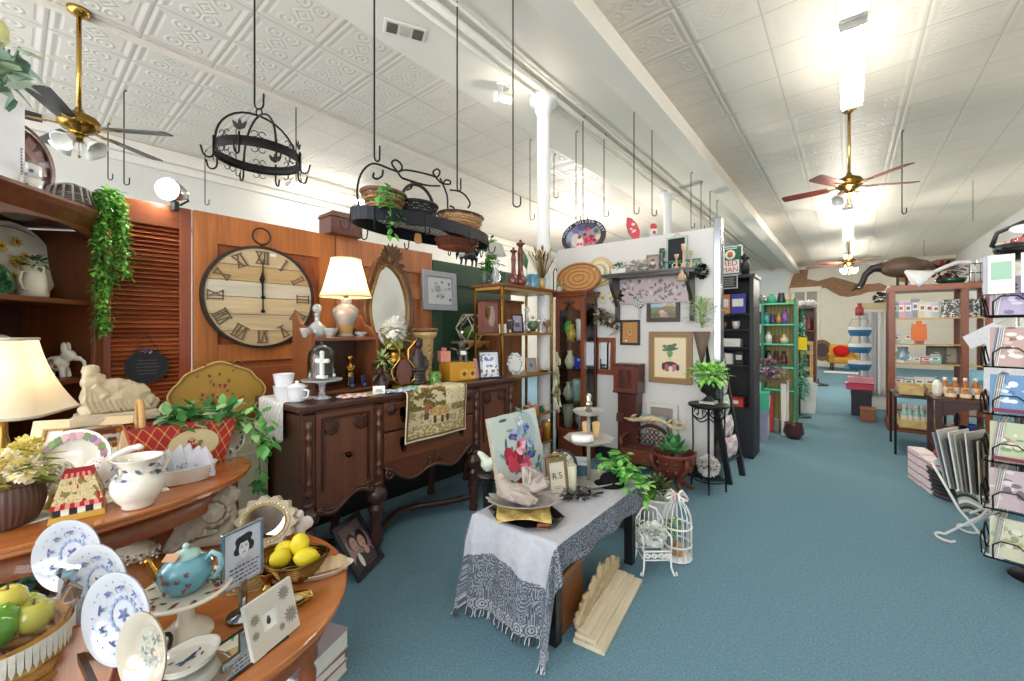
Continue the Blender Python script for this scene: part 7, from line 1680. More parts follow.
for k in range(260): a = RND.uniform(0,6.28); e = RND.uniform(.1,1.2); d_ = V((sin(e)*cos(a),sin(e)*sin(a),cos(e))); b.leaf(V((0,0,.24))+d_*RND.uniform(.03,.12),d_,.045,.016,RND.choice(['3f5a2c','5a7438','2f4a24','74904a']),droop=.4)
b.done('fern','leaf',t)
b = MB()
t = T('leafy_plant','pot of light green leafy stems between shawl table and bench','plant',(-1.25,2.85,0)); MB('6a5a4a').lathe([(0,0),(.08,0),(.11,.2),(.1,.2),(0,.18)],20).done('pot','satin',t)
for pts in ([(0,0,.2),(.05,.02,.34),(.12,.02,.36)],[(0,0,.2),(-.04,.05,.36),(.02,.08,.42)],[(0,0,.2),(.08,-.05,.32),(.16,-.06,.26)],[(0,0,.2),(.1,.06,.3),(.18,.1,.24)],[(0,0,.2),(.03,-.02,.4)]): vine(b,pts,34,.07,.6,('7cc24a','5aa63a','a0d86a','468a30'),.06)
b.done('foliage','leaf',t)
t = T('footed_planter','terracotta planter on scrolled legs holding a green succulent','planter',(-1.2,3.72,0),20)
MB('6f3524').lathe(hollow([(0,.12),(.06,.12),(.12,.16),(.165,.24),(.17,.31),(.185,.325),(.185,.345)],.01),32,wave=(16,.015)).done('bowl','satin',t)
b = MB('5a2a1e')
for k in range(26): a = 2*pi*k/13; z = .2 if k < 13 else .27; b.tube(spiral((0,0,0),.004,.026,0,400,10),.005,4) if False else b.blob(((.15 if z < .25 else .17)*cos(a),(.15 if z < .25 else .17)*sin(a),z),(.018,.018,.022),.4,nu=8,nv=6)
b.done('relief','satin',t)
for k in range(4):
    a = 2*pi*k/4+.5; n_ = V((cos(a),sin(a),0)); MB('6a3222').tube([n_*.16+V((0,0,.3)),n_*.21+V((0,0,.32)),n_*.2+V((0,0,.24)),n_*.1+V((0,0,.14)),n_*.08+V((0,0,.08)),n_*.15+V((0,0,.03)),n_*.2+V((0,0,.0))],[.018,.02,.02,.024,.022,.02,.016],8).done('leg','satin',t)
b = MB()
for j, (n, r, z, l) in enumerate(((12,.1,.35,.12),(10,.07,.39,.1),(8,.045,.42,.09),(5,.02,.44,.07))):
    for k in range(n): a = 2*pi*(k+.5*j)/n; b.leaf((r*.4*cos(a),r*.4*sin(a),z-.01),(cos(a),sin(a),.35+.35*j),l*1.1,l*.62,RND.choice(['3f8a4a','5aa860','8cc88a','357a40']),droop=-.15)
b.done('succulent','leaf',t)
t = T('carved_bench','small carved reddish wooden bench with fretwork back by the partition','bench',(-1.5,3.93,0),0)
MB('6a3422').box((0,0,.24),(.5,.2,.03)).done('seat','wood_x',t,bev=.005); MB('743a26').box((0,-.09,.175),(.48,.02,.1)).done('drawer_front','wood_x',t,bev=.003); MB('b8963c').sph((0,-.106,.175),.012).done('knob','brass',t)
for ex in (-1,1):
    for ey in (-1,1): MB('5e2e1e').box((ex*.22,ey*.08,.11),(.04,.04,.22),taper=1.15).done('leg','wood_z',t,bev=.003)
    MB('6a3422').tube([(ex*.24,-.08,.255),(ex*.265,-.06,.33),(ex*.25,.0,.36),(ex*.245,.08,.36)],.016,8).done('arm','wood_y',t)
n = 24; op = [(-.23+.46*k/n,.37+.12*sin(pi*k/n)) for k in range(n+1)]; ip = [(-.205+.41*k/n,.345+.11*sin(pi*k/n)) for k in range(n+1)]
b = MB('4a2216',TR(0,.085,0)); b.ring([(-.23,.255)]+op+[(.23,.255)],[(-.205,.275)]+ip+[(.205,.275)],.022)
for k in range(9):
    x = -.18+.045*k
    for z in (.31,.36,.41):
        if z < .33+.1*sin(pi*(x+.205)/.41): b.tube([(x+.02*cos(a),0,z+.022*sin(a)) for a in (2*pi*j/8 for j in range(8))],.006,5,True)
b.done('fretwork_back','wood_x',t)
t = T('gilt_branch','pale gilded driftwood branch lying across the bench back','ornament',(-1.48,3.98,.46),0)
b = MB('c9b78e').tube([(-.3,0,.06),(-.2,0,.05),(-.1,0,.075),(0,0,.1),(.1,0,.08),(.2,0,.03),(.3,0,.05)],[.01,.018,.022,.024,.022,.018,.008],8)
for k in range(14): x = -.26+.04*k; b.tube([(x,0,.06+.02*sin(k)),(x+.03,-.02,.05+.05*abs(sin(k*1.7))),(x+.06,0,.08+.04*sin(k*2.1))],[.012,.012,.005],6)
b.done('branch','satin',t); MB('5a3a22').box((-.34,0,.06),(.07,.06,.07),rz=20,rx=20).done('block','wood_x',t)
framed('picture_frame','ornate grey-white empty frame leaning on the partition behind the bench',(-1.46,4.14,.26),0,.32,.42,.05,'c4c0b6','satin','8a7f74',None,5,z0=0,bev=.014)
framed('picture_frame','pale blue frame in front of the ornate grey-white frame',(-1.52,4.09,.26),0,.26,.3,.035,'8aa4b0','satin','c8c0b4',None,6,z0=0)
t = T('carved_cabinet','tall narrow carved red-brown cabinet standing against the partition','cabinet',(-1.76,4.07,0),0)
MB('4a1f16').box((0,.02,.4),(.2,.16,.8)).done('post','wood_z',t,bev=.004); MB('55261a').box((0,0,.92),(.26,.2,.3)).done('case','wood_z',t,bev=.004)
b = MB('6a3020').ring(rect(.24,.27,0,.92),rect(.15,.19,0,.92),.02); b.done('door','wood_z',t).location.y=-.105
b = MB('3a1810')
for z in (.785,1.06):
    for k in range(9): b.blob((-.12+.03*k,-.1,z),(.016,.02,.016),.1,nu=8,nv=6)
for k in range(8): b.tube([(x,y-.1,z) for x,y,z in spiral((-.04+.08*(k%2),0,.85+.045*(k//2)),.004,.024,90*k,90*k+400,10)],.005,4)
b.done('carving','wood_z',t)
p = V((-.96,3.93,0))
t = T('iron_plant_stand','tall black wrought-iron plant stand at the end of the partition','plant stand',p,15)
b = MB('17171a'); MB('1a1a1d').lathe([(0,.735),(.15,.735),(.17,.75),(.165,.765),(.12,.76),(0,.755)],32).done('top','iron',t)
for k in range(4):
    a = 2*pi*k/4; n_ = V((cos(a),sin(a),0)); MB('17171a').tube([n_*.13+V((0,0,.74)),n_*.125+V((0,0,.4)),n_*.14+V((0,0,.0))],.008,6).done('leg','iron',t)
    s_ = V((-sin(a),cos(a),0)); m_ = (n_+s_).normalized()*.1
    b.tube([n_*.13*(1-u)+s_*.13*u+V((0,0,.66-.05*sin(pi*u))) for u in (0,.25,.5,.75,1)],.006,5)
    for e in (0,1): b.tube([V((0,0,0))+n_*.13*(1-w_)+s_*.13*w_+V((0,0,z_)) for w_, z_ in ((.5+(1 if e else -1)*(.24+.14*cos(u)),.69+.03*sin(u)) for u in (j*pi/5 for j in range(9)))],.004,4)
b.done('scrollwork','iron',t)
b = MB('17171a'); b.tube([(.13*cos(a),.13*sin(a),.1) for a in (2*pi*k/20 for k in range(20))],.006,5,True).tube([(-.13,0,.1),(.13,0,.1)],.005,5).tube([(0,-.13,.1),(0,.13,.1)],.005,5)
for s in (.04,.08): b.tube([(s*cos(a),s*sin(a),.1) for a in (2*pi*k/16 for k in range(16))],.004,5,True)
b.done('lower_shelf','iron',t)
b = MB(); petalball(b,(0,0,0),.095,190,.04,('e8e4de','f4f2ee','d8d2cc')); o = b.done('flower_ball','leaf',loc=p+V((0,0,.21))); tag(o,'white flower ball on the lower shelf of the iron plant stand','flowers')
q = p+V((0,0,.767))
t = T('urn_plant','black footed urn of bright green leaves on the iron plant stand','plant',q)
MB('b4b0a8').box((0,0,.012),(.13,.13,.024)).done('plinth','rough',t,bev=.004); MB('1c1c1e').lathe(hollow([(0,.024),(.05,.024),(.045,.035),(.018,.06),(.018,.075),(.06,.1),(.085,.15),(.09,.19),(.1,.205)],.006),28,wave=(14,.02)).done('urn','satin',t)
b = MB(); leafball(b,(0,0,.26),(.16,.16,.08),190,.075,.6,('8ccc5a','a8e070','62aa40','c0ec90')); b.done('foliage','leaf',t)

WY = PY-.012
def pw(px, py): return at(px, py, Y=WY)
p = pw(600,272)
t = T('gold_rimmed_plates','stack of round ivory and gold plates mounted on the partition','wall plate',(p.x,WY,p.z),0)
for i, (r, c_, y) in enumerate(((.165,'c8b078',0),(.125,'dcd2b4',-.012),(.085,'b89c5c',-.022),(.07,'e4e0d4',-.03))): b = MB(c_,TR(0,y,0)@Matrix.Rotation(pi/2,4,'X')); b.lathe([(0,-.006),(r*.8,-.004),(r,.008),(r*.98,.011),(r*.78,.0),(0,.0)],44,cap=False); b.done('plate','gloss',t)
p = pw(617,296); t = T('metal_flower','bronze metal leaf rosette on the partition under the shelf end','wall ornament',(p.x,WY,p.z)); b = MB()
for j in range(3):
    for k in range(9-2*j): a = 2*pi*k/(9-2*j)+j*.3; b.leaf((0,-.012*j-.006,0),(cos(a),-.3-.2*j,sin(a)),.1-.024*j,.045,RND.choice(['8a7a58','6a5c40','a8986c']),droop=.1,up=(0,-1,0))
b.done('petals','brass',t)
p = pw(603,298); t = T('star_ornament','little cream star on a square plaque beside the bronze rosette','wall ornament',(p.x,WY,p.z)); MB('cfc4a4').box((0,0,0),(.07,.012,.12)).done('plaque','satin',t,bev=.002); b = MB('b09a60'); flower(b,(0,0),.03,'b09a60','8a7440',-.0075,5); b.done('star','satin',t)
p = pw(602,314); t = T('dried_flower_swag','swag of dried brown and cream flowers hanging on the partition','swag',(p.x,WY,p.z)); b = MB()
for k in range(130): u = RND.random(); x = -.16+.36*u; z = .1-.24*u+RND.gauss(0,.05); b.leaf((x,-.03,z),(RND.uniform(-1,1),RND.uniform(-1,-.1),RND.uniform(-1,1)),.085,.045,RND.choice(['5a4a3a','6a5c44','7a7a54','4a4034','c8b8a0','8a7a60','d8ccc0']),droop=.2)
b.done('foliage','leaf',t)
p = pw(639.5,303); t = T('pearl_rosette','silver pearl rosette with a ribbon on the partition','wall ornament',(p.x,WY,p.z)); b = MB()
for k in range(26): a = 2.4*k; r = .05*sqrt(k/26); b.sph((r*cos(a),-.02+.01*r/.05,r*sin(a)),.014,8,6,RND.choice(['c4c8c8','a8b0b0','dcdcd8']))
b.done('pearls','silver',t); MB('b8b4ac').box((0,.0,-.1),(.03,.006,.12)).done('ribbon','fabric',t)
p = pw(605,356); framed('wall_mirror','small mirror in a reddish wooden frame on the partition beside the curio cabinet',(p.x,WY,p.z),0,.25,.41,.055,'7a3c22','wood_z','808080',None,1,cat='mirror',mirror=True)
p = pw(630,332.5); framed('framed_medallion','small gold picture with a carved medallion in a black frame on the partition',(p.x,WY,p.z),0,.22,.27,.024,'1a1614','satin','b07a3c',[(0,0,.2,.26,'7a4a24'),(0,0,.17,.22,'c49a5a'),(0,.02,.09,.12,'2a241e'),(0,.02,.06,.09,'8a7a60'),(-.25,-.4,.08,.05,'e8dcd0')],1)
def land(b, w, h, y):
    b.box((0,y,h*.2),(w,.001,h*.6),c='9ab0c4')
    discs(b,[(-.2,.25,.3,.12,'c8d0d8'),(.2,.3,.25,.1,'d4ccd0'),(.25,.12,.2,.12,'b49a6a'),(-.3,-.02,.3,.08,'6a7a4a'),(.2,0,.35,.09,'7a6a3c')],w,h,y,-.0003)
    b.box((0,y-.002,-h*.3),(w,.001,h*.4),c='6a6a3a'); discs(b,[(0,-.3,.2,.12,'b48a7a'),(-.05,-.15,.1,.06,'c8a89a'),(-.3,-.35,.2,.1,'4f5a30'),(.3,-.35,.2,.1,'5f5a34'),(.1,-.4,.12,.06,'a07a68')],w,h,y-.0026,-.0002)
p = pw(663,308.5); framed('landscape_painting','small landscape painting with a path in a dark frame under the shelf',(p.x,WY,p.z),0,.335,.27,.04,'34201a','satin','9ab0c4',land,1)
def hat(b, w, h, y):
    discs(b,[(0,-.22,.26,.16,'2a2628'),(-.13,-.24,.12,.1,'b04a5a'),(.14,-.24,.1,.1,'c06a78'),(.02,-.3,.06,.12,'e0cdb4'),(0,.02,.07,.14,'c8c08a'),(0,.1,.09,.1,'5a8a4a'),(0,.2,.26,.05,'3f6a3c',8),(.02,.24,.14,.1,'2f5a34'),(-.14,.26,.1,.06,'4a7a44',-20),(.12,.3,.1,.05,'3a6238',25),(-.02,.02,.03,.02,'4a3a30'),(-.2,-.22,.05,.12,'1f1c20'),(.24,-.24,.05,.1,'1f1c20')],w,h,y,-.0002,16)
p = pw(670,357.5); framed('figure_print','print of a woman in a green hat in a wide gold frame on the partition',(p.x,WY,p.z),0,.43,.52,.055,'8a6a3c','satin','d4c09c',hat,1,mat=('dcc8a4',.98),inner='c4a468')
sl, sr = pw(611,262), pw(703,255); sx, sw_, sz = (sl.x+sr.x)/2, sr.x-sl.x, 2.005
t = T('wall_shelf','dark grey wooden wall shelf on curved brackets across the partition','shelf',(sx,WY,sz),0); D_ = .24
MB('3a3836').box((0,-D_/2,-.012),(sw_,D_,.024)).done('board','wood_x',t,bev=.004); MB('33312f').box((0,-D_/2,-.034),(sw_-.04,D_-.03,.02)).done('moulding','wood_x',t)
for e in (-1,1):
    b = MB('34322f',Matrix.Translation((e*(sw_/2-.09),0,0))@Matrix.Rotation(pi/2,4,'Z')); b.prism([(0,-.04),(0,-.5),(-.05,-.5),(-.06,-.44),(-.05,-.34),(-.1,-.24),(-.17,-.17),(-.2,-.1),(-.2,-.04)],.035); b.done('bracket','wood_z',t,bev=.004)
b = MB('b8a4a4').box((0,-.01,-.17),(sw_-.22,.015,.25)).box((.0,-.012,-.3),(sw_-.2,.02,.02),c='a89a98'); b.M = TR(0,-.019,-.17)
for k in range(70): b.leaf((RND.uniform(-.5,.5)*(sw_-.25),0,RND.uniform(-.11,.1)),(RND.uniform(-1,1),0,RND.uniform(-1,1)),.05,.026,RND.choice(['6a5a60','8a7478','544850','cfc0c0','7a6468']),droop=0,up=(0,-1,0))
b.done('floral_panel','print',t)
SZ = sz+.0015
def sp(px, dy=.12): q = at(px, 330, Y=WY-dy); q.z = SZ; return q
p = sp(620); t = T('succulent_planter','white trough planter of succulents at the left end of the wall shelf','plant',p); MB('dcd8d0').box((0,0,.03),(.15,.08,.06),taper=1.1).done('trough','gloss',t,bev=.004); b = MB(); leafball(b,(0,0,.08),(.07,.04,.035),80,.05,.35,('4a6a3c','7a8a54','5f7a48','3f5a3a')); b.done('foliage','leaf',t)
p = sp(636); b = MB(); petalball(b,(0,0,.07),.06,80,.04,('d4d0c8','e4e0da','b8b0a4')); petalball(b,(.08,0,.06),.05,60,.04,('c8c4bc','e0dcd4')); o = b.done('dried_flower_bunch','leaf',loc=p); tag(o,'bunch of white dried flowers on the wall shelf','flowers')
framed('photo_card','sepia portrait photo standing on the wall shelf',sp(652.5,.1),10,.13,.175,.014,'8a8078','satin','9a8a7a',[(0,-.2,.34,.3,'4a3e38'),(0,.05,.2,.24,'d0c0ac'),(0,.2,.22,.14,'5a4c44')],6,z0=0)
p = sp(662,.1); turn('green_candleholder','dark green glass candle holder on the wall shelf','candle holder',p,[(0,0),(.04,0),(.03,.02),(.012,.05),(.03,.08),(.012,.11),(.024,.14),(.03,.2),(.02,.21),(.03,.22),(0,.22)],'2f4a44','gloss')
t = T('green_filigree_frame','green and white filigree panel leaning along the wall shelf','ornament',sp(679,.06),0,rx=-8); b = MB('4a7a64')
for k in range(9): b.tube([(-.18+.045*k+.02*cos(a),0,.045+.032*sin(a)) for a in (2*pi*j/10 for j in range(10))],.006,5,True,c=RND.choice(['4a7a64','c8d0c8','6a9a80']))
b.box((0,0,.006),(.4,.02,.012)).box((0,0,.09),(.4,.02,.01)); b.done('filigree','satin',t)
t = T('blackboard','small blackboard in a pale green frame standing on the wall shelf','blackboard',sp(676,.03),-4,rx=-3); MB('a8baa4').ring(rect(.2,.34,0,.17),rect(.165,.3,0,.17),.02).done('frame','satin',t,bev=.003); MB('24262a').box((0,.003,.17),(.17,.006,.305)).done('slate','matte',t); MB('55584f').tube([(-.03,0,.345),(0,.0,.37),(.03,0,.35)],.003,4).done('bow','satin',t)
for px, h_, c_, lab in ((676.5,.13,'c8a078','short tan candlestick on the wall shelf'),(683.5,.22,'d0aa84','tall pink-tan candlestick on the wall shelf'),(691,.15,'a8a070','olive brass candlestick at the right end of the wall shelf')):
    turn('candlestick',lab,'candlestick',sp(px,.19),[(0,0),(.03,0),(.025,.012),(.008,.02),(.008,h_*.7),(.016,h_*.75),(.022,h_),(.018,h_),(0,h_*.9)],c_,'satin',14)
p = at(681.5,268,Y=WY-.26); t = T('hanging_tassel','pale tan tassel hanging from the front of the wall shelf','tassel',(p.x,WY-D_-.008,sz-.02)); MB('c0a488').lathe([(0,-.11),(.045,-.11),(.03,-.05),(.012,-.03),(.016,-.015),(0,0)],18,wave=(9,.08)).done('tassel','fabric',t)
for px, py, d_, nm, lab in ((633,229,4.6,'leaf_ornament','red patterned leaf ornament hanging above the wall shelf'),(653.5,230,4.6,'hanging_figure','small red and white hanging figure above the wall shelf')):
    p = at(px,py,d=d_); t = T(nm,lab,'ornament',p,TD)
    if nm[0] == 'l':
        MB('b83c48').prism([(-.07,.13),(-.02,.12),(.04,.06),(.075,-.02),(.07,-.13),(0,-.11),(-.055,-.04),(-.075,.04)],.014).done('leaf','satin',t,bev=.003); b = MB('e0d0cc'); discs(b,[(0,.2,.14,.1,'e0d0cc'),(.05,-.1,.2,.1,'d8b8b4',30),(-.15,.0,.1,.06,'e4d4d0')],.15,.25,-.0078); b.done('painted_decoration','print',t)
    else: b = MB('c8c4c4').blob((0,0,-.03),(.045,.025,.05),.1); b.blob((0,0,.04),(.04,.025,.035),.1,c='b03a40').sph((0,0,.085),.012,c='e4e0dc'); b.done('body','satin',t); MB('b03a40').blob((0,-.022,-.03),(.02,.008,.02),.2).done('patch','satin',t)
p = at(583,247,Y=PY+.05); t = T('oval_fruit_sign','black-rimmed oval sign with painted fruit standing on the partition top','sign',(p.x,PY+.05,PZ),0,rx=-2); rx_, rz_ = .29, .2; zc = .125
b = MB('8a8490'); 
def clip_(pts): return [(x,max(z,0)) for x, z in pts]
b.ring(clip_(ell(rx_,rz_,60,0,zc)),clip_(ell(rx_*.8,rz_*.76,60,0,zc)),.02,c='1c1c24'); b.prism(clip_(ell(rx_*.82,rz_*.78,60,0,zc)),.012)
b.M = TR(0,-.0062,zc); its = [(-.3,.3,.2,.16,'6a6a94'),(0,.42,.2,.14,'4a4a74'),(-.42,.1,.12,.14,'9aa0b4'),(.25,.4,.2,.12,'3a3a50'),(-.25,-.1,.14,.2,'d0c4b8'),(-.1,-.25,.12,.2,'e0d4c4'),(-.48,-.3,.08,.12,'4a5460')]
for k in range(26): its.append((RND.gauss(.2,.16),RND.gauss(-.12,.2),.055,.05,RND.choice(['a82038','c83a50','7a1830','d86a78','8f2440'])))
its += [(.5,-.1,.1,.08,'c8a888'),(.42,.15,.08,.07,'3a5a3a')]
discs(b,its,rx_*1.4,rz_*1.5,0,-.0001,12)
b.M = Matrix()
wd = 'FLORA GOLDEN WEST'
for k, ch in enumerate(wd):
    a = radians(168-156*k/(len(wd)-1))
    if ch != ' ': b.text(ch,.045,TR(rx_*.9*cos(a),-.0115,zc+rz_*.88*sin(a))@Matrix.Rotation(pi/2-a,4,'Y'),'d8d8dc')
b.done('plaque','print',t)
p = pw(704,340); t = T('cone_planter','brown wicker cone wall planter with pale fern at the partition end','planter',(p.x,WY-.08,p.z+.08)); MB('6a5546').lathe([(0,-.3),(.01,-.3),(.075,.0),(.07,0),(0,-.05)],20).done('cone','wicker',t)
b = MB()
for k in range(170): a = RND.uniform(0,6.28); e = RND.uniform(.05,.9); d_ = V((sin(e)*cos(a),-abs(sin(e)*sin(a))*.8,cos(e))); q = d_*RND.uniform(.05,.3); b.leaf(q,d_+V((0,0,-.5)),.06,.02,RND.choice(['b4cc8a','9cbc74','d0e0a8','86a860']),droop=.4)
b.done('fern','leaf',t)
p = pw(702.5,271.5); t = T('black_rosette','black fabric rose hanging on the partition below the shelf bracket','wall ornament',(p.x,WY-.02,p.z)); b = MB(); petalball(b,(0,-.01,0),.055,60,.045,('17171a','222226','101012')); b.done('petals','fabric',t)
t = T('ladder_rack','black leaning ladder rack hung with pastel cloths at the partition end','ladder',(-.84,4.36,0),82)
for e in (-1,1): MB('17181b').bar((e*.17,-.02,0),(e*.17,.3,1.9),.035,.05).done('rail','wood_z',t)
for k in range(9): z = .2+.19*k; MB('17181b').bar((-.17,-.02+.168*z,z),(.17,-.02+.168*z,z),.02).done('rung','wood_x',t)
cl = [('c8a8b4','dcd8d4'),('e4e0da','c4b0b8'),('b8c8b4','dce4d8'),('d8c0c8','ece8e4'),('c8d4cc','9ab0a4'),('d4c8a8','c0d0a8'),('e8e4e0','b0a4b4'),('c8b0a8','e0d4cc')]
for k in range(8):
    z = .39+.19*k; c1, c2 = cl[k]; nm = ['pink','white','sage green','pale rose','mint','cream','lilac white','peach'][k]
    o = MB().grid(lambda u, v: (-.13+.26*u, -.035+.168*z-.02*sin(pi*v)+.012*sin(u*13+k), z+.014-.2*v), 12, 8, lambda u, v: c1 if (int(u*6)+int(v*4)) % 2 else c2).done('hanging_cloth','fabric',loc=(-.84,4.36,0),rz=82,solid=.006)
    tag(o, nm+' cloth on rung %s of the black ladder rack, counted from the floor' % ['two','three','four','five','six','seven','eight','nine'][k],'cloth','cloths on the ladder rack')
KX0,KX1,KY,KZ = -1.42,-.80,5.15,2.02
t = T('black_cabinet','tall open black display cabinet beyond the ladder rack','cabinet',((KX0+KX1)/2,KY,0),0); w = KX1-KX0
for e in (-1,1): MB('14161c').box((e*(w/2-.02),.2,KZ/2),(.04,.4,KZ)).done('side_panel','satin',t,bev=.003)
MB('1a1c22').box((0,.39,KZ/2),(w,.02,KZ)).done('back_panel','satin',t)
KS = [.55,1.02,1.22,1.42,1.6]
for z in KS: MB('2a3036').box((0,.2,z),(w-.08,.38,.02)).done('shelf','gloss',t)
MB('14161c').box((0,.005,.28),(w-.02,.03,.52)).done('lower_panel','satin',t,bev=.003); MB('14161c').box((0,.2,KZ),(w+.03,.43,.04)).done('top','satin',t,bev=.004)
b = MB('16181e').lathe([(0,KZ+.02),(.04,KZ+.02),(.05,KZ+.14),(.03,KZ+.17),(.02,KZ+.18),(.045,KZ+.2),(.045,KZ+.23),(0,KZ+.26)],14,(w/2-.09,.06,0)); b.done('finial','satin',t)
KC = (KX0+KX1)/2
p = at(730,256,Y=KY+.06); 
t = T('green_sign','dark green sign with red lettering on the black display cabinet','sign',(p.x,KY+.06,KZ+.022),-4,rx=-3); MB('d8dcd4').box((0,.004,.17),(.25,.012,.34)).done('border','satin',t); b = MB('1c5a48').box((0,-.004,.17),(.225,.006,.315)); b.M = TR(.0,-.0078,.24); b.add([(.055*cos(a),0,.055*sin(a)) for a in (2*pi*k/24 for k in range(24))],[tuple(range(24))],False,'e8e4d8'); discs(b,[(0,-.05,.3,.3,'b0683a'),(0,.2,.3,.12,'c88a3a')],.1,.12,-.0006); b.M = Matrix(); b.box((0,-.0085,.1),(.19,.003,.15),c='ece8e0').text('RED',.085,TR(0,-.0106,.138),'b02030').text('MAN',.08,TR(0,-.0106,.065),'b02030').box((0,-.0075,.31),(.14,.001,.012),c='cfd4c8'); b.done('sign_face','print',t)
p = at(717.5,258,Y=KY-.05); t = T('white_plate','white oval tray hanging in front of the green sign','tray',(p.x+.015,KY-.02,p.z),-50); MB('e4e4e4').prism(ell(.1,.2,32),.014).done('tray','satin',t,bev=.004)
p = at(727,282,Y=KY-.03); t = T('notice_board','small black notice with grey lettering on the front of the black cabinet','sign',(p.x,KY-.012,p.z),0); b = MB('bcbcbc').box((0,0,0),(.21,.014,.15)).box((0,-.008,0),(.19,.002,.13),c='18181c'); [b.box((0,-.0095,.04-.02*k),(.15-.02*(k%2),.001,.008),c='8a8c94') for k in range(5)]; b.done('notice','print',t)
def bxs(rows, grp):
    for (px, y_, z, w_, d_, h_, c, nm, lab, cat) in rows:
        q = at(px,330,Y=y_); b = MB(c).box((0,0,h_/2),(w_,d_,h_)).box((0,-d_/2-.0012,h_*.55),(w_*.7,.002,h_*.4),c='e4e0d8'); o = b.done(nm,'print',loc=(q.x,y_,z+.0015),bev=.002); tag(o,lab,cat,grp)
bxs([(722,KY+.12,KS[4]+.01,.2,.03,.22,'d88a5a','art_card','orange pink art print on the top shelf of the black cabinet','print'),(738,KY+.12,KS[4]+.01,.16,.03,.22,'3f3fa0','art_card','blue violet art print on the top shelf of the black cabinet','print'),
 (730,KY+.14,KS[2]+.01,.24,.16,.09,'e4e2de','gift_box','white gift box on a shelf of the black cabinet','box'),(725,KY+.12,KS[1]+.01,.18,.14,.12,'d8d8d4','note_box','white note-card box low in the black cabinet','box'),(739,KY+.12,KS[1]+.01,.09,.03,.14,'24262a','framed_print','small black and white frame low in the black cabinet','frame'),(730,KY+.1,KS[0]+.01,.3,.2,.09,'b83c30','red_box','red box on the lowest shelf of the black cabinet','box')],None)
for px, c, r, h_, lab in ((723,'9a6a4a',.04,.08,'brown cup on the third shelf of the black cabinet'),(736,'e8e4dc',.04,.09,'white cup on the third shelf of the black cabinet')):
    q = at(px,330,Y=KY+.12); turn('cup',lab,'cup',(q.x,KY+.12,KS[3]+.0115),hollow([(0,0),(r*.7,0),(r,h_*.5),(r,h_)],.003),c)
for i, (px, py, w_, d_, h_, z0, c, nm, lab, cat) in enumerate(((752,452,.05,.35,.5,0,'3a4464','dark_board','dark blue board leaning against the black cabinet','board'),(762,440,.16,.4,.38,0,'8a8ca4','grey_board','lilac grey board beside the dark blue board','board'),(762,440,.18,.3,.22,.383,'3fae8c','green_box','bright green box on the lilac grey board beside the aisle','box'),(769,432,.12,.2,.5,0,'c02a2e','red_case','tall red case standing on the carpet beyond the green box','case'))):
    q = at(px,py,Z=0); b = MB(c).box((0,0,h_/2),(w_,d_,h_)); b.box((w_/2,0,h_/2),(.004,d_*.7,h_*.6),c='d8d8dc' if i in (1,2) else c); o = b.done(nm,'satin',loc=(q.x-.02,q.y+.1,z0+.002),rz=4,bev=.004); tag(o,lab,cat)
GX0,GX1,GY = -1.03,-.61,7.4
t = T('green_shelf_unit','open shelf unit with green shelf edges and yellow striped back','shelf',((GX0+GX1)/2,GY,0),0); w = GX1-GX0
b = MB('c8b46a').box((0,.3,.95),(w,.02,1.9)); [b.box((-w/2+.03+.05*k,.288,.95),(.02,.004,1.88),c='a8944a') for k in range(9)]; b.done('back_panel','satin',t)
for e in (-1,1): MB('2f8a6c').box((e*w/2,.15,.95),(.03,.32,1.9)).done('side_panel','satin',t,bev=.003)
for z in (.5,.85,1.2,1.5,1.82): MB('5fc49c').box((0,.15,z),(w,.32,.025)).done('shelf','satin',t,bev=.003)
def bits(px0, px1, y_, z, n, cols, nm, lab, cat, r=.05, h_=.1):
    """a row of small goods, each its own object"""
    for k in range(n):
        q = at(px0+(px1-px0)*(k+.5)/n, 330, Y=y_); c = cols[k % len(cols)][1]; hh = h_*RND.uniform(.7,1.2); rr = r*RND.uniform(.8,1.1)
        pf = ([(0,0),(rr*.6,0),(rr,hh*.3),(rr*.8,hh*.6),(rr*.35,hh*.8),(rr*.5,hh)],[(0,0),(rr,0),(rr,hh*.7),(rr*.5,hh*.8),(rr*.5,hh),(0,hh)],[(0,0),(rr*.9,0),(rr,hh*.15),(rr*.7,hh*.9),(rr*.8,hh)])[k%3]
        o = MB(c).lathe(hollow(pf,.003) if k%3 != 1 else pf,14).done(nm,'gloss',loc=(q.x,y_,z+.0015)); tag(o,cols[k % len(cols)][0]+' '+lab+', '+['first','second','third','fourth','fifth','sixth'][k]+' from the left',cat)
bits(757,786,GY+.1,1.833,3,(('grey','7a7e84'),('green','3fa884'),('dark','2a2a30')),'jar','jar on top of the green shelf unit','jar',.06,.14)
bits(757,788,GY+.12,1.513,5,(('purple','6a4a84'),('teal','4a8a94'),('plum','54305c'),('amber','b8844a'),('violet','8a5aa4')),'glass_jar','glass on the top bay of the green shelf unit','glass',.05,.2)
bits(757,788,GY+.12,1.213,4,(('tan','c8a878'),('white','e0dcd8'),('brown','6a4a34'),('cream','d8cca8')),'shoe_ornament','ornament on the middle bay of the green shelf unit','ornament',.06,.16)
bits(757,788,GY+.12,.863,4,(('dark red','7a2a30'),('black','1e1c20'),('brown','54382a'),('maroon','5a2430')),'bottle','bottle on the lower bay of the green shelf unit','bottle',.05,.26)
t = T('white_leg_table','small table with white legs in front of the green shelf unit','table',(-.88,6.75,0),0); MB('6a4a38').box((0,0,.72),(.5,.4,.03)).done('tabletop','wood_x',t,bev=.003)
for e in (-1,1):
    for g in (-1,1): MB('e0dcd0').box((e*.21,g*.16,.35),(.05,.05,.7),taper=1.2).done('leg','satin',t,bev=.003)
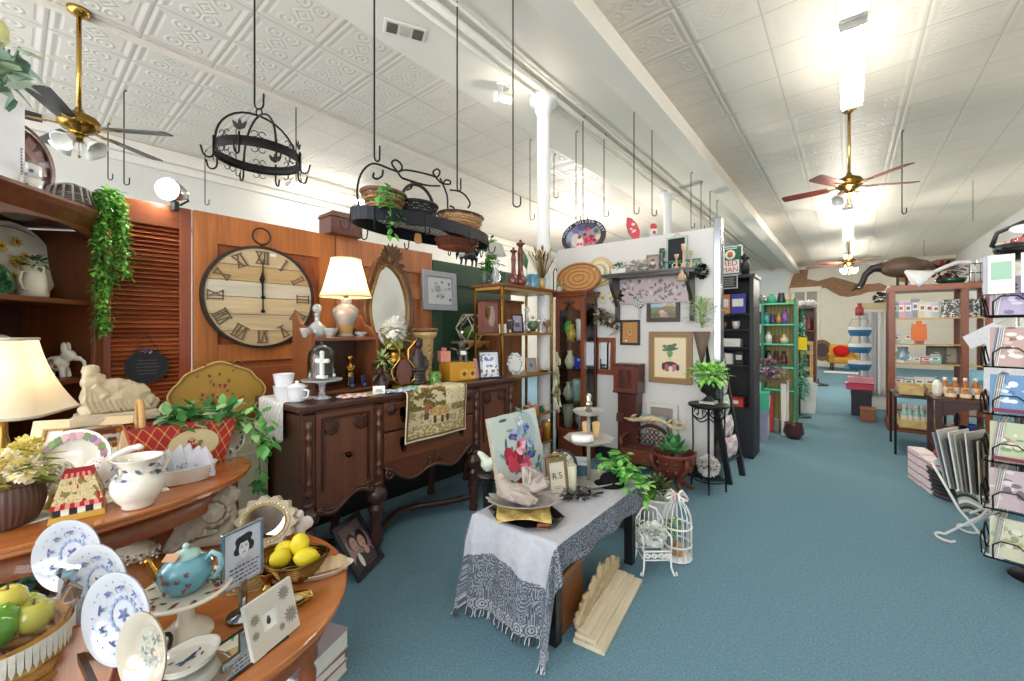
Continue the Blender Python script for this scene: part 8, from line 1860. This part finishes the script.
b = MB(); leafball(b,(0,0,.16),(.2,.14,.13),240,.07,.6,('a87a94','c8a4b8','7a5a70','d8c4cc','5f4a58')); o = b.done('dried_bouquet','leaf',loc=(-.86,6.72,.736)); tag(o,'bush of mauve dried flowers on the white-legged table','flowers')
turn('dark_pot','dark red-brown pot on the carpet by the white-legged table','pot',(-.55,6.5,0.001),hollow([(0,0),(.07,0),(.12,.08),(.1,.18),(.11,.2)],.006),'4a2a28')
bits(760,786,6.78,.001,4,(('white','d8d4cc'),('green','4a7a4a'),('grey','8a8c88'),('brown','6a4a3a')),'basket','basket under the white-legged table','basket',.07,.22)
q = at(797,388,Z=0)
t = T('tinsel_tree','tall green tinsel display tree with a yellow tag beside the aisle','display',(-.62,8.2,0),0); MB('1c3a30').cyl((0,0,0),(0,0,1.75),.02).lathe([(0,0),(.16,0),(.15,.02),(0,.03)],16).done('pole','satin',t)
b = MB()
for k in range(800): z = RND.uniform(.35,1.8); a = RND.uniform(0,6.28); r = .06+.1*(1.8-z)/1.5; b.leaf((r*.4*cos(a),r*.4*sin(a),z),(cos(a),sin(a),RND.uniform(-.6,.4)),r,.03,RND.choice(['2f9a7a','4fc4a0','1f6a54','6ad8b4','2a8468']),droop=.2)
b.done('tinsel','leaf',t); MB('e8d020').box((.05,-.16,1.2),(.13,.004,.2)).done('tag','matte',t)
t = T('brown_bookcase','brown wooden bookcase along the aisle beyond the tinsel tree','bookcase',(-.78,10.,0),0)
for e in (-1,1): MB('6a3a24').box((e*.29,0,.93),(.03,.4,1.86)).done('side_panel','wood_z',t,bev=.003)
MB('54301e').box((0,.19,.93),(.58,.02,1.86)).done('back_panel','wood_z',t)
for z in (.05,.5,.95,1.4,1.85): MB('6a3a24').box((0,0,z),(.6,.4,.03)).done('shelf','wood_x',t,bev=.003)
b = MB()
for k in range(9): b.blob((-.24+.06*k,RND.uniform(-.06,.06),.07),(.06,.12,.07),.4,4,c=RND.choice(['e4e4e0','d4d4d0','f0eeea']))
o = b.done('paper_bundle','matte',loc=(-.78,10.,1.867)); tag(o,'crumpled white paper bundle on top of the brown bookcase','bundle')
bits(796,812,9.95,1.416,3,(('teal','2a6a74'),('grey','8a8e94'),('red','8a3a34')),'pot','pot on the upper shelf of the brown bookcase','pot',.07,.26)
bits(796,812,9.95,.966,3,(('white','d8d6d2'),('tan','a8845a'),('grey','5a5c64')),'pot','pot on the middle shelf of the brown bookcase','pot',.07,.24)
t = T('wooden_crate','yellowish slatted wooden crate standing in front of the brown bookcase','crate',(-.68,9.35,0),0)
for x in (-.16,0,.16): MB('c89a5a').box((x,-.1,.6),(.04,.03,1.2)).box((x,.1,.6),(.04,.03,1.2)).done('upright','wood_z',t)
for z in (.1,.4,.7,1.0,1.18): MB('d0a464').box((0,-.12,z),(.36,.02,.05)).box((0,.12,z),(.36,.02,.05)).done('slat','wood_x',t)
t = T('white_bin','white bin with papers on the carpet beside the aisle','bin',(-.56,8.75,0),8); MB('dcdad6').add([(x*.11,y*.13,0) for x,y in ((-1,-1),(1,-1),(1,1),(-1,1))]+[(x*.14,y*.17,.5) for x,y in ((-1,-1),(1,-1),(1,1),(-1,1))],[(3,2,1,0),(0,1,5,4),(1,2,6,5),(2,3,7,6),(3,0,4,7)],False).done('bin','satin',t,solid=.006); b = MB('eeecea')
for k in range(6): b.box((-.05+.02*k,RND.uniform(-.05,.05),.45),(.006,.2,.3),rz=RND.uniform(-25,25),rx=RND.uniform(-15,15))
b.done('papers','matte',t)
t = T('slatted_screen','white slatted screen standing beyond the brown bookcase','screen',(-.74,12.6,0),70)
for e in (-1,1): MB('e0ddd4').box((e*.28,0,.9),(.05,.04,1.8)).done('stile','satin',t)
for k in range(9): MB('e0ddd4').box((0,0,.1+.2*k),(.52,.03,.06)).done('slat','satin',t)
turn('black_stand','low black round stand on the carpet near the white screen','stand',(-.62,13.2,.001),[(0,0),(.25,0),(.24,.03),(.05,.06),(.04,.16),(0,.16)],'1c1c20','satin')
t = T('armchair','yellow upholstered armchair by the back wall','armchair',(-.13,18.6,0),8); yc = 'c8963c'
MB(yc).box((0,0,.36),(.62,.62,.2)).done('seat','fabric',t,bev=.05); MB(yc).box((0,.3,.62),(.72,.16,.56),rx=-8).done('backrest','fabric',t,bev=.06)
for e in (-1,1):
    MB('b8873a').box((e*.37,.02,.42),(.13,.62,.34)).done('arm','fabric',t,bev=.05)
    for g in (-1,1): MB('54301c').cyl((e*.33,g*.27,0),(e*.31,g*.25,.27),.022,.034).done('leg','wood_z',t)
o = MB('b01c20').blob((0,0,.0),(.24,.09,.2),.05,2).done('cushion','fabric',loc=(-.18,18.58,.68)); o.rotation_euler=(-.25,.1,.1); tag(o,'red cushion on the yellow armchair','cushion')
o = MB('dcd8cc').box((0,0,.008),(1.1,.6,.014)).done('white_mat','fabric',loc=(-.08,17.5,0.001),bev=.003); tag(o,'white mat on the carpet in front of the yellow armchair','mat')
t = T('wooden_wheel_ornament','round dark wicker wheel leaning on the back wall','wheel',(-.8,20.3,0.01),0,rx=-8); MB('6a5238').ring(ell(.33,.42,32,0,.42),ell(.2,.28,32,0,.42),.06).done('rim','wicker',t); MB('3a2c22').prism(ell(.2,.28,28,0,.42),.02).done('centre','wicker',t)
o = MB('dad4c8').box((0,0,.1),(1.6,.5,.2)).done('low_platform','satin',loc=(-.9,20.2,.001),bev=.01); tag(o,'low white platform along the back wall','platform'); t.location.z = .203
t = T('towel_display','tall white display of hanging towels along the aisle','display',(.40,9.7,0),0); MB('dcdcda').box((0,.2,.9),(.5,.05,1.8)).done('panel','satin',t)
for k in range(4): MB(('e4e6e8','d0d4d8','e8e6e0','d4dadc')[k]).grid(lambda u, v: (-.25+.125*k+.115*u,.15+.02*sin(u*9+k)-.01,1.74-1.5*v),8,10).done('towel','fabric',t,solid=.008)
o = MB('cfc09a').box((0,0,.05),(.42,.16,.1)).done('cream_box','matte',loc=(.40,9.75,1.802),bev=.003); tag(o,'cream box on top of the white towel display','box')
b = MB(); petalball(b,(0,0,.08),.09,70,.07,('4a4448','5a5458','37333a')); o = b.done('dark_rosette','fabric',loc=(.44,9.75,1.904)); tag(o,'dark fabric flower on the cream box','flower')
for k in range(3):
    z = 1.32-.3*k; t = T('blue_basket',('topmost','middle','lowest')[k]+' of the three blue hanging baskets beside the white towel display','basket',(.16,9.5,z),0,'blue hanging baskets'); MB('e4e6e8').lathe(hollow([(0,.0),(.12,0),(.155,.1),(.16,.16)],.006),20).done('bowl','satin',t); MB('2a6a94').lathe([(.121,-.002),(.158,.1),(.162,.07),(.13,-.004)],20,cap=False).done('band','satin',t); MB('8a8c90').tube([(-.15,.02,.16),(-.1,.16,.3),(.1,.16,.3),(.15,.02,.16)],.006,5).done('hanger','iron',t)
t = T('basket_post','grey post carrying the three blue baskets','post',(.16,9.68,0),0); MB('b8b8b8').cyl((0,0,0),(0,0,1.68),.015).lathe([(0,0),(.14,0),(.13,.02),(0,.02)],16).done('post','satin',t)
turn('red_bottle','red and white bottle on top of the post of blue baskets','bottle',(.16,9.68,1.682),[(0,0),(.06,0),(.06,.12),(.03,.17),(.03,.22),(0,.22)],'b03a34')
for i, (x, y, z, w_, h_, c, lab) in enumerate(((.17,9.0,0,.26,.42,'1e1c24','black bag-like box on the carpet under the pink boxes'),(.15,9.0,.43,.36,.1,'c83a5c','dark pink box, lower of two beside the towel display'),(.16,9.0,.54,.32,.09,'e0909c','light pink box, upper of two beside the towel display'),(.24,8.5,0,.18,.2,'8a5434','small brown carton on the carpet near the display case'))):
    o = MB(c).box((0,0,h_*.4),(w_,.3,h_*.8)).box((0,0,h_*.9),(w_+.012,.312,h_*.2)).done('box','satin',loc=(x,y,z+.002),bev=.004); tag(o,lab,'box')
DX0,DX1,DY,DZ = .45,1.42,7.9,2.03
t = T('wooden_display_case','large reddish wooden display case with glass shelves on the aisle','display case',((DX0+DX1)/2,DY,0),0); w = DX1-DX0
for x, ww in ((-w/2+.03,.07),(w/2-.24,.07),(w/2-.03,.06)):
    MB('84421a').box((x,0,DZ/2),(ww,.06,DZ)).done('post','wood_z',t,bev=.004); MB('723616').box((x,.45,DZ/2),(ww,.05,DZ)).done('post','wood_z',t,bev=.004)
MB('8a461c').box((0,.22,DZ-.03),(w,.52,.08)).done('top_frame','wood_x',t,bev=.004); MB('84421a').box((0,.22,.06),(w+.04,.54,.12)).done('plinth','wood_x',t,bev=.004)
DS = [.62,.95,1.22,1.58]
for z in DS: MB('c8c8b8').box((0,.22,z),(w-.1,.44,.012)).done('shelf','gloss',t); MB('c89a3c').box((0,-.0,z),(w-.14,.012,.016)).done('shelf_edge','wood_x',t)
MB('723616').box((0,.22,.3),(w-.06,.46,.02)).done('shelf','wood_x',t)
def D_(px): return at(px,330,Y=DY+.16).x
PK = [('teal','7ab8b0'),('white','e4e4e2'),('pink','d8a0a8'),('silver','b8bcc4'),('lilac','a89ab8'),('pale green','b4ccb0'),('grey','8a8c94'),('rose','c87a84'),('cream','e0d4b8')]
def packets(px0, px1, z, n, h_, where, order, y_=DY+.15, mat='print', wd=.09):
    for k in range(n):
        c = PK[(k*2+order) % len(PK)]; q = at(px0+(px1-px0)*(k+.5)/n,330,Y=y_); hh = h_*RND.uniform(.8,1.1)
        b = MB(c[1]).box((0,0,hh*.5),(wd,.04,hh)).box((0,-.0205,hh*.62),(wd*.72,.002,hh*.4),c='f0ece6').box((0,-.0215,hh*.62),(wd*.4,.002,hh*.2),c=RND.choice(['5a6a5a','a85a5a','4a5a7a','8a6a3a'])).box((0,0,hh+.01),(wd*.8,.012,.02),c='d8d8d8')
        o = b.done('packet',mat,loc=(q.x,y_,z+.0015),rz=RND.uniform(-10,10),bev=.004); tag(o,c[0]+' packet on '+where+', '+['first','second','third','fourth','fifth','sixth','seventh','eighth','ninth'][k]+' from the left','packet','packets in the display case')
packets(891,946,DS[3]+.006,8,.24,'the top shelf of the wooden display case',0)
packets(891,925,DS[2]+.006,3,.15,'the second shelf of the wooden display case',3)
packets(893,940,DS[1]+.006,5,.1,'the third shelf of the wooden display case',1,wd=.12)
packets(893,935,DS[0]+.006,4,.12,'the low shelf of the wooden display case',4,wd=.13)
q = at(966,330,Y=DY+.16); t = T('patterned_box','black and white patterned basket box on the top shelf of the display case','box',(q.x,DY+.16,DS[3]+.008),0); b = MB()
b.grid(lambda u, v: (-.24+.48*u,-.1,.24*v),40,16,lambda u, v: RND.choice(['2a2a2c','d8d4cc','8a8680','4a4848'])).box((0,.0,.12),(.475,.19,.236),c='8a8680'); b.done('box','print',t)
q = at(918,328,Y=DY+.02); o = MB('d8702c').prism([(-.07,.1),(.07,.1),(.08,-.1),(.05,-.13),(-.05,-.13),(-.08,-.1)],.05).box((0,0,.12),(.06,.006,.05)).done('orange_pouch','satin',loc=(q.x,DY+.0-.07,1.40),bev=.01); tag(o,'orange pouch hanging on the second shelf of the wooden display case','pouch')
turn('blue_vase','blue-grey twisted vase on the second shelf of the display case','vase',(D_(903),DY+.2,DS[2]-.27+.007),hollow([(0,0),(.06,0),(.1,.08),(.05,.17),(.06,.22)],.004),'8aa4b0',n=24,wave=(6,.05))
for px, c, lab in ((936,'6a6450','dark leaning picture in the wooden display case'),(948,'a8987a','tan leaning picture beside the dark one in the display case')): q = at(px,330,Y=DY+.25); framed('picture_frame',lab,(q.x,DY+.25,DS[1]+.008),-8,.2,.24,.02,'5a4a34','wood_x',c,[(RND.gauss(0,.15),RND.gauss(0,.15),.1,.07,RND.choice(['4a5040','8a8468','c8b898'])) for k in range(8)],10,z0=0)
b = MB()
q = at(902,286,Y=DY+.2); t = T('goose_decoy','brown goose decoy with lowered neck on top of the wooden display case','decoy',(q.x,DY+.2,DZ+.012),0)
b = MB().blob((.0,0,.28),(.25,.15,.15),.05,2).tube([(.16,0,.29),(.26,0,.29),(.33,0,.26)],[.1,.06,.015],10); sculpt(b,'body','5a4636','satin',t,.014); b = MB().tube([(-.2,0,.3),(-.32,0,.29),(-.4,0,.2),(-.43,0,.1),(-.46,0,.04)],[.08,.055,.042,.04,.042],12).sph((-.475,0,.03),(.055,.04,.045)).tube([(-.5,0,.02),(-.56,0,-.03)],[.025,.01],8); sculpt(b,'neck','26221f','satin',t,.01)
for e in (-1,1): MB('3a342c').tube([(.0+.05*e,e*.06,.16),(.0+.05*e,e*.06,.01)],.016,8).box((-.02+.05*e,e*.06,.008),(.12,.06,.014)).done('leg','satin',t)
MB('d8d0bc').sph((-.47,0,.02),(.035,.043,.02)).done('cheek_patch','satin',t)
q = at(930,283,Y=DY-.0); t = T('fabric_trumpet','white flared fabric shade with a curved white arm on the display case','lamp',(q.x,DY+.08,DZ+.012),0); b = MB('e8e8ea',TR(-.08,0,.08,0,0,-50)); b.lathe([(.17,-.05),(.1,.05),(.05,.14),(.02,.2),(0,.21)],28,wave=(9,.1),cap=False); b.done('shade','fabric',t,solid=.004); MB('e0e0e0').tube([(.03,0,.16),(.14,0,.22),(.26,0,.28),(.36,0,.27),(.42,0,.2),(.43,0,.0)],.025,8).done('arm','satin',t)
q = at(953,283,Y=DY+.2); t = T('green_bowl','dark green bowl with red and brown flowers on the display case','bowl',(q.x,DY+.34,DZ+.012),0); MB('1c4a3a').lathe(hollow([(0,0),(.1,0),(.15,.05),(.16,.09)],.006),24).done('bowl','gloss',t); b = MB(); leafball(b,(-.08,0,.2),(.2,.08,.1),90,.09,.6,('3a3028','8a2a34','5a4a34','2f3a2c','a83a44')); b.done('flowers','leaf',t)
t = T('wire_rack','wire basket of white pitchers on the right end of the display case','rack',(DX1-.02,DY+.2,DZ+.012),0); b = MB('55565a')
for z in (.0,.12,.24): b.tube([(-.17,-.14,z+.006),(.17,-.14,z+.006),(.17,.14,z+.006),(-.17,.14,z+.006)],.007,5,True)
for k in range(8): b.tube([(-.17+.049*k,-.14,.006),(-.17+.049*k,-.14,.25)],.004,4)
b.done('wire','iron',t)
for k, (x, y, s) in enumerate(((-.08,-.04,1.),(.08,-.02,1.15),(0,.08,1.3))): turn('white_pitcher',('left white pitcher in the wire basket on the display case','right white pitcher in the wire basket on the display case','tall white pitcher at the back of the wire basket on the display case')[k],'pitcher',(DX1-.02+x,DY+.2+y,DZ+.014),[(0,0),(.05*s,0),(.07*s,.08*s),(.05*s,.16*s),(.06*s,.24*s),(.05*s,.24*s),(0,.2*s)],'e8e6e2')
t = T('dark_side_table','dark reddish wooden table with arched apron carrying amber bottles','table',(1.0,6.05,0),0); MB('4a281a').box((0,0,.735),(.68,.6,.03)).done('tabletop','wood_x',t,bev=.004); MB('3a2016').box((0,0,.22),(.62,.54,.02)).done('lower_shelf','wood_x',t)
for e in (-1,1):
    for g in (-1,1): MB('44251a').box((e*.31,g*.27,.36),(.05,.05,.72)).done('leg','wood_z',t,bev=.003)
b = MB('44251a'); n = 16; b.prism([(-.285,.72),(-.285,.58)]+[(-.27+.54*k/n,.58+.09*sin(pi*k/n)) for k in range(n+1)]+[(.285,.58),(.285,.72)],.02); b.done('apron','wood_x',t).location.y = -.27
def bottle(lab, x, y, r, h_, c, cap, grp, z=.7515, mat='amber_glass'):
    t = T('soap_bottle',lab,'bottle',(x,y,z),0,grp); MB(c).lathe([(0,0),(r,0),(r,h_*.62),(r*.5,h_*.78),(r*.45,h_*.86),(0,h_*.86)],14).done('body','gloss',t); MB(cap).cyl((0,0,h_*.84),(0,0,h_),r*.5,n=12).done('cap','satin',t); MB('e8e0d0').lathe([(r+.001,h_*.15),(r+.001,h_*.5)],14,cap=False).done('label','print',t)
od = ['first','second','third','fourth','fifth','sixth']
for k in range(6): bottle(od[k]+' tall amber bottle from the left, back row on the dark table',.76+.07*k,6.0,.03,.19,'b0641c','ecebe8','amber bottles on the dark table')
for k in range(4): bottle(od[k]+' squat amber jar from the left, front row on the dark table',.78+.1*k,5.85,.04,.1,'c07a2a','c8a050','amber jars on the dark table')
bottle('white lotion bottle at the left end of the amber bottles',.70,5.95,.035,.2,'e4e6e0','5a8a6a',None)
framed('picture_frame','tall narrow wooden frame leaning behind the amber bottles',(1.2,6.2,.7515),-20,.18,.36,.025,'7a5a3a','wood_z','d8d4cc',None,10,z0=0); framed('blue_card','pale blue card standing behind the amber bottles',(1.05,6.24,.7515),0,.16,.26,.01,'7ab4c8','satin','8ac4d4',[(0,0,.2,.2,'4a8aa0')],8,z0=0)
b = MB(); leafball(b,(0,0,.06),(.09,.06,.05),40,.07,.6,('e87a34','f0e8e0','e89a5a')); leafball(b,(.09,0,.02),(.04,.04,.05),24,.06,.5,('2f5a34','3f6a3c')); o = b.done('orange_flower','leaf',loc=(1.22,6.13,1.12)); tag(o,'orange and white silk flower in front of the display case','flower')
bits(948,985,6.0,.231,4,(('dark green','2a4a3a'),('black','1c1c20'),('blue','2a3a7a'),('grey','5a5c60')),'tin','tin on the lower shelf of the dark table','tin',.06,.22)
t = T('black_metal_table','low black metal table with wooden crates beside the display case','table',(.66,6.75,0),0); MB('1a1c1e').box((0,0,.66),(.5,.7,.02)).done('tabletop','satin',t,bev=.003); MB('1a1c1e').box((0,0,.3),(.46,.66,.015)).done('lower_shelf','satin',t)
for e in (-1,1):
    for g in (-1,1): MB('141416').box((e*.24,g*.34,.33),(.022,.022,.66)).done('leg','iron',t)
for i, (x, y, z, lab) in enumerate(((.56,6.7,.672,'pale wooden tray on the near side of the black metal table'),(.8,6.75,.672,'pale wooden tray farther right on the black metal table'),(.62,6.6,.31,'yellowish wooden crate of glass bottles on the lower shelf'))):
    t = T('wooden_tray',lab,'tray',(x,y,z),0); L_w = .2 if i < 2 else .34
    b = MB('c8ac6c').box((0,0,.006),(L_w,.44,.012))
    for e in (-1,1): b.box((e*(L_w/2-.006),0,.05),(.012,.44,.1)).box((0,e*.214,.05),(L_w-.02,.012,.1))
    b.done('tray','wood_y',t,bev=.002)
for k in range(6): bottle(od[k]+' pale green bottle from the left in the low crate',.5+.05*k,6.5+.04*(k%2),.03,.24,'9fc4b8','d8dcd8','pale green bottles in the crate',.324)
for i, (px, py, h_, lab) in enumerate(((914,484,.3,'white box with pink stripes nearest the aisle on the carpet'),(925,492,.28,'white and pink box right behind the other striped box'))):
    q = at(px,py,Z=0); t = T('striped_carton',lab,'box',(q.x+.06,q.y+.1,.001),12,'pink striped cartons'); b = MB('e8dcdc').box((0,0,h_/2),(.12,.26,h_)); b.done('carton','print',t,bev=.003); b = MB('c8506a')
    for k in range(4): b.box((0,0,.04+.07*k),(.1215,.262,.012))
    b.done('stripe','print',t)
q = at(934,470,Z=0); b = MB('b81c24').blob((0,0,.1),(.17,.14,.09),.3,3); o = sculpt(b,'red_bag','b81c24','satin',None,.015,loc=(.74,5.05,.262)); tag(o,'shiny red bag on top of the dark basket beside the prints','bag')
t = T('dark_basket','dark woven basket under the shiny red bag','basket',(.74,5.05,0),0); weave(MB(),.16,.2,.24,1.,.9,cs=('3a3438','4a4448','2a262a')).done('bowl','wicker',t)
o = MB().grid(lambda u, v: (-.12+.24*u,-.12*v,.24-.24*v+.02*sin(u*8)),16,12,lambda u, v: ('d8d4cc','6a7a6a','3a3a40','a8b4a4')[int(v*12) % 4]).done('striped_rug','fabric',loc=(.76,4.78,.006),rz=14,solid=.012); tag(o,'folded green and grey striped textile leaning on the dark basket','textile')
RX, RY = .68, 4.05
t = T('wire_print_rack','white wire rack with curled feet holding matted prints','rack',(RX,RY,0),-28); b = MB('dcdad4')
for e in (-1,1):
    b.tube([(-.19,e*.15,.52),(-.05,e*.15,.24),(.1,e*.15,.06)]+[(.1+.05*sin(u),e*.15,.06-.026+.026*cos(u)) for u in (.5,1.,1.5,2.2,3.,3.8,4.6)],.008,6)
    b.tube([(.19,e*.15,.52),(.05,e*.15,.24),(-.12,e*.15,.05)]+[(-.12-.05*sin(u),e*.15,.05-.022+.022*cos(u)) for u in (.5,1.,1.5,2.2,3.,3.8,4.6)],.008,6)
for x, z in ((-.19,.52),(.19,.52),(0,.19),(.0,.24)): b.tube([(x,-.15,z),(x,.15,z)],.007,6)
b.done('wire_frame','satin',t)
for k in range(12):
    x = -.12+.02*k; a = -11+1.1*k; c = ['8a8e94','c8c8c4','5a5c60','e0dcd4','a4a098','6a6a6c','d4cfc4','4a4440','c0b49c','7a6a58','e4e0d8','8a8078'][k]
    h_ = .36+.03*sin(k*2.3); wv = Matrix.Rotation(radians(-28),4,'Z') @ V((x,0,.36))
    b = MB(c).box((0,0,h_/2),(.008,.27,h_)); b.box((-.0045,0,h_*.55),(.001,.17,h_*.55),c=RND.choice(['8a948a','b4a894','5a6470','d8d4cc'])); o = b.done('matted_print','print',loc=V((RX,RY,0))+wv,rz=-28); o.rotation_euler.y = radians(a); tag(o,['slate grey','white','dark grey','cream','stone','charcoal','ivory','dark brown','tan','umber','pale','taupe'][k]+' matted print, '+['first','second','third','fourth','fifth','sixth','seventh','eighth','ninth','tenth','eleventh','last'][k]+' from the left in the white wire rack','print','matted prints in the wire rack')
t = T('white_shirt','white shirt hanging beside the card spinner','shirt',(1.02,5.1,1.3),-20); b = MB(); o_ = [(-.1,.2),(-.05,.17),(.05,.17),(.1,.2),(.27,.08),(.22,-.02),(.14,.03),(.15,-.36),(-.15,-.36),(-.14,.03),(-.22,-.02),(-.27,.08)]; MB('e8e8ea').prism(o_,.05).done('cloth','fabric',t,bev=.015); MB('c8c8c8').tube([(-.12,0,.17),(0,0,.24),(.0,0,.3),(.03,0,.32)],.005,5).done('hanger','iron',t); 
t.location.z = 1.28
t2 = T('garment_stand','thin chrome garment stand carrying the white shirt','stand',(1.06,5.16,0),0); MB('b8b8bc').cyl((0,0,0),(0,0,1.66),.012).lathe([(0,0),(.15,0),(.14,.02),(0,.02)],18).tube([(0,0,1.6),(-.06,-.08,1.6)],.008,6).done('pole','silver',t2)
CXs, CYs = .83, 3.69; ang = -14
t = T('card_spinner','tall black wire card spinner cut by the right picture edge','rack',(CXs,CYs,0),ang); b = MB('1a1a1c'); MB('1a1a1c').cyl((0,0,0),(0,0,1.82),.015).lathe([(0,0),(.11,0),(.1,.02),(.03,.04),(0,.04)],20).done('pole','iron',t)
rows = [.12,.40,.67,.94,1.21,1.5]; S_ = .145
for z in rows:
    b = MB('1a1a1c'); b.tube([(-S_-.04,-S_-.04,z),(S_+.04,-S_-.04,z),(S_+.04,S_+.04,z),(-S_-.04,S_+.04,z)],.005,5,True)
    for f in range(4):
        m = Matrix.Rotation(pi/2*f,4,'Z')
        for x in (-.09,.09): b.tube([m@V((x-.06,-S_-.04,z)),m@V((x-.06,-S_-.055,z+.08)),m@V((x-.03,-S_-.055,z+.11)),m@V((x+.03,-S_-.055,z+.11)),m@V((x+.06,-S_-.055,z+.08)),m@V((x+.06,-S_-.05,z))],.004,5)
        b.tube([m@V((0,-.01,z)),m@V((0,-S_-.05,z))],.004,4)
    b.done('wire_pocket','iron',t)
MB('7a1c38').box((-.09,-S_-.063,.7),(.12,.003,.02)).box((-.09,-S_-.063,.97),(.12,.003,.02)).done('name_strip','satin',t)
cc = [('cream','c8c4a8',('8a946a','b0a878','d8d4c0')),('blue winter','4a80b0',('2a5a94','8ab4d8','e4ecf4')),('mint','a8d0c4',('5fae7a','c8e4dc','3a8a5c')),('pinkish mauve','b8a0a4',('8a6a74','d4c4c4','6a5a60')),('sepia photo','b8968a',('8a5a4a','d8b8a8','e4d8d0')),('grey-green','a4b4a4',('6a8474','d0d8cc','8aa490')),('floral','b0b890',('d07a8a','6a8a4a','e4d8c0')),('lilac','b4a4c0',('7a6a94','d8cce4','5a4a74'))]
face = {0:'front',3:'left'}
for i, z in enumerate(rows):
    for f in (0,3):
        for j, x in enumerate((-.09,.09)):
            nm, base, cs = cc[(i*3+f+j*2) % 8]; m = Matrix.Rotation(pi/2*f+radians(ang),4,'Z'); q = V((CXs,CYs,z+.006))+m@V((x,-S_-.015,0)); h_ = .22
            b = MB(base)
            for l in range(4): b.box((0,.008*l,h_/2),(.15,.004,h_),c=base if l == 0 else RND.choice(['e4e2dc','c8d4cc','d8d0c8']))
            b.M = TR(0,-.003,h_/2); discs(b,[(RND.gauss(0,.18),RND.gauss(0,.2),RND.uniform(.05,.16),RND.uniform(.04,.12),RND.choice(cs)) for k in range(16)],.15,h_*.8,0,-.0001,8)
            o = b.done('greeting_card','print',loc=q,rz=90*f+ang); o.rotation_euler.x = radians(-7)
            tag(o,f"{nm} greeting cards, {['lowest','second','third','fourth','fifth','top'][i]} tier up, {['left','right'][j]} pocket on the {face[f]} side of the spinner",'greeting card','greeting cards on the spinner')
t = T('sweet_basket','black basket of wrapped red and silver sweets on top of the card spinner','basket',(CXs,CYs,1.822),0); MB('1c1c20').lathe(hollow([(0,0),(.1,0),(.16,.05),(.17,.09)],.006),24).done('bowl','gloss',t)
b = MB()
for k in range(120): a = RND.uniform(0,6.28); r = .14*sqrt(RND.random()); b.blob((r*cos(a),r*sin(a),.09+.07*RND.random()*(1-r/.16)),(.024,.016,.014),.4,nu=6,nv=5,c=RND.choice(['b03a34','c8c0b8','d8885a','8a2a2a','e4dcd4','c05a4a']))
o = b.done('wrapped_sweets','gloss',t); o['kind'] = 'stuff'; MB('1c1c20').tube([(-.17,0,.09),(-.15,0,.17),(-.05,0,.22),(.05,0,.22),(.15,0,.17),(.17,0,.09)],.012,8,flat=1.6).done('handle','satin',t); MB('ece8e8').prism(ell(.06,.025,24,-.06,.17),.004).done('label','matte',t).location.y = -.08
for k in range(6):
    c = PK[(k*2+2) % 9]; f = 3 if k < 3 else 0; m = Matrix.Rotation(pi/2*f+radians(ang),4,'Z'); q = V((CXs,CYs,1.625))+m@V((-.12+.12*(k%3),-S_-.03,0))
    b = MB(c[1]).box((0,0,.11),(.1,.03,.22)).box((0,-.0165,.13),(.075,.002,.1),c=RND.choice(['c87a94','6aa47a','d8b04a'])).box((0,-.017,.04),(.08,.002,.05),c='eceae6'); o = b.done('gift_packet','plastic_wrap' if False else 'gloss',loc=q,rz=90*f+ang,bev=.006); tag(o,c[0]+' gift packet at the top of the spinner, '+('left','middle','right')[k%3]+' on the '+face[f]+' side','packet','packets at the top of the spinner')
